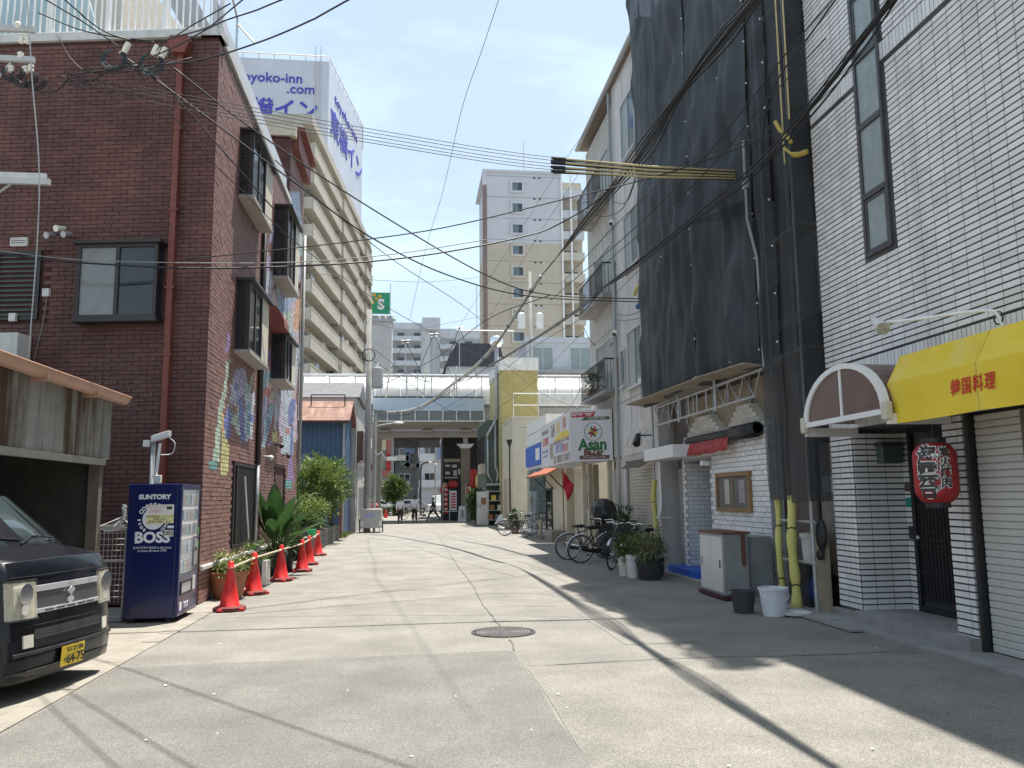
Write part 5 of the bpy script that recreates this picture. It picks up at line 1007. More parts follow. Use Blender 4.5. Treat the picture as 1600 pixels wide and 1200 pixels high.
# meter box, name plates, intercom in the recess
m_ = MB().fb(sd, .30, .58, 1.98, 2.22, .014, .16).build('meter_box', mat('meterglass', (.05, .08, .08), (.08, .11, .11), .2, 4), tb, bevel=.015); MB().fb(sd, .28, .60, 2.20, 2.25, .014, .19).build('hood', 'dark', m_)
for z, mt_ in ((1.62, flat('plate_brown', (.10, .07, .06))), (1.42, flat('plate_teal', (.02, .22, .18)))): MB().fb(bk, 10.02, 10.16, z, z + .12, .013, .03).build('name_plate', mt_, tb)
MB().fb(bk, 10.02, 10.11, 1.02, 1.18, .013, .05).build('intercom', 'dark', tb)
# roller shutter: slats
sh = MB().box(5.66, 5.84, 7.94, 8.0, .02, 2.42).build('roller_shutter', 'black', tb)
M['shutter_w'] = mat('shutter_w', (.50, .485, .45), (.60, .585, .55), .55, 2, streak=.5, streakc=(.28, .26, .235), stscale=(.9, .9, .9))
vs = [(0, 0, 0), (0, 0, .062), (.008, 0, .07), (.008, 0, -.004)]; L2 = 11.36
sm = MB().add([(x, yy, z) for yy in (0, L2) for x, z in ((-.010, .006), (-.012, .056), (0, .068), (.004, .068), (.004, .0), (0, .0))], [tuple(range(6)), (11, 10, 9, 8, 7, 6)] + [(i, (i + 1) % 6, 6 + (i + 1) % 6, 6 + i) for i in range(6)])
sme = sm.mesh('slat', 'shutter_w')
for i in range(33): inst(sme, 'slat', sh, (5.74 + rnd.uniform(-.002, .002), -3.44, .03 + i * .0715))
MB().box(5.78, 5.82, -3.44, 7.94, .02, 2.42).build('shutter_back', 'dark', sh)
MB().box(5.72, 5.75, 7.2, 7.26, 1.75, 2.38).build('hanging_strap', mat('strap', (.14, .11, .08), (.2, .16, .12), .8), tb, bevel=.01)
# yellow box awning with red lettering
M['awn_yellow'] = mat('awn_yellow', (.72, .50, .02), (.80, .60, .05), .6, 1.6, bump=.15, bscale=5, streak=.55, streakc=(.66, .56, .24), stscale=(3, 3, .35))
aw = thing('yellow_awning', 'yellow box awning with red lettering over the shop shutter', 'awning', (5.4, 5, 2.33), world=True)
ap = [(5.03, 2.33), (5.03, 2.55), (5.03, 2.76), (5.115, 2.91), (5.20, 3.06), (5.64, 3.06)]; ac = MB(); NA = 113
for i in range(NA + 1):
    y = -3 + 11.28 * i / NA; f = abs(math.sin(math.pi * (8.28 - y) / 1.41)) ** .6
    for k, (x, z) in enumerate(ap):
        s_ = (.0, .012, .0, .028, .0, .03)[k] * f + .004 * mnoise.noise(V((y * 2, z * 4, 1))) * (k not in (0, 5)); ac.v.append((x + (s_ if k < 5 else 0), y, z - (s_ if k in (3, 5) else 0) - (.012 * f if k == 0 else 0)))
ac.f = [(i * 6 + k, i * 6 + k + 1, i * 6 + k + 7, i * 6 + k + 6) for i in range(NA) for k in range(5)]
ac.build('cover', 'awn_yellow', aw, solid=.004)
for k in range(1, 8):
    y = 8.28 - 1.41 * k; MB().prism([(5.0285, 2.33), (5.0285, 2.76), (5.198, 3.063), (5.2, 3.055), (5.032, 2.755), (5.032, 2.33)], lambda a, b, d: (a, d, b), y - .008, y + .008).build('seam', mat('awn_seam', (.55, .40, .03), (.6, .45, .05), .6), aw)
MB().prism([(5.03, 2.33), (5.03, 2.76), (5.20, 3.06), (5.64, 3.06), (5.64, 2.33)], lambda a, b, d: (a, d, b), 8.284, 8.29).build('end_panel', 'awn_yellow', aw)
MB().tube([(5.06, -3, 2.34), (5.06, 8.25, 2.34)], .018, 8).tube([(5.3, 8.2, 2.34), (5.05, 8.2, 2.34)], .015, 6).build('rail', 'galv', aw)
M['red_ink'] = flat('red_ink', (.52, .03, .02), .6)
AF = Fr((5.03, 0, 0), (0, 1, 0), (-1, 0, 0))
for i, ch in enumerate('韓国料理'): text(ch, .165, 'red_ink', aw, (5.0255, 7.18 - i * .158, 2.56), (0, -1, 0), (0, 0, 1), bold=.002, ext=.001, shear=.12, sx=.86)
text('海雲台', .30, mat('green_ink', (.03, .10, .06)), aw, (5.027, 5.83, 2.58), (0, -1, 0), (0, 0, 1), bold=.003, ext=.001); M['green_ink'] = MATS['green_ink']
# half-round glazed canopy over the entrance
cp = thing('entrance_canopy', 'white framed half-round canopy with smoked plastic above the doorway', 'canopy', (5.3, 9.1, 2.47), world=True)
cy, rx, rz_, bz = 9.12, .93, .62, 2.48
arc = [(cy + rx * math.cos(R(x)), bz + rz_ * math.sin(R(x))) for x in range(0, 181, 10)]
def arch(x0, x1, s1, s2, name, mt, par):
    mb = MB(); vs = []
    for y, z in arc:
        for s_ in (s1, s2):
            for x in (x0, x1): vs.append((x, cy + (y - cy) * s_, bz + (z - bz) * s_))
    fs = []
    for i in range(len(arc) - 1):
        a = 4 * i; c = a + 4; fs += [(a, c, c + 1, a + 1), (a + 2, a + 3, c + 3, c + 2), (a, a + 2, c + 2, c), (a + 1, c + 1, c + 3, a + 3)]
    fs += [(0, 1, 3, 2), (len(vs) - 4, len(vs) - 2, len(vs) - 1, len(vs) - 3)]
    mb.add(vs, fs); return mb.build(name, mt, par)
arch(4.93, 4.99, 1.0, .90, 'arch_frame', 'white', cp); arch(5.60, 5.65, 1.0, .93, 'arch_frame', 'white', cp)
M['smoke'] = mat('smoke', (.16, .085, .07), (.20, .11, .09), .25, 4, spec=.6, alpha=.72)
arch(4.99, 5.60, .985, .965, 'roof_sheet', 'smoke', cp)
MB().prism([(cy + (y - cy) * .9, bz + (z - bz) * .9) for y, z in arc], lambda a, b, d: (d, a, b), 4.955, 4.962).build('front_glazing', 'smoke', cp)
MB().box(4.93, 4.99, cy - rx, cy + rx, bz - .05, bz + .01).box(4.94, 4.98, cy - .02, cy + .02, bz, bz + .56).build('front_bar', 'white', cp)
for s_ in (-1, 1): MB().box(4.95, 5.64, cy + s_ * rx - .03, cy + s_ * rx + .03, bz - .16, bz - .052).build('side_bar', 'white_dirty', cp); MB().box(4.90, 4.99, cy + s_ * rx - .05, cy + s_ * rx + .05, bz - .12, bz + .08).build('foot_cap', mat('capcream', (.5, .46, .36), (.58, .54, .44), .6), cp, bevel=.02)
# red paper lantern
M['lantern'] = mat('lantern', (.34, .014, .018), (.40, .022, .024), .55, 4)
ln = thing('paper_lantern', 'big red paper lantern with black and white characters under the awning', 'lantern', (5.32, 8.02, 1.5), world=True)
lc = V((5.30, 7.98, 1.80)); pr = []
for i in range(25):
    t_ = i / 24; z = -.34 + .68 * t_; e = abs(t_ * 2 - 1); r_ = .235 * (1 - .38 * max(0, (e - .55) / .45) ** 2.2); pr.append((r_ + (.0035 if i % 2 else 0), z))
MB().lathe([(.12, -.345)] + pr + [(.12, .345)], 36, lc).build('paper_body', 'lantern', ln, smooth=True)
MB().lathe([(.135, .34), (.135, .40), (.12, .40)], 24, lc).build('top_ring', 'black', ln); MB().lathe([(.12, -.40), (.135, -.40), (.135, -.34)], 24, lc).build('bottom_ring', 'black', ln)
MB().tube([lc + V((0, 0, .4)), lc + V((0, 0, .56))], .008, 5).build('hook', 'black', ln)
def ltext(s_, size, ang, z, bold, mt_, lift, nm='lettering'):
    a = R(ang); n = V((math.cos(a), math.sin(a), 0)); u = V((-math.sin(a), math.cos(a), 0))
    o = text(s_, size, mt_, ln, lc + n * (.238 + lift) + V((0, 0, z)), u, (0, 0, 1), bold=bold, ext=.001, name=nm)
    off = OFF[o.name]; bm = bmesh.new(); bm.from_mesh(o.data); cpt = lc + n * .238 - off
    for k in range(-7, 8): bmesh.ops.bisect_plane(bm, geom=bm.verts[:] + bm.edges[:] + bm.faces[:], plane_co=cpt + u * (k * .017), plane_no=u)
    bm.to_mesh(o.data); bm.free()
    for v in o.data.vertices:  # wrap round the paper body
        p = v.co + off - lc; d_ = p.dot(u); rr = p.dot(n); e = abs(p.z / .34); r2 = .238 * (1 - .38 * max(0, (e - .55) / .45) ** 2.2) + rr - .238; th = d_ / .238
        q = n * (r2 * math.cos(th)) + u * (r2 * math.sin(th)); v.co = V((q.x, q.y, p.z)) + lc - off
va = math.degrees(math.atan2(-lc.y, -lc.x))
for i, ch in enumerate('海雲台'):
    ltext(ch, .235, va - 22, .185 - i * .19, .019, 'white', .002); ltext(ch, .235, va - 22, .185 - i * .19, .0065, 'ink', .008)
for i, ch in enumerate('炭火焼肉'):
    ltext(ch, .125, va + 26, .225 - i * .115, .011, 'white', .002); ltext(ch, .125, va + 26, .225 - i * .115, .003, 'ink', .008)
for i, ch in enumerate('ヘウンデ'): ltext(ch, .075, va + 3, .17 - i * .11 - (.03 if i > 2 else 0), .009, 'white', .002); ltext(ch, .075, va + 3, .17 - i * .11 - (.03 if i > 2 else 0), .001, 'ink', .005)
for o in list(ln.children):
    off = OFF.get(ln.name)
    for v in o.data.vertices: v.co = (v.co + off - lc) * .88 + lc - off
# spot lamp on a bent white arm above the awning
t = thing('spot_lamp', 'white spot lamp on a long bent arm above the yellow awning', 'lamp', (5.45, 6.9, 3.06), world=True)
MB().tube(curve_pts([(5.40, 6.95, 3.06), (5.38, 6.98, 3.22), (5.30, 7.08, 3.29), (5.0, 7.6, 3.32), (4.85, 8.02, 3.36)], 5), .017, 8).build('arm', 'white', t, smooth=True)
MB().tube([(4.84, 8.14, 3.42), (4.83, 8.06, 3.37), (4.82, 7.99, 3.33), (4.81, 7.93, 3.29)], [.035, .05, .062, .075], 14).build('lamp_head', 'white_dirty', t, smooth=True); MB().tube([(4.81, 7.93, 3.29), (4.805, 7.915, 3.28)], .068, 14).build('bulb', 'lamp_inner', t)
q = [(5.39 + .0, 6.99 + .06 * math.cos(R(x)), 3.2 + .06 * math.sin(R(x))) for x in range(0, 360, 30)]; MB().tube(q, .008, 5, closed=True).build('cable_loop', 'black', t)

# ================================================================= BUILDING UNDER SCAFFOLD
M['brownwall'] = mat('brownwall', (.11, .088, .078), (.16, .13, .115), .7, 2, streak=.3)
sb = thing('wrapped_building', 'brown building hidden behind scaffolding next to the tiled building', 'building', (5.9, 15, 0), world=True)
MB().box(5.95, 12, 10.82, 18.55, 2.75, 14.3).box(5.95, 12, 10.82, 12.85, 0, 2.75).build('wall', 'brownwall', sb)
SW = Fr((5.95, 0, 0), (0, 1, 0), (-1, 0, 0))
for y0, z0 in ((12.6, 5), (15.2, 5), (12.6, 8), (15.2, 8), (12.6, 11), (15.2, 11), (11.1, 4.2), (11.1, 7.2)): window(sb, SW, y0, y0 + (1.6 if y0 > 12 else .8), z0, z0 + 1.4, 0, .06, .05, 2, 'alu', 'glass_frost')
for z in (4.3, 7.3, 10.3): MB().fb(SW, 10.85, 18.5, z - .09, z + .09, 0, .12).build('floor_band', 'concrete_grey', sb)
w_ = MB().frame(SW, 11.0, 11.75, .4, 2.4, 0.0, .05, .06).build('side_window', 'dark', sb); MB().fb(SW, 11.06, 11.69, .46, 2.34, .01, .02).build('pane', mat('paperwin', (.20, .17, .14), (.28, .24, .2), .6, 3), w_)
MB().fb(SW, 11.18, 11.6, 1.62, 1.86, .022, .028).build('notice', mat('papergrey', (.42, .43, .46), (.5, .51, .54), .7, 9), w_); MB().fb(SW, 11.1, 11.65, 1.05, 1.5, .022, .03).build('poster', mat('paperdark', (.22, .2, .19), (.34, .3, .28), .5, 12), w_)
# scaffold
sc = thing('scaffold', 'galvanised pipe scaffold with a lattice beam over the white brick shop', 'scaffold', (5.35, 15, 0), world=True)
for y in (10.98, 12.0, 13.8, 15.6, 17.2, 18.45):
    lo = 0.02 if y in (10.98, 12.0, 18.45) else 3.1
    MB().tube([(5.42, y, lo), (5.42, y, 14.9)], .025, 8).build('standard', 'galv', sc)
    MB().tube([(5.82, y, max(lo, 3.1)), (5.82, y, 14.9)], .025, 8).build('standard', 'galv', sc)
for z in (3.62, 5.4, 7.2, 9.0, 10.8, 12.6, 14.4): MB().tube([(5.42, 10.9, z), (5.42, 18.5, z)], .022, 6).build('ledger', 'galv', sc); MB().box(5.45, 5.8, 10.95, 18.4, z + .03, z + .06).build('walkway', 'plywood', sc)
for z in (.66, 1.22): MB().tube([(5.42, 10.9, z), (5.42, 12.05, z)], .022, 6).build('rail', 'galv', sc); MB().tube([(5.42, 17.2, z - .1), (5.42, 18.6, z - .1)], .018, 6).build('rail', 'galv', sc)
# lattice beam
lb = MB().tube([(5.28, 12.0, 3.5), (5.28, 18.1, 3.5)], .024, 8).tube([(5.28, 12.3, 3.12), (5.28, 17.8, 3.12)], .024, 8).build('lattice_beam', 'galv', sc)
k = 12.1
for (y0, y1, zz) in ((12.1, 12.35, 1), (12.35, 12.75, 0), (12.75, 13.0, 1), (13.0, 13.4, 0), (13.4, 13.65, 1), (13.65, 13.95, 0), (14.0, 14.0, 1), (14.5, 14.5, 1), (15.0, 15.0, 1), (15.5, 15.5, 1), (16.0, 16.0, 1), (16.1, 16.4, 0), (16.4, 16.7, 1), (16.7, 17.05, 0), (17.05, 17.35, 1), (17.35, 17.75, 0)):
    MB().tube([(5.28, y0, 3.5 if zz else 3.12), (5.28, y1, 3.12 if zz else 3.5)], .013, 6).build('lattice_bar', 'galv', lb)
for y in (14.0, 16.05): MB().tube([(5.26, y, 3.05), (5.26, y, 3.6)], .03, 8).build('post', 'galv', lb)
for (y0, y1, z0, z1) in ((12.0, 14.15, 3.53, 3.60), (14.0, 18.9, 3.60, 3.66)):
    MB().add([(5.40, y0, z0 + .0), (4.98, y0, z0 + .05), (4.92, y1, z1 + .05), (5.40, y1, z1), (5.40, y0, z0 + .015), (4.98, y0, z0 + .065), (4.92, y1, z1 + .065), (5.40, y1, z1 + .015)], [(0, 1, 2, 3), (7, 6, 5, 4), (0, 4, 5, 1), (1, 5, 6, 2), (2, 6, 7, 3), (3, 7, 4, 0)]).build('plywood_sheet', 'plywood', sc)
# safety netting: wrinkled sheets, slightly see-through
def netmat(name, c1, c2, dens):
    m = mat(name, c1, c2, .6, 1.3, bump=.25, bscale=4, streak=.55, streakc=(.075, .086, .097), stscale=(1, 2.8, .8)); t = m.node_tree; b = t.nodes['Principled BSDF']  # pale streaks paint the sheen on the folds into the net colour
    b.inputs['Specular IOR Level'].default_value = .4;  b.inputs['Alpha'].default_value = dens
    M[name] = m
netmat('net', (.022, .027, .032), (.036, .043, .05), .93); netmat('net_thin', (.018, .022, .026), (.03, .034, .04), .74)
nw = thing('safety_net', 'black construction netting draped over the whole scaffold front', 'net', (5.3, 15, 3.6), world=True)
def netsheet(y0, y1, z0, z1, x, mt_, amp, seed, wave=1.0, bot=None):
    ny, nz_ = max(6, int((y1 - y0) / .085)), int((z1 - z0) / .14); vs = []; fs = []
    for i in range(ny + 1):
        for j in range(nz_ + 1):
            y = y0 + (y1 - y0) * i / ny; zb = z0 if bot is None else bot(y); z = zb + (z1 - zb) * j / nz_
            f = mnoise.noise(V((y * .9 + seed, z * .12, seed))) * .09 + abs(mnoise.noise(V((y * 1.7 + seed, z * .22 + y * .3, 3.1 + seed)))) * .10 + (.5 - abs(mnoise.noise(V((y * .8 - z * .75, z * .35 + y * .5, 7 + seed))))) * .10 + (.4 - abs(mnoise.noise(V((y * .9 + z * .55, z * .4 - y * .3, 27 + seed))))) * .07 + mnoise.noise(V((y * 2.6 + z * 1.2, z * 1.2, 17 + seed))) * .02
            e = min(1, min(i, ny - i) / 3.0)
            f = f * 1.35 - .012 * max(0, 1 - abs((y % .62) - .31) / .045) + .008 * mnoise.noise(V((y * 5, z * 3, seed)))
            vs.append((x - amp * f * (.35 + .65 * e) - .10 * amp * math.sin(math.pi * ((z - z0) / 1.8 % 1)) * .25, y, z))
    for i in range(ny):
        for j in range(nz_): a = i * (nz_ + 1) + j; fs.append((a, a + nz_ + 1, a + nz_ + 2, a + 1))
    return MB().add(vs, fs).build('net_panel', mt_, nw, smooth=True)
bt = lambda y: 3.56 + (y - 12) * .012 + .05 * math.sin(y * 3)
netsheet(16.75, 18.66, 3.6, 15.0, 5.33, 'net', 1.0, 1.0, bot=bt); netsheet(14.9, 16.8, 3.6, 14.7, 5.30, 'net', 1.1, 12.0, bot=bt); netsheet(13.2, 14.95, 3.6, 14.7, 5.33, 'net', 1.25, 23.0, bot=bt); netsheet(12.0, 13.25, 3.56, 14.7, 5.31, 'net', 1.2, 31.0, bot=bt)
ret = MB(); vs = []
for i in range(5):
    for j in range(60): vs.append((5.35 + .31 * i / 4, 10.855 + .012 * math.sin(j * .7 + i), 1.5 + j * 13.2 / 59))
ret.add(vs, [(i * 60 + j, i * 60 + 60 + j, i * 60 + 61 + j, i * 60 + j + 1) for i in range(4) for j in range(59)]).build('net_panel', 'net_thin', nw, smooth=True)
netsheet(11.35, 12.02, 1.52, 14.7, 5.335, 'net_thin', .9, 41.0); netsheet(10.86, 11.4, 1.48, 14.7, 5.35, 'net_thin', .7, 51.0)
mb = MB()
for y in (13.22, 14.92, 16.78, 12.02, 11.38):
    for z in range(16): mb.ball((5.25, y + .02 * math.sin(z * 5), 3.8 + z * .72), .018, 6)
mb.build('tie', 'white', nw, kind='stuff')
# foam-wrapped standards
M['foam'] = mat('foam', (.58, .52, .13), (.66, .60, .22), .7, 4, bump=.2, bscale=12, streak=.25, streakc=(.4, .34, .08))
fg = 'yellow foam pole sleeves on the scaffold'
def foam(label, x, y, z0, z1, r, seed, flare=0):
    pts = []; rs = []
    for i in range(15):
        t_ = i / 14; pts.append((x + .02 * math.sin(t_ * 7 + seed), y + .02 * math.sin(t_ * 5 + seed * 2), z1 + (z0 - z1) * t_)); rs.append(r * (1 + .12 * math.sin(t_ * 17 + seed)) * (1.25 if flare and t_ > .87 else 1) * (.8 if i in (4, 11) else 1))
    o = thing('foam_sleeve', label, 'pole sleeve', (x, y, 0), 0, fg, world=True); MB().tube(pts, rs, 10).build('sleeve', 'foam', o, smooth=True)
    for i in (4, 11): MB().tube([V(pts[i]) + V((math.cos(R(a)) * r * .9, math.sin(R(a)) * r * .9, .01 * math.sin(a))) for a in range(0, 360, 40)], .009, 5, closed=True).build('tie', 'black', o)
    return o
foam('slim yellow foam sleeve next to the white brick wall', 5.40, 12.0, .05, 1.58, .05, 1); foam('fat yellow foam sleeve with a flared foot beside the white bucket', 5.34, 11.42, .0, 1.58, .068, 2, 1); foam('yellow foam sleeve at the far scaffold pole behind the potted plants', 5.42, 18.45, .25, 1.95, .06, 3)
t = thing('white_bin', 'white lidded plastic bin inside the scaffold corner', 'bin', (5.72, 11.62, .02)); MB().lathe([(.13, .6), (.15, .96), (.17, .96), (.17, 1.02), (.02, 1.03)], 20).build('bin_body', 'white_dirty', t); MB().box(-.18, .18, -.18, .18, 0, .598).build('stand', 'dark', t)
t = thing('cardboard_panel', 'tall brown board leaning inside the scaffold corner', 'board', (5.6, 11.1, .02)); MB().box(-.03, .03, -.16, .22, 0, 1.2).build('board', 'plywood', t)
t = thing('black_coat', 'dark garment hanging at the corner of the tiled building', 'garment', (5.5, 10.95, .8), world=True); MB().ball((5.52, 10.93, 1.05), .13, 12, sz=1.7, sx=.5).ball((5.5, 10.95, .78), .08, 10, sx=.6).build('cloth', 'black', t, smooth=True)
t = thing('blue_bag', 'blue plastic bag behind the fat yellow sleeve', 'bag', (5.7, 11.5, .02)); MB().ball((0, 0, .24), .24, 14, sz=1.05, sx=.7).build('bag', flat('blue_plastic', (.01, .03, .13), .4), t, smooth=True)

# ================================================================= WHITE BRICK SHOP
ws = thing('white_brick_shop', 'small white painted brick shop front under the scaffold', 'shop', (5.7, 15, 0), world=True)
WB = Fr((5.7, 0, 0), (0, 1, 0), (-1, 0, 0))
MB().box(5.71, 5.92, 12.9, 15.64, 0, 2.72).box(5.71, 5.92, 16.98, 17.25, 0, 2.72).box(5.71, 5.92, 15.64, 16.98, 2.3, 2.72).box(5.92, 6.6, 16.99, 17.2, 0, 2.4).build('wall', 'white_joint', ws)
WW, WH = .235, .086
def wfield(a0, a1, b0, b1, holes):
    out = []; b = b0; r = 0
    while b + WH <= b1 + 1e-4:
        a = a0 - (WW / 2 if r % 2 else 0)
        while a < a1:
            x0, x1 = max(a, a0), min(a + WW - .012, a1)
            if x1 - x0 > .04 and not any(x0 < q[1] and x1 > q[0] and b < q[3] and b + WH > q[2] for q in holes): out.append((x0, x1, b, b + WH - .012))
            a += WW
        b += WH; r += 1
    return out
bf = wfield(12.9, 17.25, .03, 2.70, [(15.64, 16.98, 0, 2.3)])
fu = sorted([q for q in bf if abs(q[1] - q[0] - WW + .012) < 1e-3], key=lambda q: q[0])[:300]; ss = set(fu)
sm = MB(); f0 = Fr((0, 0, 0), WB.u, WB.n); add_brick(sm, f0, 0, WW - .012, 0, WH - .012, .022, None); wme = sm.mesh('brick', 'white_brick')
for q in fu: inst(wme, 'brick', ws, WB.P(q[0], q[2], -.01 + rnd.uniform(-.005, .005)), (0, 0, 0))
mb = MB()
for q in bf:
    if q not in ss: add_brick(mb, WB, *q, .014 + rnd.uniform(-.005, .004), rnd.random())
S2 = Fr((5.71, 16.985, 0), (1, 0, 0), (0, -1, 0))
for q in wfield(0, .88, .03, 2.3, []): add_brick(mb, S2, *q, .012 + rnd.uniform(-.004, .004), rnd.random())
mb.build('brick_course', 'white_brick', ws, kind='stuff')
# stepped parapet
pb = MB()
for c0, c1 in ((12.95, 14.75), (14.75, 17.1)):
    n_ = 5
    for r in range(n_):
        w0 = c0 + r * (c1 - c0) * .07 + (.1 if r else 0); w1 = c1 - r * (c1 - c0) * .07 - (.1 if r else 0); z = 2.73 + r * WH
        a = w0
        while a < w1 - .05: add_brick(pb, WB, a, min(a + WW - .012, w1), z, z + WH - .012, .012, rnd.random()); a += WW
        pb.add([WB.P(w0, z - .012, -.16), WB.P(w1, z - .012, -.16), WB.P(w1, z + WH - .012, -.16), WB.P(w0, z + WH - .012, -.16), WB.P(w0, z - .012, 0), WB.P(w1, z - .012, 0), WB.P(w1, z + WH - .012, 0), WB.P(w0, z + WH - .012, 0)], [(0, 1, 2, 3), (4, 7, 6, 5), (3, 2, 6, 7), (0, 3, 7, 4), (1, 5, 6, 2)], .5)
pb.build('parapet', mat('oldwhite', (.56, .54, .49), (.68, .66, .61), .8, 6, tint=.1), ws)
MB().box(5.86, 5.92, 12.86, 17.3, 2.74, 3.6).build('upper_board', 'plywood', ws)
MB().box(5.34, 5.70, 15.7, 17.35, .02, .16).box(5.70, 6.6, 15.66, 16.96, .02, .165).build('step', flat('step_blue', (.02, .10, .48), .5), ws, bevel=.01)
MB().box(6.55, 6.6, 15.64, 17.0, 0.165, 2.3).build('door', 'dark', ws)
dc = MB().frame(WB, 13.6, 15.18, 1.3, 2.0, -.005, .07, .07).fb(WB, 14.37, 14.41, 1.37, 1.93, .01, .05).build('display_case', 'wood', ws); MB().fb(WB, 13.67, 15.11, 1.37, 1.93, .016, .024).build('case_back', mat('caseback', (.16, .14, .12), (.22, .19, .16), .8, 5), dc)
MB().fb(WB, 14.6, 14.82, 1.44, 1.88, .025, .029).build('poster', mat('poster_cream', (.66, .62, .48), (.75, .72, .58), .7, 25), dc)
MB().fb(WB, 13.88, 14.15, 1.46, 1.86, .025, .029).build('poster', mat('poster_mix', (.62, .50, .48), (.40, .30, .42), .6, 11), dc); MB().fb(WB, 13.67, 15.11, 1.37, 1.93, .044, .048).build('pane', glass('case_glass', (.3, .32, .33), .03, .14), dc)
ca = MB().tube([(5.58, 13.0, 2.68), (5.58, 16.45, 2.68)], .085, 12).build('awning_cassette', 'black', ws, smooth=True); MB().tube([(5.56, 13.0, 2.66), (5.56, 13.95, 2.66)], .13, 12).build('awning_motor', 'black', ca, smooth=True)
M['red_cloth'] = mat('red_cloth', (.36, .045, .05), (.44, .075, .08), .75, 4, bump=.3, bscale=9)
mb = MB(); vs = []
for i in range(25):
    y = 14.1 + 2.2 * i / 24; sag = .02 * math.sin(i * .9) + .05 * math.sin(math.pi * i / 24)
    vs += [(5.50 + .015 * math.sin(i * 1.7), y, 2.62), (5.47 + .03 * math.sin(i * 1.3), y, 2.40 - sag * .6)]
mb.add(vs, [(2 * i, 2 * i + 2, 2 * i + 3, 2 * i + 1) for i in range(24)]); mb.build('awning_cloth', 'red_cloth', ca, solid=.004, smooth=True)
MB().box(5.15, 5.62, 16.2, 18.3, 2.36, 2.62).build('light_box', 'white', ws, bevel=.01)
MB().tube(curve_pts([(5.3, 17.6, 2.36), (5.3, 17.6, 1.9), (5.28, 17.55, 1.35), (5.22, 17.6, 1.1)], 5), .03, 8).build('white_pipe', 'white', ws, smooth=True)
c_ = MB().box(5.5, 5.68, 15.5, 15.62, 2.16, 2.26).build('wall_camera', 'white', ws, bevel=.02)
MB().box(6.0, 12, 17.3, 18.5, 0, 3).build('side_unit', 'brownwall', ws)
MB().box(5.98, 6.0, 17.32, 17.95, .1, 2.2).build('brown_door', mat('brown_door', (.20, .075, .045), (.25, .1, .06), .6), ws); MB().box(5.97, 6.0, 17.97, 18.4, .1, 2.2).build('grey_panel', 'grey_plastic', ws)

# ================================================================= THINGS ON THE PAVEMENT (right)
M['cab'] = mat('cab', (.24, .25, .25), (.30, .31, .31), .45, 3, streak=.2, streakc=(.15, .14, .13)); M['cab_door'] = mat('cab_door', (.56, .56, .53), (.64, .64, .61), .4, 3, streak=.12, streakc=(.4, .39, .37))
t = thing('steel_cabinet', 'grey steel cabinet with pale sliding doors on the roadside', 'cabinet', (4.9, 13.1, 0), world=True)
MB().box(4.74, 5.14, 12.55, 13.62, .07, 1.0).build('carcass', 'cab', t, bevel=.008)
MB().box(4.732, 4.739, 12.60, 13.1, .11, .955).build('sliding_door', 'cab_door', t); MB().box(4.726, 4.733, 13.06, 13.57, .11, .955).build('sliding_door', 'cab_door', t)
for y in (12.68, 13.48): MB().box(4.722, 4.732, y, y + .03, .48, .6).build('handle', 'dark', t)
MB().box(4.70, 5.16, 12.5, 13.66, .02, .07).build('base', flat('maroon', (.06, .015, .018), .6), t); MB().box(4.72, 5.18, 12.53, 13.66, 1.002, 1.03).build('top_board', mat('topboard', (.13, .05, .035), (.17, .07, .05), .6), t); MB().box(5.02, 5.08, 12.515, 12.535, .52, 1.03).build('hanging_strip', MATS['topboard'], t)
t = thing('steel_cabinet', 'plain grey cabinet box pushed against the white brick wall', 'cabinet', (5.4, 13.1, 0), world=True); MB().box(5.16, 5.60, 12.72, 13.62, .03, .95).build('carcass', 'cab', t, bevel=.008); MB().box(5.22, 5.55, 12.712, 12.718, .1, .9).build('back_panel', 'cab', t)
def bucket(name, label, loc, r, h, mt_, handle):
    t = thing(name, label, 'bucket', loc); MB().lathe([(r * .74, 0), (r * .76, .01), (r * .97, h * .93), (r * 1.05, h * .93), (r * 1.05, h), (r * .95, h), (r * .72, .02)], 28).build('pail', mt_, t)
    if handle: MB().tube([(r * 1.03 * math.cos(R(a)) , -r * .9 * abs(math.sin(R(a))) * .75 - .02, h * .9 - .16 * abs(math.sin(R(a)))) for a in range(0, 181, 15)], .008, 6).build('handle', 'white', t)
    else: MB().tube([(-r * 1.02, 0, h * .95), (-r * 1.3, -.02, h * .88), (-r * 1.1, -.05, h * .98)], .006, 5).build('handle', 'galv', t)
    return t
M['bucket_w'] = mat('bucket_w', (.66, .67, .70), (.74, .75, .78), .35, 4)
bucket('bucket', 'small dark grey bucket beside the steel cabinet', (4.5, 11.25, .0), .17, .30, flat('bucket_d', (.045, .048, .055), .5), False); bucket('bucket', 'white plastic bucket with a wire handle by the foam sleeves', (4.78, 10.9, .0), .19, .37, 'bucket_w', True)
t = tag(MB().box(5.04, 5.19, 9.4, 10.7, .012, .035).build('timber_plank', 'concrete_grey'), 'weathered timber plank lying along the gutter', 'plank')
t = tag(MB().lathe([(.2, .02), (.21, .05), (.18, .055), (.02, .045)], 20, (5.05, 10.85, 0)).build('drain_lid', 'white_dirty'), 'pale plastic lid lying beside the white bucket', 'lid')
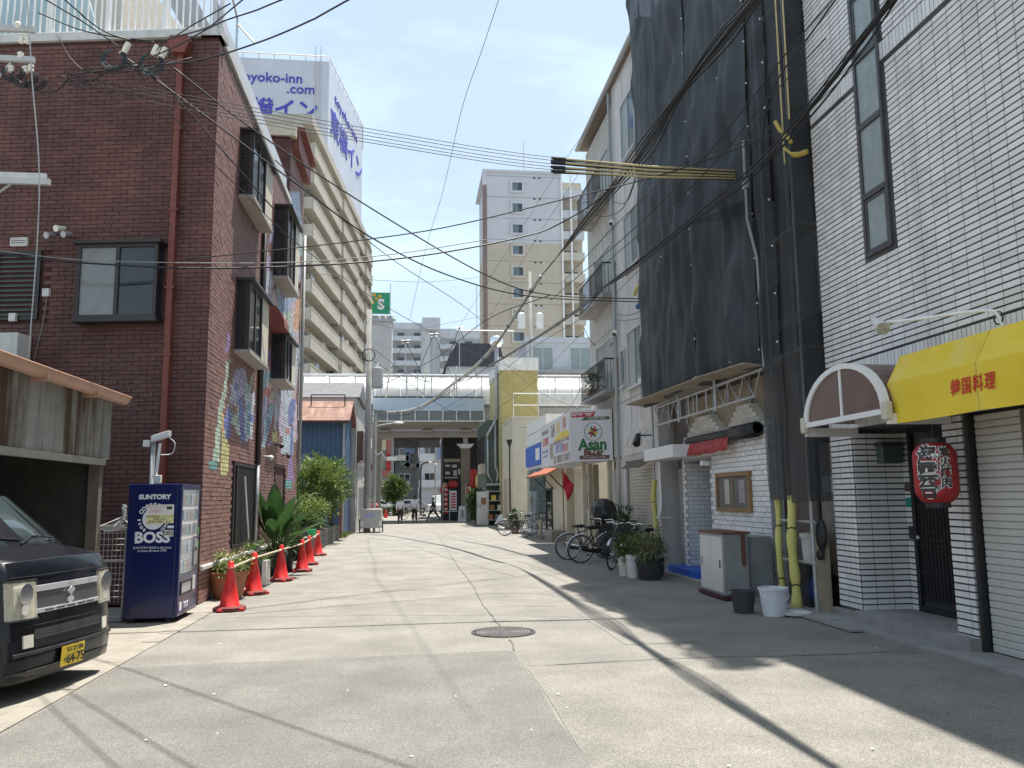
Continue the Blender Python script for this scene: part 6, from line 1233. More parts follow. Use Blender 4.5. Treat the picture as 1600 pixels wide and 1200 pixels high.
# ================================================================= GREY FOUR-STOREY BUILDING
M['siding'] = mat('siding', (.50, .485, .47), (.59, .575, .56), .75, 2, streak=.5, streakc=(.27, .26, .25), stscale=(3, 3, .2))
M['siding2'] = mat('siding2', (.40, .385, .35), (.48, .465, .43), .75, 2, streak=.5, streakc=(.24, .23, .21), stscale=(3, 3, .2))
M['seam'] = flat('seam', (.20, .195, .19), .9)
gb = thing('grey_apartment', 'pale grey four-storey building with balconies and roller shutter', 'building', (5.6, 22, 0), world=True)
G = Fr((5.6, 0, 0), (0, 1, 0), (-1, 0, 0))
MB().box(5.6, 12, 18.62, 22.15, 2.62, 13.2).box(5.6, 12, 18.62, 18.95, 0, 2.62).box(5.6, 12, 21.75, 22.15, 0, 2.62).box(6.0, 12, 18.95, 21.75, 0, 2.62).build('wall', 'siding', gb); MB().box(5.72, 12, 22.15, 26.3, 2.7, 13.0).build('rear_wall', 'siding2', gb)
sm_ = MB()
for y in [19.1, 20.0, 20.9, 21.8]: sm_.fb(G, y, y + .012, 2.64, 13.1, .0, .004)
for z in (4.1, 7.2, 10.2): sm_.fb(G, 18.65, 22.1, z, z + .02, .001, .006)
for y in [22.8 + i * .45 for i in range(8)]: sm_.fb(Fr((5.72, 0, 0), (0, 1, 0), (-1, 0, 0)), y, y + .012, 2.8, 12.9, 0, .004)
for z in (6.4, 9.4): sm_.fb(Fr((5.72, 0, 0), (0, 1, 0), (-1, 0, 0)), 22.2, 26.25, z, z + .02, .001, .006)
sm_.build('panel_joint', 'seam', gb, kind='stuff')
for z0, z1 in ((4.35, 5.85), (7.45, 8.95), (10.45, 12.1)): window(gb, G, 19.55, 20.95, z0, z1, 0, .07, .05, 2, 'alu', ['glass_blue', 'glass_frost'], sill=True)
window(gb, G, 21.3, 21.75, 4.5, 5.5, 0, .06, .04, 1, 'alu', 'glass_blue', sill=True)
MB().box(5.46, 12, 18.6, 26.45, 13.2, 13.32).build('roof_eave', mat('eave_dark', (.18, .15, .13), (.24, .2, .17), .8, 4), gb); MB().tube([(5.44, 18.62, 13.22), (5.44, 26.4, 13.22)], .07, 8).build('gutter', 'grey_plastic', gb)
MB().tube([(5.52, 22.12, 13.1), (5.52, 22.12, 2.2), (5.52, 22.12, .1)], .05, 8).build('downpipe', 'grey_plastic', gb, smooth=True)
G2 = Fr((5.72, 0, 0), (0, 1, 0), (-1, 0, 0))
bm_ = MB().box(-.008, .008, -.006, .006, 0, .85).mesh('baluster', 'dark_frame')
for zi, z in enumerate((10.15, 7.2, 4.45)):
    b = MB().box(5.24, 5.72, 22.35, 25.7, z, z + .09).build('balcony', 'concrete_grey', gb)
    MB().box(5.26, 5.29, 22.37, 25.68, z + .93, z + .97).box(5.26, 5.29, 22.37, 25.68, z + .13, z + .16).box(5.26, 5.7, 22.36, 22.39, z + .93, z + .97).build('handrail', 'dark_frame', b)
    for i in range(28): inst(bm_, 'baluster', b, (5.275, 22.45 + i * .119, z + .09))
    for i in range(4): inst(bm_, 'baluster', b, (5.34 + i * .1, 22.375, z + .09))
    window(gb, G2, 23.0, 25.2, z + .12, z + 1.75, 0, .06, .05, 2, 'alu', ['glass_frost', 'glass_blue'], name='balcony_window')
t = thing('balcony_plant', 'potted plants standing on the lowest balcony', 'potted plant', (5.4, 24.6, 4.54)); pot(t, .15, .26, 'terracotta'); mb = MB(); clumps(mb, (0, 0, .45), .22, .4, .25, 25, 12, .12, .12); mb.build('foliage', 'leaf_mid', t)
for y, z in ((21.95, 6.05), (21.98, 9.2)):
    t = thing('dome_camera', 'white dome camera on the grey building, %s floor' % ('second' if z < 8 else 'third'), 'camera', (5.55, y, z), world=True); MB().ball((5.48, y, z), .08, 12).build('housing', 'white', t, smooth=True); MB().ball((5.45, y - .03, z - .05), .05, 10).build('dome', 'black', t, smooth=True)
# shutter shop on the ground floor
SH = Fr((5.66, 0, 0), (0, 1, 0), (-1, 0, 0)); sh2 = MB().fb(SH, 18.95, 21.75, 2.5, 2.62, 0, .1).fb(SH, 18.95, 19.02, .02, 2.5, 0, .05).fb(SH, 21.68, 21.75, .02, 2.5, 0, .05).build('roller_shutter', 'siding2', gb)
M['shutter_c'] = mat('shutter_c', (.42, .39, .32), (.50, .47, .40), .6, 3, streak=.4, streakc=(.28, .25, .2))
s_ = MB().add([(x, yy, z) for yy in (0, 2.66) for x, z in ((-.010, .006), (-.012, .066), (0, .078), (.004, .078), (.004, .0), (0, .0))], [tuple(range(6)), (11, 10, 9, 8, 7, 6)] + [(i, (i + 1) % 6, 6 + (i + 1) % 6, 6 + i) for i in range(6)]).mesh('slat', 'shutter_c')
for i in range(30): inst(s_, 'slat', sh2, (5.69, 19.02, .04 + i * .082))
# faded script sign
fs2 = MB().fb(G, 18.97, 21.73, 2.66, 3.5, .0, .02).build('sign_board', 'siding', gb); [MB().tube(curve_pts([G.P(21.3 - .42 * k + .16 * math.sin(j * 1.3 + k), 2.86 + .07 * j + .05 * math.sin(k * 2 + j * 2), .03) for j in range(6)], 3), .022, 5).build('script_letter', 'white_dirty', fs2, smooth=True) for k in range(5)]
t = thing('floodlight', 'black floodlight on a short arm beside the shutter', 'floodlight', (5.4, 18.9, 2.9), world=True); MB().tube([(5.45, 18.55, 2.98), (5.2, 18.75, 2.98)], .02, 6).build('arm', 'dark_frame', t); MB().tube([(5.2, 18.9, 3.0), (5.1, 18.7, 2.78)], [.07, .09], 12).build('housing', 'black', t); MB().ball((5.22, 18.95, 3.04), .085, 12).build('rear_cap', 'white', t, smooth=True)
t = thing('canopy_scrap', 'small torn grey canopy over the shutter edge', 'canopy', (5.3, 19, 2.4), world=True); MB().add([(5.6, 18.7, 2.5), (5.6, 20.4, 2.3), (5.1, 20.3, 2.28), (5.05, 18.9, 2.42)], [(0, 1, 2, 3)]).build('sheet', 'grey_plastic', t, solid=.01)

# ================================================================= FOOD SHOP WITH PROJECTING SIGN BOX
M['cream_wall'] = mat('cream_wall', (.52, .46, .36), (.60, .54, .43), .8, 3, streak=.3, streakc=(.36, .3, .22), bump=.1)
fsn = thing('sign_box', 'large projecting sign box with green lettering and a flower emblem', 'shop sign', (5.1, 24, 2.6), world=True)
M['sign_white'] = mat('sign_white', (.60, .61, .64), (.66, .67, .70), .5, 3)
MB().prism([(4.56, 24.0), (5.68, 23.4), (5.68, 29.6), (4.56, 29.6)], lambda a, b, d: (a, b, d), 2.62, 4.10).build('box', 'sign_white', fsn)
u_ = V((5.68 - 4.56, 23.4 - 24.0, 0)).normalized(); nn = V((u_.y, -u_.x, 0)); AO = V((4.56, 24.0, 0))
AF2 = Fr(AO, u_, nn); AL = 1.27
def at_(s_, size, a, z, mt_, **k): return text(s_, size, mt_, fsn, AF2.P(a, z, .006), u_, (0, 0, 1), **k)
M['s_green'] = flat('s_green', (.015, .13, .035), .5); M['s_red'] = flat('s_red', (.42, .03, .04), .5); M['s_brown'] = flat('s_brown', (.11, .045, .035), .5); M['s_purple'] = flat('s_purple', (.06, .025, .06), .5); M['s_yel'] = flat('s_yel', (.65, .48, .08), .5); M['s_blue'] = flat('s_blue', (.05, .14, .50), .5); M['s_dkgreen'] = flat('s_dkgreen', (.04, .12, .05), .5)
at_('Asan', .46, .68, 3.08, 's_green', bold=.018, sx=.93); at_('BaZar', .24, .70, 2.865, 's_brown', bold=.012)
MB().prism([(.05, 3.90), (.72, 3.90), (.80, 4.04), (.05, 4.04)], lambda a, b, d: AF2.P(a, b, d), .001, .006).build('red_banner', 's_red', fsn); at_('আছান বাজার', .12, .40, 3.97, 'white', bold=.003)
MB().prism([(.36, 3.80), (1.2, 3.80), (1.2, 3.89), (.44, 3.89)], lambda a, b, d: AF2.P(a, b, d), .001, .005).build('green_banner', 's_dkgreen', fsn); at_('हलाल फूड र मसला', .075, .82, 3.845, 'white')
MB().fb(AF2, .28, 1.17, 2.665, 2.775, .001, .006).build('brown_banner', 's_brown', fsn); at_('SPICE & HALAL FOOD', .07, .72, 2.72, 'sign_white')
q = [AF2.P(.70 + .26 * math.cos(R(x)), 3.46 + .26 * math.sin(R(x)), .006) for x in range(0, 360, 10)]; MB().tube(q, .008, 5, closed=True).build('emblem_ring', 's_green', fsn)
for k in range(8):
    a = R(45 * k + 22); p = [(0, 0), (.065, .045), (.20, 0), (.065, -.045)]
    MB().prism([(.70 + x * math.cos(a) - y * math.sin(a), 3.46 + x * math.sin(a) + y * math.cos(a)) for x, y in p], lambda a_, b_, d_: AF2.P(a_, b_, d_), .001, .006).build('petal', ['s_brown', 's_red', 's_green', 's_yel'][k % 4], fsn)
# street side of the box: product posters
SB = Fr((4.56, 0, 0), (0, 1, 0), (-1, 0, 0))
pst = MB().fb(SB, 24.05, 29.55, 2.66, 4.06, .001, .006).build('poster_sheet', 'sign_white', fsn)
for i, (y0, y1, z0, z1, mt_) in enumerate(((28.0, 29.3, 3.75, 3.88, 's_brown'), (27.9, 29.2, 3.35, 3.62, 's_red'), (24.1, 26.9, 2.67, 2.9, 's_purple'), (24.2, 25.2, 2.95, 3.2, 's_red'), (25.2, 26.5, 2.95, 3.25, 's_blue'), (24.15, 26.8, 3.27, 3.38, 's_purple'), (26.9, 27.6, 2.85, 3.35, 's_brown'), (26.6, 27.3, 3.55, 3.95, 's_brown'), (25.6, 26.3, 3.6, 3.95, 's_yel'), (24.6, 25.2, 3.65, 4.0, 's_red'), (28.0, 29.3, 3.1, 3.2, 's_blue'), (28.0, 29.3, 2.95, 3.02, 's_blue'))):
    MB().fb(SB, y0, y1, z0, z1, .007, .010).build('product_picture', mat('pp%d' % i, tuple(M[mt_].node_tree.nodes['Color Ramp'].color_ramp.elements[0].color)[:3], (.55, .5, .45), .5, 2.2 + i * .2), pst)
MB().prism([(24.1, 3.38)] + [(24.1 + 2.8 * i / 10, 3.4 + .2 * math.sin(math.pi * (i + 3) / 13)) for i in range(11)] + [(26.9, 3.38)], lambda a, b, d: SB.P(a, b, d), .007, .0105).build('yellow_arc', 's_yel', pst)
fsh = thing('food_shop', 'cream shop front under the projecting sign box', 'shop', (5.6, 25, 0), world=True)
MB().box(5.72, 5.9, 22.4, 23.2, 0, 2.62).build('wall', 'cream_wall', fsh); MB().box(5.72, 5.9, 26.3, 29.6, 0, 2.62).build('wall', 'cream_wall', fsh); MB().box(6.4, 6.5, 23.2, 26.3, 0, 2.7).build('interior', 'dark', fsh)
for x, y in ((4.98, 24.4), (5.58, 23.62), (5.5, 26.0)): MB().box(x, x + .13, y, y + .16, 0, 2.618).build('pillar', 'cream_wall', fsh)
MB().fb(Fr((5.9, 0, 0), (0, 1, 0), (-1, 0, 0)), 23.3, 24.2, .05, 2.4, 0, .04).build('door', 'glass', fsh)
MB().fb(Fr((5.72, 0, 0), (0, 1, 0), (-1, 0, 0)), 26.4, 27.6, .9, 2.3, .0, .05).build('window', 'glass', fsh)
# red flag
t = thing('flag', 'red flag hanging from a short pole by the shop', 'flag', (4.75, 26.6, 0), world=True); MB().tube([(4.80, 26.6, 0), (4.78, 26.6, 2.5)], .02, 8).build('pole', 'wood', t)
mb = MB(); vs = []
for i in range(9):
    for j in range(9):
        a, b = i / 8, j / 8; vs.append((4.80 + .34 * a * (.35 + .65 * (1 - b) ** .5), 26.58 - .05 * math.sin(a * 7 + b * 4), 2.42 - b * .5 - a * .45))
mb.add(vs, [(i * 9 + j, i * 9 + j + 1, i * 9 + j + 10, i * 9 + j + 9) for i in range(8) for j in range(8)]); mb.build('cloth', mat('flag_red', (.55, .02, .04), (.64, .04, .06), .7, 5), t, smooth=True, solid=.004)
# ================================================================= LOW HOUSE WITH TILED EAVE
lh = thing('low_house', 'low cream house with a small red tiled eave', 'house', (5.5, 31, 0), world=True)
MB().box(5.45, 8, 29.62, 34.2, 0, 3.0).build('wall', 'cream_wall', lh); LH = Fr((5.45, 0, 0), (0, 1, 0), (-1, 0, 0))
d_ = MB().frame(LH, 32.6, 34.0, .02, 1.95, 0, .06, .07).build('door', 'dark_frame', lh)
for i in range(3): MB().fb(LH, 32.68 + i * .42, 33.06 + i * .42, .06, 1.88, .01, .03).build('pane', 'glass', d_)
rf = MB().prism([(5.44, 2.72), (4.75, 2.36), (4.75, 2.40), (5.44, 2.76)], lambda a, b, d: (a, d, b), 29.8, 35.0).build('tiled_eave', 'wood', lh)
M['rooftile'] = mat('rooftile', (.30, .075, .035), (.40, .12, .06), .6, 5, tint=.15)
tl = MB(); k = 5
for i in range(k + 1): a = R(180 * i / k); tl.v += [(0, -.075 * math.cos(a), .045 * math.sin(a)), (-.72, -.075 * math.cos(a), -.37 + .045 * math.sin(a))]
tl.f = [(2 * i, 2 * i + 1, 2 * i + 3, 2 * i + 2) for i in range(k)]; tme2 = tl.mesh('roof_tile', 'rooftile')
for i in range(32): inst(tme2, 'roof_tile', rf, (5.44, 29.9 + i * .16, 2.765))
for y in (30.2, 32.2, 34.4): MB().tube([(5.44, y, 1.9), (4.95, y, 2.42)], .025, 6).build('bracket', 'dark_frame', lh)
MB().box(4.9, 5.44, 29.7, 31.3, 0, .38).build('bench_wall', 'concrete', lh); MB().tube([(4.85, 31.9, 0), (4.85, 31.9, .75)], .07, 8).build('wood_post', 'plywood', lh)
# ================================================================= WHITE BUILDING WITH BLUE SIGN
wb2 = thing('white_building', 'white clad building with a plain blue sign', 'building', (5.6, 37, 0), world=True); W2 = Fr((5.5, 0, 0), (0, 1, 0), (-1, 0, 0))
MB().box(5.5, 9, 34.25, 40.2, 0, 5.05).build('wall', 'white', wb2)
for z in (3.2, 3.95, 4.5): MB().fb(W2, 34.25, 40.2, z, z + .02, .0, .012).build('cladding_joint', 'seam', wb2)
bs = MB().fb(W2, 35.2, 39.9, 3.0, 3.9, .002, .12).build('blue_sign', flat('signblue', (.03, .11, .50), .5), wb2); MB().fb(W2, 35.4, 36.6, 3.2, 3.72, .121, .124).build('white_mark', 'white', bs)
for y in (34.6, 36.5, 38.4): MB().fb(W2, y, y + 1.6, .1, 2.85, .002, .05).build('shop_window', 'glass_blue', wb2)
# ================================================================= BEIGE, YELLOW AND GREEN BUILDINGS
be = thing('beige_building', 'plain beige cube building with a black lamp post before it', 'building', (5.2, 44, 0), world=True); MB().box(5.02, 9, 42.2, 47.2, 0, 5.6).build('wall', mat('beige', (.52, .47, .37), (.58, .53, .43), .8, 2, streak=.15, streakc=(.42, .38, .3)), be); MB().box(4.99, 9, 42.15, 47.25, 5.6, 5.72).build('coping', 'cream_wall', be)
BE = Fr((5.02, 0, 0), (0, 1, 0), (-1, 0, 0))
for y in (43.0, 45.0): MB().fb(BE, y, y + 1.2, .05, 2.6, .001, .03).build('doorway', mat('tan_door', (.36, .3, .22), (.42, .36, .27), .7), be)
rr_ = MB().tube([(5.1, 42.25, 5.74), (5.1, 42.25, 6.9), (9, 42.25, 6.9)], .03, 6).tube([(6.4, 42.25, 5.74), (6.4, 42.25, 6.9)], .025, 6).tube([(5.1, 42.25, 6.3), (9, 42.25, 6.3)], .025, 6).build('roof_rail', 'white_dirty', be)
t = thing('lamp_post', 'slim black lamp post with a flared head by the beige building', 'lamp post', (4.75, 41.2, 0)); MB().tube([(0, 0, 0), (0, 0, 4.1)], .035, 8).build('post', 'black', t); MB().lathe([(.05, 4.1), (.15, 4.4), (.15, 4.45)], 12).build('lamp_head', 'black', t)
ye = thing('yellow_building', 'yellow corrugated metal building above the beige one', 'building', (6, 49, 0), world=True)
M['yellow_cor'] = mat('yellow_cor', (.42, .36, .16), (.48, .42, .20), .6, 1.5, streak=.2, streakc=(.4, .32, .1))
mb = MB(); vs = []; n_ = 66
for i in range(n_ + 1): x = 5.05 + 2.2 * i / n_; yv = 48.0 + .03 * math.sin(i * 2 * math.pi / 4); vs += [(x, yv, 0), (x, yv, 9.0)]
mb.add(vs, [(2 * i, 2 * i + 2, 2 * i + 3, 2 * i + 1) for i in range(n_)]); mb.build('corrugated_wall', 'yellow_cor', ye); MB().box(5.05, 7.25, 48.05, 55, 0, 9.0).build('wall', 'yellow_cor', ye); MB().box(5.0, 7.3, 47.95, 55, 9.0, 9.75).build('parapet', 'white_dirty', ye)
M['green_cor'] = mat('green_cor', (.085, .115, .10), (.12, .155, .135), .6, 2, streak=.4, streakc=(.06, .07, .06))
ge = thing('green_shop', 'dark green corrugated two-storey shop beside the arcade', 'shop', (4.7, 51, 0), world=True)
MB().box(4.3, 5.3, 49.5, 56, 0, 6.2).build('wall', 'green_cor', ge); GN = Fr((4.3, 49.5, 0), (1, 0, 0), (0, -1, 0)); GS = Fr((4.3, 0, 0), (0, 1, 0), (-1, 0, 0))
for i in range(8): MB().fb(GN, .02 + i * .125, .05 + i * .125, 0, 6.1, .0, .025).build('rib', 'green_cor', ge)
for i in range(30): MB().fb(GS, 49.6 + i * .21, 49.65 + i * .21, 3.0, 6.1, .0, .025).build('rib', 'green_cor', ge)
for y in (50.5, 53.0): window(ge, GS, y, y + 1.6, 3.6, 5.3, .026, .06, .06, 2, 'dark_frame', 'glass')
for pts, r_ in (([(4.95, 49.42, 9.3), (4.95, 49.42, 6.3), (4.55, 49.35, 5.6), (4.35, 49.35, 5.2)], .09), ([(4.85, 49.4, 6.4), (4.85, 49.4, 3.4), (5.0, 49.35, 3.0), (4.85, 49.35, 2.2)], .08), ([(4.4, 49.4, 5.3), (4.4, 49.4, 3.0), (4.7, 49.35, 2.4)], .06)): MB().tube(pts, r_, 8).build('duct', 'galv', ge, smooth=True)
MB().fb(GN, .0, .9, 2.3, 2.42, .0, .5).build('canopy', 'galv', ge); MB().fb(GS, 49.6, 52, 3.0, 3.6, .03, .3).build('balcony_box', mat('tanbox', (.4, .35, .27), (.46, .41, .33), .7), ge)
MB().box(4.28, 5.2, 49.0, 49.46, 0, 1.9).build('stock_shelf', 'dark', ge)

# ================================================================= BICYCLES
def bicycle(name, label, loc, rz, frame_mt, basket=True, lean=R(5), group=None, loop=True, s=1.0):
    """front wheel at +x"""
    t = thing(name, label, 'bicycle', loc, rz, group); t.rotation_euler = (lean, 0, rz); t.scale = (s, s, s)
    for wx, nm in ((.54, 'front'), (-.52, 'rear')):
        ring = [(wx + .325 * math.cos(R(a)), 0, .34 + .325 * math.sin(R(a))) for a in range(0, 360, 12)]
        w_ = MB().tube(ring, .017, 8, closed=True).build('wheel', 'black_rubber', t, smooth=True)
        ring = [(wx + .303 * math.cos(R(a)), 0, .34 + .303 * math.sin(R(a))) for a in range(0, 360, 12)]; MB().tube(ring, .010, 6, closed=True).build('rim', 'steel', w_, smooth=True)
        mb = MB()
        for k in range(18): a = R(20 * k); sd_ = .03 * (1 if k % 2 else -1); mb.tube([(wx + .02 * math.cos(a + 1), sd_, .34 + .02 * math.sin(a + 1)), (wx + .3 * math.cos(a), 0, .34 + .3 * math.sin(a))], .0022, 3, cap=False)
        mb.tube([(wx, -.05, .34), (wx, .05, .34)], .022, 8); mb.build('spokes', 'steel', w_)
        fd = [(wx + .36 * math.cos(R(a)), 0, .34 + .36 * math.sin(R(a))) for a in range(20 if wx < 0 else 35, 176 if wx < 0 else 150, 9)]
        vs = []
        for p in fd: vs += [(p[0], -.028, p[2] - .006), (p[0], 0, p[2] + .006), (p[0], .028, p[2] - .006)]
        MB().add(vs, [(3 * i + j, 3 * i + j + 1, 3 * i + j + 4, 3 * i + j + 3) for i in range(len(fd) - 1) for j in range(2)]).build('mudguard', 'steel', t, smooth=True)
    hd, bb_, st, ax = V((.36, 0, .80)), V((-.10, 0, .28)), V((-.25, 0, .70)), V((-.52, 0, .34)); f = MB()
    f.tube([hd + V((-.02, 0, .10)), V((.40, 0, .70))], .019, 8)
    if loop: f.tube(curve_pts([hd + V((.02, 0, -.06)), V((.20, 0, .50)), V((.02, 0, .34)), bb_], 5), .018, 8); f.tube([V((.27, 0, .60)), V((-.16, 0, .46))], .013, 6)
    else: f.tube([hd, bb_], .018, 8); f.tube([hd + V((0, 0, .04)), st], .015, 8)
    f.tube([bb_, st, st + V((-.03, 0, .12))], .016, 8)
    for s_ in (-1, 1): f.tube([st, ax + V((0, s_ * .055, 0))], .009, 6).tube([bb_, ax + V((0, s_ * .055, 0))], .010, 6).tube([V((.40, s_ * .01, .70)), V((.44, s_ * .055, .60)), V((.54, s_ * .055, .34))], .011, 6)
    f.build('frame', frame_mt, t, smooth=True)
    MB().ball((-.31, 0, .86), .12, 12, sz=.32, sx=1.15, sy=.8).tube([(-.22, 0, .86), (-.08, 0, .85)], [.06, .025], 8).build('saddle', 'black', t, smooth=True)
    hb = MB().tube(curve_pts([(.10, -.29, .98), (.24, -.27, 1.0), (.34, -.12, 1.02), (.335, 0, .98), (.34, .12, 1.02), (.24, .27, 1.0), (.10, .29, .98)], 5), .011, 6).tube([(.335, 0, .98), (.345, 0, .86)], .013, 6).build('handlebar', 'chrome', t, smooth=True)
    for s_ in (-1, 1): MB().tube([(.10, s_ * .29, .98), (.21, s_ * .275, .995)], .017, 8).build('grip', 'black', hb)
    MB().tube([V((-.10, -.05, .28)) + V((math.cos(R(a)) * .09, 0, math.sin(R(a)) * .09)) for a in range(0, 360, 24)], .012, 5, closed=True).tube([(-.10, -.06, .28), (-.02, -.09, .14)], .009, 5).tube([(-.10, .06, .28), (-.18, .09, .42)], .009, 5).build('crank', 'steel', t)
    MB().box(-.06, .02, -.13, -.05, .125, .15).box(-.22, -.14, .05, .13, .41, .435).build('pedal', 'black', t)
    MB().prism([(-.14, .36), (-.04, .37), (.0, .30), (-.04, .22), (-.5, .30), (-.54, .36)], lambda a, b, d: (a, d, b), -.075, -.06).build('chain_guard', frame_mt, t)
    MB().tube([(-.52, -.09, .33), (-.58, -.12, .01)], .009, 5).tube([(-.52, .09, .33), (-.58, .12, .01)], .009, 5).tube([(-.58, -.12, .01), (-.58, .12, .01)], .009, 5).build('stand', 'steel', t)
    if basket:
        mb = MB(); z0, z1 = .72, .98
        for z, k in ((z0, .8), (.80, .87), (.89, .94), (z1, 1.0)):
            c = [(.56 - .14 * k, -.19 * k, z), (.56 + .16 * k, -.19 * k, z), (.56 + .16 * k, .19 * k, z), (.56 - .14 * k, .19 * k, z)]; mb.tube(c, .006 if z in (z0, z1) else .004, 4, closed=True)
        for i in range(8):
            for q0, q1 in (((-.14, -.19), (.16, -.19)), ((.16, -.19), (.16, .19)), ((.16, .19), (-.14, .19)), ((-.14, .19), (-.14, -.19))):
                t_ = i / 8; x, y = q0[0] + (q1[0] - q0[0]) * t_, q0[1] + (q1[1] - q0[1]) * t_; mb.tube([(.56 + x * .8, y * .8, z0), (.56 + x, y, z1)], .0035, 3, cap=False)
        for i in range(5): mb.tube([(.45 + .06 * i, -.152, z0), (.45 + .06 * i, .152, z0)], .0035, 3, cap=False)
        mb.build('basket', 'dark', t)
    MB().ball((.46, 0, .68), .035, 8).build('lamp', 'chrome', t, smooth=True)
    return t
M['bk_black'] = mat('bk_black', (.012, .012, .016), rough=.25, coat=.6); M['bk_white'] = mat('bk_white', (.55, .55, .52), rough=.3, coat=.4); M['bk_blue'] = mat('bk_blue', (.02, .03, .08), rough=.25, coat=.6)
bg = 'bicycles parked on the right roadside'
bicycle('bicycle', 'black bicycle parked with its rear wheel out, second from the left', (4.55, 20.3, 0), R(8), 'bk_black', True, R(5), bg)
bicycle('bicycle', 'black bicycle leaning at the back left of the parked group', (4.45, 21.3, 0), R(2), 'bk_black', False, R(6), bg, False)
bicycle('bicycle', 'dark bicycle with front basket facing the camera, left of the potted plants', (4.62, 18.65, 0), R(236), 'bk_blue', True, R(-4), bg)
bicycle('bicycle', 'bicycle with wide chrome handlebar right behind the potted plants', (4.95, 18.1, 0), R(222), 'bk_black', True, R(-5), bg)
bicycle('bicycle', 'black bicycle by the lamp post outside the beige building', (4.35, 35.2, 0), R(-14), 'bk_black', False, R(5), bg)
bicycle('bicycle', 'silver bicycle with a front basket outside the white building', (4.75, 33.2, 0), R(-60), 'bk_white', True, R(5), bg)
# wrapped lump behind the bicycles
M['tarp'] = mat('tarp', (.012, .012, .014), (.02, .02, .023), .28, 3, bump=.6, bscale=9)
t = thing('wrapped_statue', 'round-topped object wrapped in shiny black plastic behind the bicycles', 'wrapped object', (5.12, 22.3, .02)); mb = MB(); n_ = 30; pr = [(.20, 0), (.22, .3), (.21, .55), (.24, .72), (.32, .9), (.36, 1.1), (.34, 1.3), (.24, 1.45), (.08, 1.52)]
prof2 = []
for i in range(41):
    f = i / 40 * (len(pr) - 1); k = min(int(f), len(pr) - 2); u2 = f - k; prof2.append((pr[k][0] * (1 - u2) + pr[k + 1][0] * u2, pr[k][1] * (1 - u2) + pr[k + 1][1] * u2))
mb.lathe(prof2, 48); mb.v = [(x * (1 + .10 * mnoise.noise(V((math.atan2(y, x) * 2.2, z * 2.5, 1))) + .05 * mnoise.noise(V((x * 9, y * 9, z * 5)))), y * (1 + .10 * mnoise.noise(V((math.atan2(y, x) * 2.2, z * 2.5, 4)))), z) for x, y, z in mb.v]; mb.build('plastic_wrap', 'tarp', t, smooth=True)
MB().tube([(.22 * math.cos(R(a)), .22 * math.sin(R(a)), .62 + .02 * math.sin(a)) for a in range(0, 360, 20)], .012, 5, closed=True).build('cord', 'black', t)
# potted plants by the scaffold foot
def potplant(label, loc, r, h, mt_, fol, rx, rz, n, size, cat='potted plant'):
    t = thing('potted_plant', label, cat, loc, 0, 'potted plants by the scaffold'); pot(t, r, h, mt_, rim=False); mb = MB(); clumps(mb, (0, 0, h + rz * .75), rx, rx, rz, n, 12, size, .1, .2); mb.build('foliage', fol, t)
    mb = MB()
    for k in range(7): a = R(k * 51); mb.tube([(0, 0, h * .8), (math.cos(a) * rx * .7, math.sin(a) * rx * .7, h + rz * 1.2)], .006, 4)
    mb.build('stem', 'bark', t)
potplant('leafy plant in the widest black pot', (4.55, 16.0, .0), .27, .33, 'black_pot', 'leaf_pale', .28, .34, 30, .11)
potplant('bushy plant in a small white pot in front of the yellow sleeve', (4.32, 16.35, .0), .15, .45, 'white_dirty', 'leaf_light', .2, .22, 22, .1)
potplant('plant in a tall white square pot at the left of the pots', (4.25, 16.75, .0), .14, .4, 'white_dirty', 'leaf_mid', .2, .25, 30, .1)
potplant('tall dark green plant by the roller shutter', (5.2, 20.6, .02), .18, .3, 'black_pot', 'leaf_dark', .4, .55, 80, .11)
potplant('small plant in a black pot above the others', (4.9, 16.7, .0), .16, .35, 'black_pot', 'leaf_mid', .2, .3, 22, .1)
potplant('small plant in a terracotta pot beside the far bicycles', (4.5, 37.2, .0), .18, .35, 'terracotta', 'leaf_dark', .3, .4, 40, .14)
t = thing('mesh_fence', 'small grey mesh fence panel behind the potted plants', 'fence', (5.0, 16.6, 0), world=True); MB().tube([(4.75, 16.25, 0), (4.75, 16.25, .95), (5.2, 17.2, .95), (5.2, 17.2, 0)], .012, 6).build('frame', 'galv', t)
mb = MB()
for i in range(1, 14): f = i / 14; mb.tube([(4.75 + .45 * f, 16.25 + .95 * f, .05), (4.75 + .45 * f, 16.25 + .95 * f, .94)], .003, 3)
for i in range(1, 12): z = i * .08; mb.tube([(4.75, 16.25, z), (5.2, 17.2, z)], .003, 3)
mb.build('wire_mesh', 'galv', t, kind='stuff')
# ================================================================= LEFT SIDE BEYOND THE BRICK BUILDING
bh = thing('blue_house', 'dark blue clad house with a rusty sheet metal roof', 'house', (-4, 39, 0), world=True)
M['blue_clad'] = mat('blue_clad', (.035, .075, .145), (.05, .095, .175), .6, 2, streak=.2, streakc=(.03, .05, .09)); M['rust_roof'] = mat('rust_roof', (.15, .072, .05), (.23, .125, .095), .8, 1.6, streak=.5, streakc=(.5, .36, .28), stscale=(4, .6, 1))
MB().box(-8, -2.96, 37, 40.6, 0, 5.05).prism([(37, 5.05), (40.6, 5.05), (38.8, 6.0)], lambda a, b, d: (d, a, b), -8, -2.96).build('wall', 'blue_clad', bh)
for i in range(12): MB().box(-5.4 + i * .2, -5.385 + i * .2, 36.985, 37, 0, 5).build('cladding_rib', 'blue_clad', bh)
for s_ in (-1, 1): MB().prism([(38.8, 6.02), (38.8, 6.08), (38.8 + s_ * 2.15, 5.0), (38.8 + s_ * 2.15, 4.94)], lambda a, b, d: (d, a, b), -8.2, -2.75).build('roof', 'rust_roof', bh)
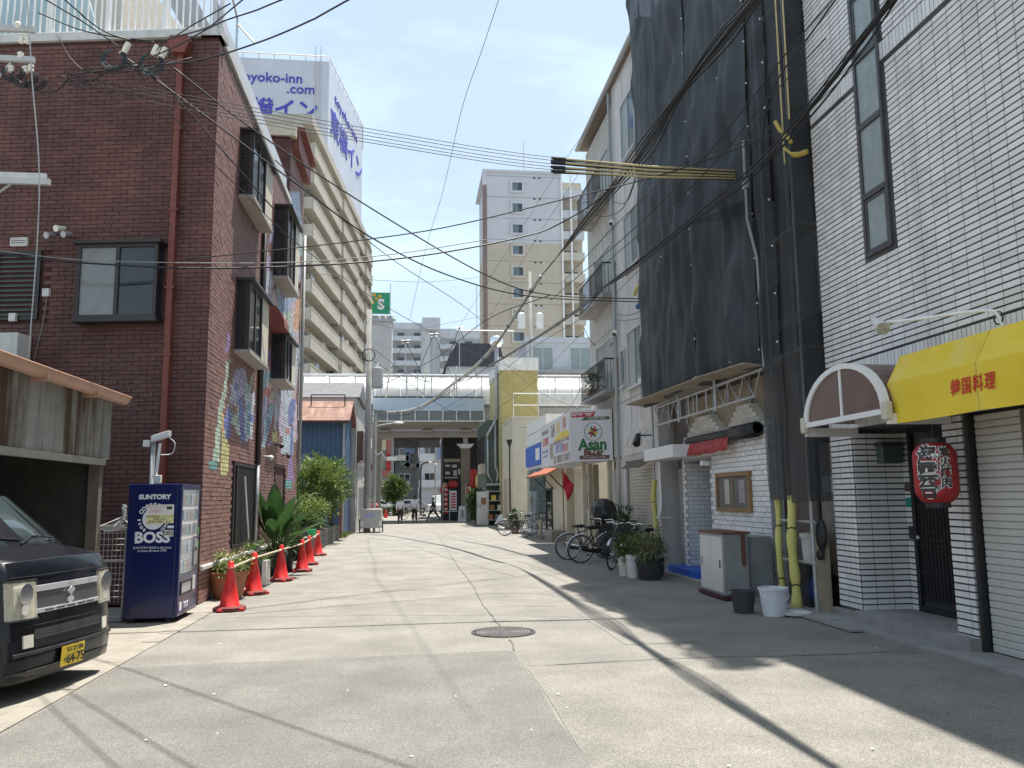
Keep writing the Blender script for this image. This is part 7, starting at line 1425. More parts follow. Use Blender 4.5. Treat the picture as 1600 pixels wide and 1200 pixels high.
MB().tube([(-4.6, 38.2, 6.3), (-3.1, 38.2, 6.3)], .03, 6).tube([(-4.6, 38.2, 5.8), (-4.6, 38.2, 6.3)], .03, 6).tube([(-3.1, 38.2, 5.8), (-3.1, 38.2, 6.3)], .03, 6).build('snow_rail', 'dark_frame', bh)
MB().tube([(-3.02, 36.95, 4.9), (-3.02, 36.95, .1)], .045, 8).build('downpipe', 'grey_plastic', bh); MB().box(-8.2, -2.75, 36.6, 36.72, 4.86, 4.95).build('gutter', 'dark_frame', bh)
MB().box(-5.6, -5.0, 37.2, 38, 5.2, 7.4).build('chimney', 'coping', bh)
gh = thing('grey_house', 'narrow weathered grey house with a brown shutter box and air conditioner', 'house', (-3, 44, 0), world=True); M['plaster'] = mat('plaster', (.34, .335, .32), (.44, .43, .41), .9, 1.5, streak=.5, streakc=(.2, .19, .18)); M['brownbox'] = mat('brownbox', (.11, .075, .06), (.15, .1, .085), .6, 5)
MB().box(-8, -2.75, 40.8, 46.5, 0, 6.5).build('wall', 'plaster', gh); MB().prism([(40.7, 6.5), (46.6, 6.5), (43.6, 7.6)], lambda a, b, d: (d, a, b), -8, -2.6).build('roof', mat('slate', (.10, .10, .105), (.15, .15, .155), .8, 4), gh)
MB().box(-2.75, -2.45, 41.3, 42.6, 3.4, 4.9).build('shutter_box', 'brownbox', gh); GH = Fr((-2.75, 0, 0), (0, 1, 0), (1, 0, 0)); a_ = MB().box(-2.74, -2.42, 41.6, 42.4, 2.65, 3.2).build('air_conditioner', 'white_dirty', gh)
for i in range(5): MB().box(-2.42, -2.41, 41.65, 42.35, 2.7 + i * .09, 2.74 + i * .09).build('grille', 'dark', a_)
for y in (43.2, 44.9): window(gh, GH, y, y + 1.1, 3.4, 4.8, 0, .08, .06, 2, 'alu', 'glass', sill=True); window(gh, GH, y, y + 1.0, .9, 2.2, 0, .08, .06, 2, 'alu', 'glass')
wh = thing('white_house', 'narrow white rendered house beside the arcade entrance', 'house', (-3, 50, 0), world=True); MB().box(-8, -2.85, 46.6, 55.2, 0, 7.6).build('wall', 'white_dirty', wh); WH_ = Fr((-2.85, 0, 0), (0, 1, 0), (1, 0, 0))
for y in (47.3, 49.6, 52.0):
    for z in (1.0, 3.6, 5.6): window(wh, WH_, y, y + 1.3, z, z + 1.3, 0, .08, .06, 2, 'alu', 'glass')
MB().fb(WH_, 47.2, 49, 3.2, 3.5, 0, .6).build('awning', 'brownbox', wh); MB().fb(WH_, 50, 50.9, 4.6, 5.2, 0, .35).build('air_conditioner', 'white', wh)

# ================================================================= UTILITY POLES
def pole(name, label, loc, h, r0, r1): 
    t = thing(name, label, 'utility pole', loc); MB().tube([(0, 0, 0), (0, 0, h)], [r0, r1], 14).build('shaft', 'pole', t, smooth=True); return t
p1 = pole('utility_pole', 'tall concrete utility pole at the arcade entrance, left roadside', (-2.2, 41, 0), 10.9, .17, .12)
MB().box(-.2, 1.3, -.05, .05, 10.35, 10.45).build('crossarm', 'galv', p1)
for x in (.5, .8, 1.15): MB().lathe([(.03, 10.45), (.06, 10.5), (.04, 10.55), (.06, 10.6), (.03, 10.66)], 10, (x, 0, 0)).build('insulator', 'ceramic', p1)
tr_ = MB().lathe([(.26, 7.0), (.28, 7.05), (.28, 7.95), (.26, 8.0), (.1, 8.05)], 18, (.42, .1, 0)).build('transformer', 'grey_plastic', p1, smooth=False); MB().lathe([(.03, 8.05), (.05, 8.15), (.03, 8.25)], 8, (.42, .1, 0)).build('bushing', 'ceramic', tr_)
MB().tube([(.3 * math.cos(R(a)), -.2, 8.6 + .3 * math.sin(R(a))) for a in range(0, 360, 20)], .03, 6, closed=True).build('cable_coil', 'cable', p1)
for z in (1.9, 2.4, 2.9, 3.4): MB().tube([(-.15, -.1, z), (-.35, -.1, z)], .012, 5).build('step_bolt', 'galv', p1)
for z in (3.9, 5.3): MB().tube([(.165 * math.cos(R(a)), .165 * math.sin(R(a)), z) for a in range(0, 360, 20)], .02, 5, closed=True).build('steel_band', 'galv', p1)
t = thing('street_lamp', 'slim steel street lamp with a bracket beside the utility pole', 'street lamp', (-1.9, 42, 0)); MB().tube([(0, 0, 0), (0, 0, 5.8)], .07, 10).build('post', 'galv', t); MB().tube([(0, 0, 5.2), (.9, 0, 5.35)], .035, 8).build('arm', 'galv', t); MB().ball((1.15, 0, 5.36), .13, 12, sz=.5, sx=2.2).build('lamp_head', 'white_dirty', t, smooth=True); MB().tube([(-.1, 0, 3.6), (.3, 0, 3.9), (.55, 0, 3.5)], .04, 6).build('bracket', 'galv', t)
p2 = pole('utility_pole', 'slender far utility pole standing before the beige tower', (9.45, 66, 0), 20, .16, .11)
for x in (-.75, .75): MB().lathe([(.3, 15.2), (.32, 16.4), (.1, 16.6)], 14, (x, 0, 0)).build('transformer', 'white_dirty', p2)
MB().box(-1.3, 1.3, -.05, .05, 16.9, 17.0).build('crossarm', 'galv', p2)
p3 = pole('utility_pole', 'utility pole behind the garage at the left edge, with crossarms', (-6.5, 12.6, 0), 12.0, .17, .13)
M['arm'] = mat('arm', (.42, .43, .42), (.52, .53, .52), .6, 5)
for z, l in ((8.62, .80), (8.14, .82), (6.32, 1.1), (6.20, 1.2)): MB().box(-.3, l, -.16 if z != 6.2 else -.26, -.10 if z != 6.2 else -.20, z, z + .085).build('crossarm', 'arm', p3)
MB().tube([(0, -.13, 7.3), (.5, -.13, 8.14)], .02, 6).tube([(0, -.13, 5.7), (.7, -.13, 6.3)], .02, 6).build('brace', 'galv', p3)
for x, z in ((.62, 8.5), (.70, 8.5), (.55, 8.72), (.70, 8.02), (.78, 8.05), (.50, 8.02), (.62, 8.24)): MB().lathe([(.025, -.06), (.05, -.04), (.03, 0), (.05, .03), (.025, .06)], 8, (x, -.13, z)).build('insulator', 'ceramic', p3)
MB().lathe([(.02, 6.55), (.12, 6.62), (.15, 6.8), (.15, 7.4), (.13, 7.45)], 16, (.14, -.25, 0)).build('transformer', mat('trafo', (.42, .45, .50), (.5, .53, .58), .4, 3), p3, smooth=False); MB().lathe([(.15, 7.45), (.16, 7.5), (.05, 7.62)], 16, (.14, -.25, 0)).build('transformer_cap', 'ceramic', p3)
for k in range(3):
    c = (.55 + .16 * k, -.2, 8.0 - .06 * k); rr = .12 + .03 * (k % 2)
    for m_ in range(3): MB().tube([(c[0] + (rr + .02 * m_) * math.cos(R(a)), c[1] + .02 * m_, c[2] + (rr * .8 + .02 * m_) * math.sin(R(a)) - .05) for a in range(150, 400, 20)], .011, 5).build('cable_loop', 'cable', p3)
# insulators hung in the span
for i, (x, z) in enumerate(((-4.54, 8.54), (-3.99, 8.50))):
    t = thing('span_insulator', ('pair of white insulators with cable coils, %s one over the brick wall' % ('left', 'right')[i]), 'insulator', (x, 12.6, z), 0, 'insulators hung in the wires', world=True)
    for k, (dx, dz) in enumerate(((0, 0), (.12, -.02))[(1 - i):] if i == 0 else ((0, 0), (.12, -.03))):
        MB().tube([(x + dx - .03, 12.6, z + dz - .08), (x + dx, 12.6, z + dz), (x + dx + .03, 12.6, z + dz + .08)], [.045, .05, .045], 10).build('insulator_body', 'ceramic', t)
    for k in range(4): rr = .13 + .02 * k; MB().tube([(x - .05 + rr * math.cos(R(a)), 12.58 + .01 * k, z - .22 + rr * math.sin(R(a))) for a in range(110, 440, 22)], .009, 5).build('cable_coil', mat('cable_teal', (.02, .04, .045), rough=.5), t)

# ================================================================= CABLES
M['sleeve'] = mat('sleeve', (.40, .385, .35), (.50, .485, .45), .6, 6, streak=.3, streakc=(.25, .24, .22)); M['sleeve_dark'] = mat('sleeve_dark', (.12, .12, .12), (.18, .18, .18), .6, 6)
M['tube_yel'] = mat('tube_yel', (.50, .40, .18), (.58, .48, .24), .6, 5)
for kind, r_, lab, pts, grp in WIRES:
    q = curve_pts(pts, 8)
    nm = {'sleeve': 'cable_sleeve', 'sleeve_dark': 'cable_sleeve', 'steelwire': 'guy_wire'}.get(kind, 'overhead_cable')
    o = tag(MB().tube(q, r_, 6 if r_ < .03 else 10).build(nm, kind, smooth=True), lab, 'cable' if 'sleeve' not in nm else 'cable sleeve', grp or None)
    if 'sleeve' in nm:
        for i in range(4, len(q) - 2, 8): d = (q[i + 1] - q[i]).normalized(); MB().tube([q[i] - d * .05, q[i] + d * .05], r_ * 1.15, 8).build('clip', 'black', o)
for i, (a, b) in enumerate(TUBES):
    a, b = V(a), V(b); o = tag(MB().tube([a, a * .5 + b * .5 + V((0, 0, -.03)), b], .017, 8).build('wire_guard_tube', 'tube_yel', smooth=True), ['top', 'second', 'third', 'lowest'][i] + ' of four yellow guard tubes on the crossing wires', 'guard tube', 'yellow wire guard tubes'); d = (b - a).normalized()
    MB().tube([a - d * .03, a + d * .2], .026, 8).build('end_sleeve', 'black', o); MB().tube([a + V((0, 0, -.03)), b + V((0, 0, -.022))], .011, 6).build('dark_stripe', 'cable', o)
mat('ochre', (.42, .30, .05), (.5, .38, .08), .6)
t = thing('yellow_saddle', 'yellow cable saddles strapped to the scaffold corner', 'cable saddle', (5.25, 10.6, 6.6), world=True)
MB().tube(curve_pts([(5.18, 10.9, 6.95), (5.2, 10.78, 6.75), (5.24, 10.66, 6.6), (5.26, 10.6, 6.5)], 4), .028, 8).tube(curve_pts([(5.22, 10.78, 6.52), (5.24, 10.62, 6.36), (5.28, 10.5, 6.28), (5.36, 10.36, 6.27)], 4), [.02] * 6 + [.038] * 7, 8).build('saddle', MATS['ochre'], t, smooth=True)
MB().tube([(5.27, 10.86, 6.3), (5.27, 10.86, 14)], .011, 6).tube([(5.3, 10.7, 6.9), (5.32, 10.7, 14)], .011, 6).build('yellow_rope', 'tube_yel', t)
t = thing('cable_joint', 'yellow and blue insulating sleeve on the grey building corner', 'cable joint', (5.4, 18.9, 6.1), world=True)
MB().tube(curve_pts([(5.35, 19.0, 6.1), (5.4, 18.8, 6.12), (5.4, 18.7, 6.2)], 4), .06, 8).tube(curve_pts([(5.4, 18.75, 6.55), (5.35, 19.1, 6.6), (5.33, 19.3, 6.45)], 4), .045, 8).build('yellow_sleeve', 'foam', t, smooth=True); MB().tube([(5.34, 19.05, 6.1), (5.38, 18.9, 6.11)], .075, 8).build('blue_tape', flat('tape_blue', (.02, .08, .3)), t)
t = thing('wall_meter_pole', 'grey service mast clamped to the scaffold with insulators', 'service mast', (5.2, 12.2, 4), world=True); MB().tube([(5.2, 12.1, 7.2), (5.2, 12.1, 5.9), (5.24, 11.9, 5.2), (5.24, 11.85, 3.5)], .024, 8).build('mast', 'pole', t); MB().box(5.16, 5.24, 12.05, 12.15, 6.4, 6.55).build('clamp', 'galv', t)
for k in range(5): MB().tube(curve_pts([(5.1 - .35 * k * .3, 13.2 + .2 * k, 6.25 + .03 * k), (5.12, 12.6, 6.1 + .04 * k), (5.18, 12.1, 6.05 + .05 * k)], 4), .009, 5).build('service_wire', 'cable', t)

# ================================================================= CARGO CART
t = thing('cargo_cart', 'pale grey box cart with a small blue sign parked by the pole', 'cart', (-2.0, 41.0, 0), world=True)
MB().box(-2.5, -1.5, 40.6, 41.9, .22, 1.12).build('box', mat('cartgrey', (.44, .43, .40), (.5, .49, .46), .6, 3), t, bevel=.03); MB().box(-2.25, -1.85, 40.588, 40.598, .72, .9).build('sign', mat('cartsign', (.35, .36, .6), (.42, .43, .66), .6), t)
for x in (-2.47, -1.6): MB().box(x, x + .12, 40.588, 40.598, .32, .55).build('reflector', 'white', t)
for x in (-2.55, -1.46):
    w_ = MB().tube([(x, 41.3 + .3 * math.cos(R(a)), .31 + .3 * math.sin(R(a))) for a in range(0, 360, 20)], .025, 6, closed=True).build('wheel', 'black_rubber', t); MB().tube([(x - .03, 41.3, .31), (x + .03, 41.3, .31)], .04, 8).build('hub', 'steel', w_)
MB().tube([(-2.0, 41.9, .4), (-2.0, 42.6, .5), (-2.0, 42.9, 1.0)], .025, 6).build('drawbar', 'dark', t)
for x in (-2.4, -1.6): MB().tube([(x, 40.62, .22), (x, 40.62, .0)], .02, 6).build('leg', 'dark', t)

# ================================================================= ARCADE
ar = thing('shopping_arcade', 'covered shopping arcade with a white vaulted roof crossing the street', 'arcade', (0, 56, 0), world=True)
M['vault'] = mat('vault', (.30, .31, .32), (.38, .39, .39), .45, 1.2, streak=.35, streakc=(.42, .42, .42), stscale=(1.5, .3, .3))
M['band_blue'] = mat('band_blue', (.42, .50, .58), (.48, .56, .63), .5, 1.5, streak=.15); M['soffit'] = mat('soffit', (.36, .33, .28), (.42, .39, .34), .8, 2); M['wingrey'] = mat('wingrey', (.15, .155, .155), (.20, .205, .2), .4, 1.5)
NV = 12
for i in range(14):
    x0 = -9.4 + i * 1.7; vs = []
    for j in range(NV + 1): a = math.pi * j / NV; y = 60.0 - 3.7 * math.cos(a); z = 8.45 + 1.75 * math.sin(a); vs += [(x0 + .03, y, z), (x0 + 1.67, y, z)]
    MB().add(vs, [(2 * j, 2 * j + 1, 2 * j + 3, 2 * j + 2) for j in range(NV)]).build('vault_panel', 'vault', ar, smooth=True)
    MB().tube([(x0, 60.0 - 3.74 * math.cos(math.pi * j / NV), 8.45 + 1.79 * math.sin(math.pi * j / NV)) for j in range(NV + 1)], .05, 6).build('vault_rib', 'white', ar)
MB().box(-2.7, 4.75, 56.0, 56.25, 7.43, 8.30).build('fascia', 'band_blue', ar); MB().box(-9.4, -2.7, 56.1, 56.3, 7.9, 8.5).build('side_fascia', 'white_dirty', ar); MB().box(4.75, 14.4, 56.1, 56.3, 7.9, 8.5).build('side_fascia', 'white_dirty', ar); MB().box(-9.4, 14.4, 63.7, 63.9, 6.9, 8.5).build('rear_fascia', 'white_dirty', ar)
MB().box(-2.7, 4.75, 56.04, 56.2, 6.77, 7.43).build('window_band', 'wingrey', ar)
for i in range(9): x = -2.7 + i * .925; MB().box(x, x + .07, 55.98, 56.04, 6.78, 7.42).build('mullion', 'white', ar)
MB().box(-2.72, 4.78, 55.94, 56.06, 6.70, 6.77).build('window_sill', 'white', ar)
MB().prism([(56.0, 6.68), (56.0, 6.73), (58.2, 6.15), (58.2, 6.05)], lambda a, b, d: (d, a, b), -2.75, 4.8).build('soffit', 'soffit', ar); MB().box(-2.75, 4.8, 58.2, 63.7, 6.0, 6.1).build('ceiling', 'soffit', ar)
MB().box(-2.75, 4.8, 57.5, 57.7, 5.75, 6.2).build('lintel', 'soffit', ar); MB().box(-2.75, 4.8, 57.3, 57.34, 6.15, 6.35).build('light_strip', mat('lilac_strip', (.50, .46, .52), (.55, .5, .56), .5), ar)
for x in (-1.9, .95, 3.6): MB().lathe([(.42, 0), (.40, .12), (.2, .2)], 20, (x, 57.2, 6.08), 1, .5).build('ceiling_lamp', 'soffit', ar)
MB().box(-1.4, 1.9, 60.2, 60.26, 5.2, 5.98).build('hanging_screen', mat('scrn', (.09, .09, .09), (.14, .14, .135), .3, 2, alpha=.75), ar)
for x0 in (-2.75, 4.45): MB().box(x0, x0 + .35, 56.1, 56.5, 0, 6.75).box(x0, x0 + .35, 63.3, 63.7, 0, 6.9).build('column', 'soffit', ar)
mb = MB()
MB().tube([(-9.4, 56.2, 9.85), (14.4, 56.2, 9.85)], .09, 8).build('roof_pipe', 'galv', ar)
for i in range(14): x = -9 + i * 1.7; MB().tube([(x, 56.2, 8.5), (x, 56.2, 9.85)], .04, 6).build('pipe_post', 'galv', ar)
for x, h in ((-1.6, 10.3), (.9, 10.6), (2.9, 10.5)): MB().tube([(x - .25, 56.1, 8.35), (x, 56.1, h)], .06, 6).build('roof_stay', 'cream_panel', ar)
ld = MB().tube([(-.45, 56.0, 8.3), (-.45, 56.0, 10.1)], .03, 5).tube([(.25, 56.0, 8.3), (.25, 56.0, 10.1)], .03, 5)
for k in range(5): ld.tube([(-.45, 56, 8.5 + k * .32), (.25, 56, 8.5 + k * .32)], .02, 5)
ld.build('roof_ladder', 'galv', ar)
# wire lattice masts above the arcade
for k, x in enumerate((-.6, 1.4, 3.2)):
    t = thing('roof_mast', ['left', 'middle', 'right'][k] + ' splayed antenna mast on the arcade roof', 'mast', (x, 58, 10.1), 0, 'masts on the arcade roof'); MB().tube([(0, 0, 0), (0, 0, 2.6 + .5 * k)], .03, 5).build('mast', 'galv', t)
    for s_ in (-1, 1): MB().tube([(s_ * 1.3, 0, -.2), (0, 0, 2.5 + .5 * k)], .022, 5).build('stay', 'cable', t)
    MB().tube([(-.3, 0, 2.5 + .5 * k), (.35, 0, 2.55 + .5 * k)], .018, 4).tube([(-.2, 0, 2.3 + .5 * k), (.25, 0, 2.35 + .5 * k)], .018, 4).build('aerial', 'alu', t)
# arcade corner shop in the dark
cs = thing('corner_shop', 'dark corner eatery with chalk style signboard inside the arcade', 'shop', (3.4, 61, 0), world=True)
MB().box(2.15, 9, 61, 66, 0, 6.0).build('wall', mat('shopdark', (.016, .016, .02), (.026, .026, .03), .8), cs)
sgn = MB().box(2.2, 3.5, 60.9, 60.97, 2.9, 4.5).build('signboard', 'black', cs); M['chalk'] = flat('chalk', (.42, .40, .35), .7)
for x0, x1, z0, z1 in ((2.3, 2.65, 3.85, 4.0), (2.8, 3.15, 3.8, 4.0), (2.3, 2.65, 3.3, 3.5), (2.9, 3.15, 3.2, 3.6), (2.25, 3.2, 3.02, 3.1), (3.25, 3.4, 3.3, 3.7)): MB().box(x0, x1, 60.88, 60.9, z0, z1).build('sign_mark', 'chalk', sgn)
MB().box(2.2, 3.4, 60.85, 60.9, 4.2, 4.42).build('sign_strip', mat('signtan', (.3, .26, .18), (.36, .31, .22)), sgn)
pl_ = MB().box(3.3, 3.9, 57.6, 58.2, 0, 5.1).build('pillar', mat('pillar_tan', (.19, .155, .11), (.24, .2, .15), .8, 2), cs); MB().prism([(3.0, 5.3), (4.2, 5.3), (3.9, 5.0), (3.3, 5.0)], lambda a, b, d: (a, d, b), 57.58, 58.22).build('capital', 'white_dirty', cs); MB().box(3.45, 3.75, 57.7, 58.1, 5.3, 6.0).build('pillar_top', 'soffit', cs)
M['lan_red'] = mat('lan_red', (.36, .02, .018), (.45, .035, .03), .6)
lg = 'red lanterns and signs at the arcade shop'
def lantern(x, y, z, r_, h, mt_, label):
    t = thing('small_lantern', label, 'lantern', (x, y, z), 0, lg); MB().lathe([(r_ * .5, -h / 2), (r_ * .95, -h * .35), (r_, 0), (r_ * .95, h * .35), (r_ * .5, h / 2)], 16).build('paper_body', mt_, t, smooth=True); MB().lathe([(r_ * .5, h / 2), (r_ * .5, h / 2 + .06)], 10).lathe([(r_ * .5, -h / 2 - .05), (r_ * .5, -h / 2)], 10).build('ring', 'black', t)
lantern(2.85, 60.6, 2.55, .34, .55, 'lan_red', 'wide red lantern left of the arcade pillar'); lantern(4.1, 57.2, 2.9, .26, 1.3, 'lan_red', 'tall red lantern right of the arcade pillar'); lantern(4.4, 56.9, 2.7, .2, .9, flat('lan_yel', (.6, .5, .2)), 'pale yellow lantern next to the tall red lantern'); lantern(2.3, 60.6, 2.45, .16, .5, flat('lan_tan', (.45, .3, .16)), 'small tan lantern at the left of the dark shop')
def banner(x0, x1, y, z0, z1, mt_, label, marks):
    t = thing('banner', label, 'banner', ((x0 + x1) / 2, y, 0), world=True); MB().box(x0, x1, y, y + .02, z0, z1).build('cloth', mt_, t); MB().tube([(x0 - .05, y + .02, 0), (x0 - .05, y + .02, z1 + .1)], .02, 5).build('pole', 'white_dirty', t)
    for k in range(marks): z = z1 - .15 - (z1 - z0 - .2) * k / marks; MB().box(x0 + .06, x1 - .06, y - .012, y - .002, z - .12, z).build('printed_mark', 's_red' if mt_ == 'white' else 'white', t)
banner(2.6, 3.05, 59.4, .75, 2.1, 'white', 'white banner with red print before the dark shop', 6); banner(2.15, 2.45, 59.6, .5, 2.4, 'lan_red', 'narrow red banner beside the white one', 5)
t = thing('folding_table', 'small folding table outside the dark shop', 'table', (2.5, 57.6, 0)); MB().box(-.5, .5, -.3, .3, .68, .72).build('top', 'white_dirty', t)
for x in (-.45, .45):
    for y in (-.25, .25): MB().tube([(x, y, 0), (x, y, .68)], .02, 5).build('leg', 'dark', t)
t = thing('sign_stand', 'white A-frame sign board beside the arcade pillar', 'sign board', (3.3, 57.2, 0)); MB().prism([(-.28, 0), (.28, 0), (.2, 1.05), (-.2, 1.05)], lambda a, b, d: (a, d * (1.2 - b), b), -.25, .25).build('boards', 'white_dirty', t); MB().box(-.1, .1, -.32, -.3, .3, .8).build('print', 'grey_plastic', t)
banner(3.62, 3.95, 57.3, 2.0, 2.5, 'lan_red', 'small red sign fixed to the arcade pillar', 1)
# goods by the green shop
t = thing('goods_shelf', 'white wire shelf with goods in front of the green shop', 'shelf', (4.75, 48.6, 0)); mb = MB()
for x in (-.5, .5):
    for y in (-.2, .2): mb.tube([(x, y, 0), (x, y, 2.0)], .02, 5)
mb.build('posts', 'white_dirty', t)
for z in (.3, .85, 1.4, 1.95): MB().box(-.5, .5, -.2, .2, z, z + .03).build('shelf_board', 'white_dirty', t)
for k, (x, z, c) in enumerate(((-.3, .33, 'terracotta'), (.1, .33, 'cab'), (-.2, .88, 'wood'), (.25, .88, 'white'), (-.1, 1.43, 's_yel'), (.3, 1.43, 'cab'))): MB().box(x - .13, x + .13, -.12, .12, z, z + .3).build('carton', c, t)
t = thing('white_fridge', 'white drinks fridge beside the goods shelf', 'fridge', (4.05, 49.2, 0)); MB().box(-.35, .35, -.3, .3, .05, 1.95).build('casing', 'white_dirty', t); MB().box(-.12, .25, -.312, -.302, 1.2, 1.6).build('poster', 'wood', t)
shrub('potted_tree', 'shaggy dark shrub between the pillar and the fridge', 'shrub', (3.7, 49.6, 0), .5, .5, .7, 1.3, 'leaf_dark', 70, 20, .2, .2)
t = thing('plastic_sheet', 'crumpled white plastic sheet by the goods shelf', 'plastic sheet', (5.0, 47.8, 0)); MB().add([(-.4, 0, .1), (.2, -.1, .15), (.35, .1, .75), (-.1, .2, .6)], [(0, 1, 2, 3)]).build('sheet', 'white', t, solid=.01)

# ================================================================= BEYOND THE ARCADE
def block(name, label, cat, x0, x1, y0, y1, h, mt_, wins=None, z0=3.2, fh=3.2, ww=1.4, wh=1.5, gap=2.6, fm='alu', gm='glass', group=None, face='front'):
    t = thing(name, label, cat, ((x0 + x1) / 2, y0, 0), 0, group, world=True); MB().box(x0, x1, y0, y1, 0, h).build('wall', mt_, t); fr_ = Fr((x0, y0, 0), (1, 0, 0), (0, -1, 0))
    MB().box(x0 - .1, x1 + .1, y0 - .1, y1, h, h + .5).build('parapet', mt_, t)
    z = z0
    while z + wh < h:
        a = .5
        while a + ww < x1 - x0:
            window(t, fr_, a, a + ww, z, z + wh, 0, .06, .07, 2, fm, gm); a += gap
        z += fh
    return t
M['f_grey'] = mat('f_grey', (.30, .31, .32), (.37, .38, .39), .8, .8); M['f_white'] = mat('f_white', (.46, .48, .51), (.54, .56, .59), .8, .6); M['f_dark'] = mat('f_dark', (.19, .195, .2), (.25, .255, .26), .8, .8); M['f_tan'] = mat('f_tan', (.38, .34, .28), (.44, .40, .34), .8, .8)
fgp = 'buildings across the far street'
b1 = block('far_building', 'mid grey office block with a tall red sign across the far street', 'building', -9, -2.4, 105, 116, 16, 'f_grey', group=fgp); MB().box(-3.35, -2.8, 104.6, 104.95, 4.2, 8.8).build('red_sign', 'lan_red', b1)
b2 = block('far_building', 'dark narrow building in the centre across the far street', 'building', -2.3, .6, 107, 116, 15, 'f_dark', group=fgp); b3 = block('far_building', 'white building with railed floors across the far street', 'building', .8, 7, 103, 114, 14, 'f_white', group=fgp)
for z in (2.9, 6.1, 9.3): MB().box(.7, 7.1, 102.2, 103, z, z + .9).build('floor_balcony', 'f_white', b3)
MB().box(3.2, 5.2, 101.8, 102.1, 2.3, 2.9).build('red_sign', 'lan_red', b3)
block('far_building', 'tan block at the far left through the arcade', 'building', -22, -9.2, 103, 115, 18, 'f_tan', group=fgp)
fs_c = [flat('muted_blue', (.14, .2, .32)), flat('muted_red', (.3, .1, .09)), 'white_dirty', flat('muted_cream', (.45, .4, .28)), flat('muted_green', (.14, .22, .17)), 'f_dark', 'f_tan', 'f_white']
for k in range(26):
    x, z = rnd.uniform(-8.5, 6.6), rnd.uniform(2.4, 9.5); hgt = rnd.choice((.5, .7, 1.8, 2.6)); wd = .5 if hgt > 1 else rnd.uniform(1, 2.2); yy = 104.2 + .1 * k / 26 if x < -2.4 else 106.3 if x < .6 else 102.0; bpar = b1 if x < -2.4 else b2 if x < .6 else b3
    MB().box(x, x + wd, yy, yy + .12, z, z + hgt).build('shop_sign', fs_c[k % 8], bpar)
shrub('street_tree', 'round green street tree seen through the arcade', 'tree', (-1.75, 80, 0), 1.25, 1.25, 1.05, 2.55, 'leaf_far', 150, 26, .28, .3, .09)
shrub('hedge_bush', 'low hedge beneath the street tree', 'hedge', (-1.9, 78.5, 0), 1.8, .5, .35, .45, 'leaf_mid', 90, 20, .2, .2, .03)
def car(name, label, loc, rz, mt_, h=1.45, l=4.0):
    t = thing(name, label, 'car', loc, rz, 'vehicles on the far street'); a = l / 2
    o = MB().prism([(-a, .3), (-a, .85), (-a * .95, .95), (-a * .55, 1.0), (-a * .35, h), (a * .45, h), (a * .8, .98), (a * .97, .9), (a, .3)], lambda x, z, d: (x, d, z), -.8, .8).build('body', mt_, t, bevel=.08)
    MB().prism([(-a * .5, 1.03), (-a * .33, h - .06), (a * .43, h - .06), (a * .7, 1.03)], lambda x, z, d: (x, d, z), -.81, .81).build('windows', 'glass', t)
    for x in (-a * .62, a * .62):
        for s_ in (-1, 1): w_ = MB().tube([(x, s_ * .7, .3), (x, s_ * .82, .3)], .3, 16).build('wheel', 'black_rubber', t); MB().tube([(x, s_ * .8, .3), (x, s_ * .83, .3)], .17, 12).build('rim', 'steel', w_)
    for s_ in (-1, 1): MB().box(-a - .01, -a + .05, s_ * .6 - .12, s_ * .6 + .12, .65, .8).build('headlight', 'lamp_glass', t)
    return t
M['car_white'] = mat('car_white', (.6, .61, .62), rough=.3, coat=.5); M['car_silver'] = mat('car_silver', (.35, .36, .38), rough=.3, metal=.4, coat=.5)
car('white_van', 'white van on the far street right of the walkers', (3.1, 90, 0), R(65), 'car_white', 1.9, 4.2); car('parked_car', 'white car behind the far hedge on the left', (-4.2, 92, 0), R(10), 'car_white'); car('parked_car', 'silver car behind the street tree', (-.3, 94, 0), R(5), 'car_silver')
for i, (x, y) in enumerate(((-2.3, 72), (-2.9, 75))):
    t = thing('road_cone', ('small red cone beyond the arcade on the left', 'second small red cone farther beyond the arcade')[i], 'traffic cone', (x, y, 0)); MB().lathe([(.16, .05), (.04, .7), (.02, .72)], 14).build('cone_body', 'cone', t); MB().box(-.2, .2, -.2, .2, 0, .05).build('base_plate', 'cone', t)
for x, y, lab in ((-3.0, 72, 'dark street pole left of the street tree'), (.75, 84, 'black curved street lamp right of the street tree'), (2.3, 88, 'grey far pole before the white building')):
    t = thing('far_post', lab, 'post', (x, y, 0)); MB().tube(curve_pts([(0, 0, 0), (0, 0, 4.2), (.2, 0, 5.0), (.9, 0, 5.2)], 4) if 'curved' in lab else [(0, 0, 0), (0, 0, 8)], .09, 8).build('post', 'dark_frame' if 'grey' not in lab else 'pole', t); MB().ball((.9 if 'curved' in lab else 0, 0, 5.15), .15, 8).build('lamp', 'white_dirty', t)
bicycle('bicycle', 'black bicycle parked beyond the two walkers, left one', (-.15, 64.5, 0), R(185), 'bk_black', True, R(4), 'bicycles beyond the arcade'); bicycle('bicycle', 'black bicycle parked beyond the two walkers, right one', (1.0, 65.2, 0), R(5), 'bk_black', False, R(4), 'bicycles beyond the arcade')

# ================================================================= BACKGROUND TOWERS
M['muted_l1'] = flat('muted_l1', (.3, .36, .45), .8); M['muted_l2'] = flat('muted_l2', (.45, .33, .3), .8)
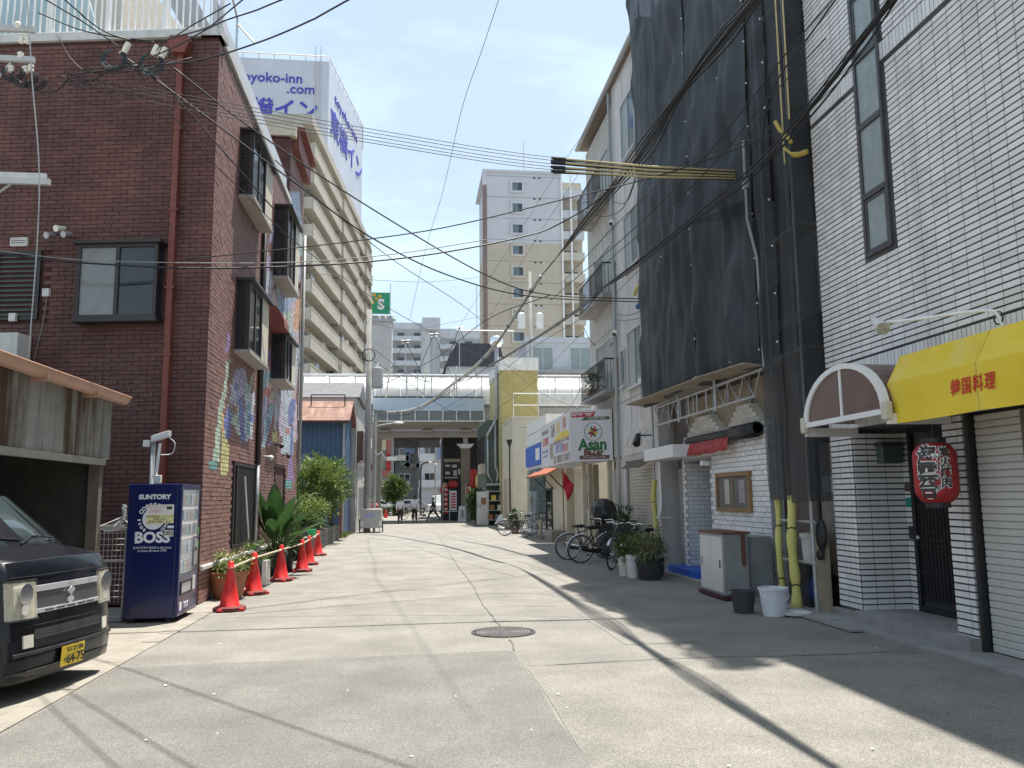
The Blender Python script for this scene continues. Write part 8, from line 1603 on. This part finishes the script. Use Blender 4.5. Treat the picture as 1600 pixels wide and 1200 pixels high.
# beige balcony apartment block
ab = thing('balcony_apartment', 'beige apartment block with long stacked balconies behind the mural building', 'building', (-15, 100, 0), world=True)
M['ap_beige'] = mat('ap_beige', (.36, .335, .285), (.42, .39, .335), .8, .4, streak=.25, streakc=(.27, .25, .21)); M['ap_light'] = mat('ap_light', (.48, .45, .39), (.55, .52, .45), .8, .5); M['ap_wall'] = mat('ap_wall', (.33, .30, .25), (.38, .35, .29), .8, .5)
ub = V((math.sin(R(5)), math.cos(R(5)), 0)); nb = V((math.cos(R(5)), -math.sin(R(5)), 0)); AB = Fr((-12.0, 87, 0), ub, nb); ABL = 44
MB().fb(AB, 0, ABL, 0, 41.2, -12, -.0).build('wall', 'ap_wall', ab); MB().fb(AB, -1.2, 0, 0, 41.8, -12, .3).build('end_wall', 'ap_beige', ab); MB().fb(AB, -1.3, ABL, 41.2, 42.2, -12, 1.3).build('roof_slab', 'ap_beige', ab)
for fl_ in range(13):
    z = 2.4 + fl_ * 3.0
    for sgi, (a0, a1, c) in enumerate(((0, 17, 1.35), (17.2, 30, 1.6), (30.2, 37, 1.35), (37.2, 44, 1.6))):
        b = MB().fb(AB, a0, a1, z - .16, z + 1.12, c - .12, c).fb(AB, a0, a1, z - .2, z - .0, 0, c - .12).build('balcony', 'ap_beige', ab); MB().fb(AB, a0, a1, z + 1.12, z + 1.2, c - .15, c + .04).fb(AB, a0, a1, z - .26, z - .16, c - .14, c + .03).build('balcony_trim', 'ap_light', b)
        if sgi < 2:
            k = a0
            while k < a1 - 2: MB().fb(AB, k + 1, k + 4.5, z, z + 2.2, .0, .05).build('balcony_window', 'glass_blue', b); k += 6
        for q_ in range(2):
            if rnd.random() < .4: k = rnd.uniform(a0 + 1, a1 - 3); MB().fb(AB, k, k + rnd.uniform(.8, 2.2), z + 1.25, z + 2.1, c - .5, c - .46).build('laundry', ['white_dirty', 'muted_l1', 'muted_l2'][q_ + (fl_ % 2)], b)
        MB().fb(AB, a1 - .1, a1 + .05, z, z + 2.75, 0, c - .2).build('partition', 'ap_wall', b)
        MB().fb(AB, a0 - .05, a0 + .1, z - .15, z + 1.1, 0, c - .13).build('balcony_end', 'ap_light', b)
# white and blue hotel tower
ht = thing('hotel_tower', 'white hotel tower with big blue rooftop lettering', 'building', (-20, 112, 0), world=True)
M['ht_white'] = mat('ht_white', (.46, .49, .56), (.52, .55, .62), .6, .2); M['ht_blue'] = flat('ht_blue', (.045, .05, .36), .5)
HA, HB = V((-11.8, 110, 0)), V((-8.5, 131, 0)); H1 = Fr(HA, (-1, 0, 0), (0, -1, 0)); uh = (HB - HA).normalized(); H2 = Fr(HA, uh, (uh.y, -uh.x, 0)); HL = (HB - HA).length
mb = MB().prism([(-11.8, 110), (-8.5, 131), (-40, 131), (-40, 110)], lambda a, b, d: (a, b, d), 46, 61.5).build('sign_tower', 'ht_white', ht); MB().prism([(-12.4, 110.5), (-9.1, 130.6), (-40, 130.6), (-40, 110.5)], lambda a, b, d: (a, b, d), 0, 46).build('wall', 'f_grey', ht)
MB().tube([(-40, 110, 62.2), (-12.3, 110, 62.2), (-11.8, 110.5, 62.1), (-8.5, 131, 62.0), (-8.5, 131, 58)], .12, 6).build('roof_rail', 'alu', ht)
for i in range(12): MB().tube([(-36 + i * 2.1, 110, 61.5), (-36 + i * 2.1, 110, 62.2)], .06, 5).build('rail_post', 'alu', ht)
for i in range(9): p = HA + uh * (1 + i * 2.4); MB().tube([(p.x, p.y, 61.5), (p.x, p.y, 62.15)], .06, 5).build('rail_post', 'alu', ht)
ldr = MB()
for dx in (-.35, .35): ldr.tube([(-13.3 + dx, 109.9, 48), (-13.3 + dx, 109.9, 63.6)], .05, 5)
for k in range(34): ldr.tube([(-13.65, 109.9, 48.3 + k * .42), (-12.95, 109.9, 48.3 + k * .42)], .03, 4)
ldr.build('ladder', 'alu', ht)
def h1(s_, size, x, z, **k): return text(s_, size, 'ht_blue', ht, (x, 109.95, z), (1, 0, 0), (0, 0, 1), ext=.05, **k)
h1('toyoko-inn', 1.95, -15.3, 58.7, align='RIGHT', bold=.02); h1('.com', 1.95, -13.6, 57.2, align='RIGHT', bold=.02); h1('東横イン', 3.0, -13.1, 54.1, align='RIGHT', bold=.06)
text('toyoko-inn', 2.0, 'ht_blue', ht, H2.P(HL * .48, 57.8, .05), uh, (0, 0, 1), ext=.05, sx=1.6); text('東横イン', 4.2, 'ht_blue', ht, H2.P(HL * .52, 53.4, .05), uh, (0, 0, 1), ext=.05, bold=.06, sx=1.2)
for k in range(6): MB().fb(H2, 0, HL, 46 - k * 1.3 - .5, 46 - k * 1.3, -.5, -.35).build('louvre', 'galv', ht)
# tall apartment right of centre
ta = thing('tall_apartment', 'tall white and beige apartment tower right of centre', 'building', (17, 118, 0), world=True); TA = Fr((10.2, 118, 0), (1, 0, 0), (0, -1, 0))
M['ta_white'] = mat('ta_white', (.50, .52, .56), (.55, .57, .60), .8, .3); M['ta_beige'] = mat('ta_beige', (.46, .41, .33), (.52, .465, .38), .8, .3); M['ta_brown'] = mat('ta_brown', (.2, .145, .14), (.25, .185, .175), .8, .3)
MB().fb(TA, .4, 11.6, 38.8, 49.6, -14, 0).build('upper_wall', 'ta_white', ta); MB().fb(TA, .4, 11.6, 0, 38.8, -14, 0).build('lower_wall', 'ta_beige', ta); MB().fb(TA, -.1, .4, 0, 47.6, -1.5, .1).build('corner_column', 'ta_brown', ta); MB().fb(TA, -.2, 11.7, 49.6, 50.0, -14, .2).fb(TA, -.2, .4, 47.6, 49.6, -1, .12).build('roof_edge', 'ta_white', ta)
MB().fb(TA, 11.6, 15, 0, 49, -14, -1.6).build('stair_core', 'ta_beige', ta)
for i in range(14):
    z = 47.45 - i * 3.25; m0 = 'ta_white' if z > 38.8 else 'ta_beige'
    f = MB().frame(TA, 3.9, 6.0, z - .95, z + .95, .0, .22, .32).build('window', 'ta_white' if i < 3 else 'ap_light', ta); MB().fb(TA, 4.22, 5.1, z - .63, z + .63, .0, .05).build('pane', 'glass_blue', f); MB().fb(TA, 5.1, 5.68, z - .63, z + .63, .0, .06).build('pane', 'glass', f)
    for x in (7.4, 8.2): MB().fb(TA, x, x + .3, z + 1.35, z + 1.55, 0, .05).build('vent', 'dark_frame', ta)
    MB().fb(TA, .42, 11.58, z + 1.58, z + 1.63, 0, .02).build('floor_joint', 'seam', ta)
    MB().fb(TA, 11.6, 15, z - 1.3, z - .1, -1.6, .0).build('gallery', 'ta_white' if z > 38.8 else 'ap_light', ta); MB().fb(TA, 12.2, 14.2, z - .1, z + .5, -1.58, -1.5).build('gallery_opening', 'dark', ta)
for x in (11.5, 12.9): MB().fb(TA, x, x + .25, 0, 49.5, .02, .25).build('drain_pipe', 'white', ta)
MB().tube([TA.P(6.4, 50, -3), TA.P(6.4, 56, -3)], .06, 5).build('aerial', 'alu', ta)
# white stepped apartments far away
wa = thing('white_apartments', 'long white balcony apartments far behind the arcade', 'building', (3, 205, 0), world=True); WA = Fr((-14, 205, 0), (1, 0, 0), (0, -1, 0))
MB().fb(WA, 0, 18, 0, 45, -10, 0).fb(WA, 18, 40, 0, 44, -12, -2).build('wall', 'f_white', wa); MB().fb(WA, 16, 20.5, 43.2, 46.2, -6, 1).build('stair_tower', 'f_white', wa)
for fl_ in range(13):
    z = 3 + fl_ * 3.1
    b = MB().fb(WA, 0, 15.8, z, z + 1.2, 0, 1.4).fb(WA, 20.5, 40, z - 1.6, z - .4, -2, -.6).build('balcony', 'f_white', wa); MB().fb(WA, 0, 15.8, z + 1.2, z + 2.9, .0, .1).fb(WA, 20.5, 40, z - .4, z + 1.3, -2, -1.9).build('opening', 'f_grey', b)
    for x in (2, 6, 10, 14, 23, 27, 31, 35): MB().fb(WA, x, x + 1.6, (z if x < 18 else z - 1.6) + 1.25, (z if x < 18 else z - 1.6) + 2.2, (.1 if x < 18 else -1.9), (.16 if x < 18 else -1.8)).build('pane', 'glass', b)
for x in (8, 30): MB().tube([WA.P(x, 44, -4), WA.P(x, 56, -4)], .12, 5).build('aerial', 'alu', wa)
# green rooftop sign
gs = thing('green_roof_sign', 'green square rooftop sign with a white letter and orange dots', 'sign', (-6.6, 150, 34), world=True); MB().box(-8.7, -4.4, 150, 150.6, 35, 38.9).build('panel', flat('sgn_green', (.02, .28, .14), .5), gs); text('S', 2.6, 'white', gs, (-6.0, 149.95, 36.6), (1, 0, 0), (0, 0, 1), bold=.12, ext=.03)
for k, (x, z) in enumerate(((-7.9, 36.0), (-7.5, 37.0), (-6.9, 37.7), (-6.2, 38.2), (-8.1, 37.9), (-7.2, 38.5))): MB().disc((x, 149.96, z), (0, -1, 0), .33, 12).build('orange_dot', flat('sgn_or', (.6, .35, .05), .5), gs)
MB().box(-9.5, -3.8, 150, 156, 33.6, 34.6).build('roof_slab', 'f_grey', gs); MB().box(-9.2, -4, 150.5, 156, 0, 33.6).build('support_building', 'f_white', gs)
for x in (-8, -5): MB().tube([(x, 150.3, 34.6), (x, 150.3, 35)], .1, 5).build('post', 'galv', gs)
# dark mansard roof house and white block behind the yellow building
dh = block('mansard_house', 'white house with a steep black roof behind the arcade', 'house', 2.8, 7.2, 68, 75, 12.3, 'f_white'); MB().add([(2.5, 67.6, 12.3), (7.5, 67.6, 12.3), (7.5, 75.2, 12.3), (2.5, 75.2, 12.3), (3.5, 67.85, 14.3), (7.1, 67.85, 14.3), (7.0, 74, 14.3), (3.6, 74, 14.3)], [(0, 1, 5, 4), (1, 2, 6, 5), (2, 3, 7, 6), (3, 0, 4, 7), (4, 5, 6, 7)]).build('roof', mat('blackroof', (.03, .032, .038), (.045, .047, .055), .6), dh)
MB().tube([(3.6, 69, 14.1), (3.6, 69, 15.6), (8.4, 69, 15.6)], .06, 5).build('roof_frame', 'galv', dh)
w2 = block('white_block', 'white office block with blinds right behind the yellow building', 'building', 9.9, 16.5, 72, 80, 15.2, 'f_white', z0=9.2, ww=1.9, wh=2.2, gap=3.4, fh=3.4, gm='glass_frost'); MB().box(9.6, 16.8, 71.2, 72, 12.4, 12.7).build('terrace', 'f_grey', w2)
block('white_block', 'low white building left behind the blue house roof', 'building', -14, -4.5, 66, 74, 9.0, 'f_white', z0=1.5)
# vent stack with round cap
t = thing('vent_stack', 'grey vent stack with a shiny round cap above the green shop', 'vent stack', (4.95, 49.3, 0), world=True); MB().tube([(4.95, 49.25, 6.2), (4.95, 49.25, 10.6)], .13, 10).build('pipe', 'galv', t, smooth=True); MB().lathe([(.2, 10.6), (.42, 10.8), (.42, 11.1), (.2, 11.3)], 14, (4.95, 49.25, 0)).build('cap', 'chrome', t, smooth=True)

# ================================================================= PEOPLE
M['skin'] = flat('skin', (.42, .27, .19), .6); M['hair'] = flat('hair', (.02, .016, .014), .6); M['shirt_w'] = mat('shirt_w', (.60, .64, .74), (.66, .70, .78), .8, 6); M['trouser'] = flat('trouser', (.015, .016, .02), .8); M['shirt_d'] = flat('shirt_d', (.05, .05, .06), .8); M['pink'] = mat('pink', (.45, .16, .17), (.5, .2, .2), .8, 4)
def skinobj(name, pts, edges, rad, mt_, parent, root=0, sub=1):
    me = bpy.data.meshes.new(name); me.from_pydata([tuple(p) for p in pts], edges, []); o = bpy.data.objects.new(name, me); col.objects.link(o); o.parent = parent; me.materials.append(M[mt_])
    md = o.modifiers.new('skin', 'SKIN'); md.use_smooth_shade = True
    for i, v in enumerate(me.skin_vertices[0].data): r_ = rad[i]; v.radius = r_ if isinstance(r_, tuple) else (r_, r_); v.use_root = (i == root)
    sb_ = o.modifiers.new('sub', 'SUBSURF'); sb_.levels = sub; sb_.render_levels = sub
    return o
def person(label, loc, rz, shirt, trouser, stride=.16, arm=.15, sleeve=.45, h=1.68, bag=False):
    """faces +y; stride: leading foot offset; arm: swing"""
    t = thing('person', label, 'person', loc, rz, None); s = h / 1.68; t.scale = (s, s, s)
    hip, wa, ch, nk, hd, tp = V((0, 0, .90)), V((0, .01, 1.08)), V((0, .02, 1.28)), V((0, .02, 1.43)), V((0, .04, 1.54)), V((0, .045, 1.64))
    P = [hip, wa, ch, nk, hd, tp]; E = [(0, 1), (1, 2), (2, 3), (3, 4), (4, 5)]; Rr = [(.135, .10), (.125, .09), (.15, .10), .055, .075, .07]
    L_ = {}
    for s_, st in ((-1, stride), (1, -stride)):
        k = len(P); hp = V((s_ * .09, 0, .86)); kn = V((s_ * .095, st * .75 + .03, .47)); an_ = V((s_ * .095, st * 1.25 - (.06 if st < 0 else 0), .09 if st >= 0 else .14)); to = an_ + V((0, .15, -.055 if st >= 0 else -.09)); P += [hp, kn, an_, to]; E += [(0, k), (k, k + 1), (k + 1, k + 2), (k + 2, k + 3)]; Rr += [.085, .058, .04, .035]; L_[s_] = (hp, kn, an_, to)
        k = len(P); sh_ = V((s_ * .19, .02, 1.36)); el = V((s_ * .235, -arm * s_ * .6 * (1 if st > 0 else -1) * s_ + .0, 1.08)); wr = V((s_ * .22, el.y * 1.3 + .08, .85)); P += [sh_, el, wr]; E += [(2, k), (k, k + 1), (k + 1, k + 2)]; Rr += [.06, .042, .03]
        for q in range(4): P.append(wr + V((s_ * .008 * (q - 1.5), .01 + .018 * (q - 1.5), -.155 + .012 * abs(q - 1.2)))); E.append((k + 2, len(P) - 1)); Rr.append(.010)
        P.append(wr + V((-s_ * .01, .05, -.08))); E.append((k + 2, len(P) - 1)); Rr.append(.011); L_[(s_, 'a')] = (sh_, el, wr)
    b = skinobj('body', P, E, Rr, 'skin', t)
    pts = [V((0, 0, .93)), wa, ch, V((0, .02, 1.40))]; ed = [(0, 1), (1, 2), (2, 3)]; rd = [(.155, .115), (.15, .11), (.175, .125), .085]
    for s_ in (-1, 1): k = len(pts); a, e, w_ = L_[(s_, 'a')]; pts += [a, a.lerp(e, .85 if sleeve < .6 else 1.0)]; ed += [(2, k), (k, k + 1)]; rd += [.085, .068]
    if sleeve > .6:
        for s_, k in ((-1, 5), (1, 7)): a, e, w_ = L_[(s_, 'a')]; pts.append(e.lerp(w_, .9)); ed.append((k, len(pts) - 1)); rd.append(.045)
    skinobj('shirt', pts, ed, rd, shirt, t)
    pts = [V((0, 0, .96)), V((0, 0, .88))]; ed = [(0, 1)]; rd = [(.15, .11), (.15, .12)]
    for s_ in (-1, 1): k = len(pts); hp, kn, an_, to = L_[s_]; pts += [hp + V((0, 0, -.06)), kn, an_ + V((0, 0, .03))]; ed += [(1, k), (k, k + 1), (k + 1, k + 2)]; rd += [.105, .078, .06]
    skinobj('trousers', pts, ed, rd, trouser, t)
    for s_ in (-1, 1): hp, kn, an_, to = L_[s_]; skinobj('shoe', [an_ + V((0, -.05, -.04)), to + V((0, .02, -.005))], [(0, 1)], [.05, .042], 'black', t)
    MB().ball((0, .025, 1.62), .098, 14, sz=1.05, sy=1.08).build('hair', 'hair', t, smooth=True)
    MB().ball((0, .14, 1.57), .018, 8).build('nose', 'skin', t)
    for s_ in (-1, 1): MB().ball((s_ * .088, .03, 1.57), .022, 8, sz=1.3).build('ear', 'skin', t)
    for s_ in (-1, 1): MB().ball((s_ * .033, .122, 1.595), .011, 8).build('eye', 'hair', t)
    MB().box(-.026, .026, .124, .13, 1.522, 1.53).build('mouth', 's_red', t)
    return t
person('person in a white shirt walking away toward the arcade, left of the pair', (-.82, 54.6, 0), R(0), 'shirt_w', 'trouser', .12, .1, .9)
person('person in a white shirt walking away toward the arcade, right of the pair', (.1, 55.4, 0), R(-3), 'shirt_w', 'trouser', -.1, .1, .9, 1.73)
person('person in dark clothes striding across the street to the left of the pillar', (1.45, 61.0, 0), R(80), 'shirt_d', 'trouser', .34, .25, .9, 1.62)
person('person in a pink top standing behind the grey cart', (-2.15, 47.5, 0), R(25), 'pink', 'trouser', .05, .05, .9, 1.58)
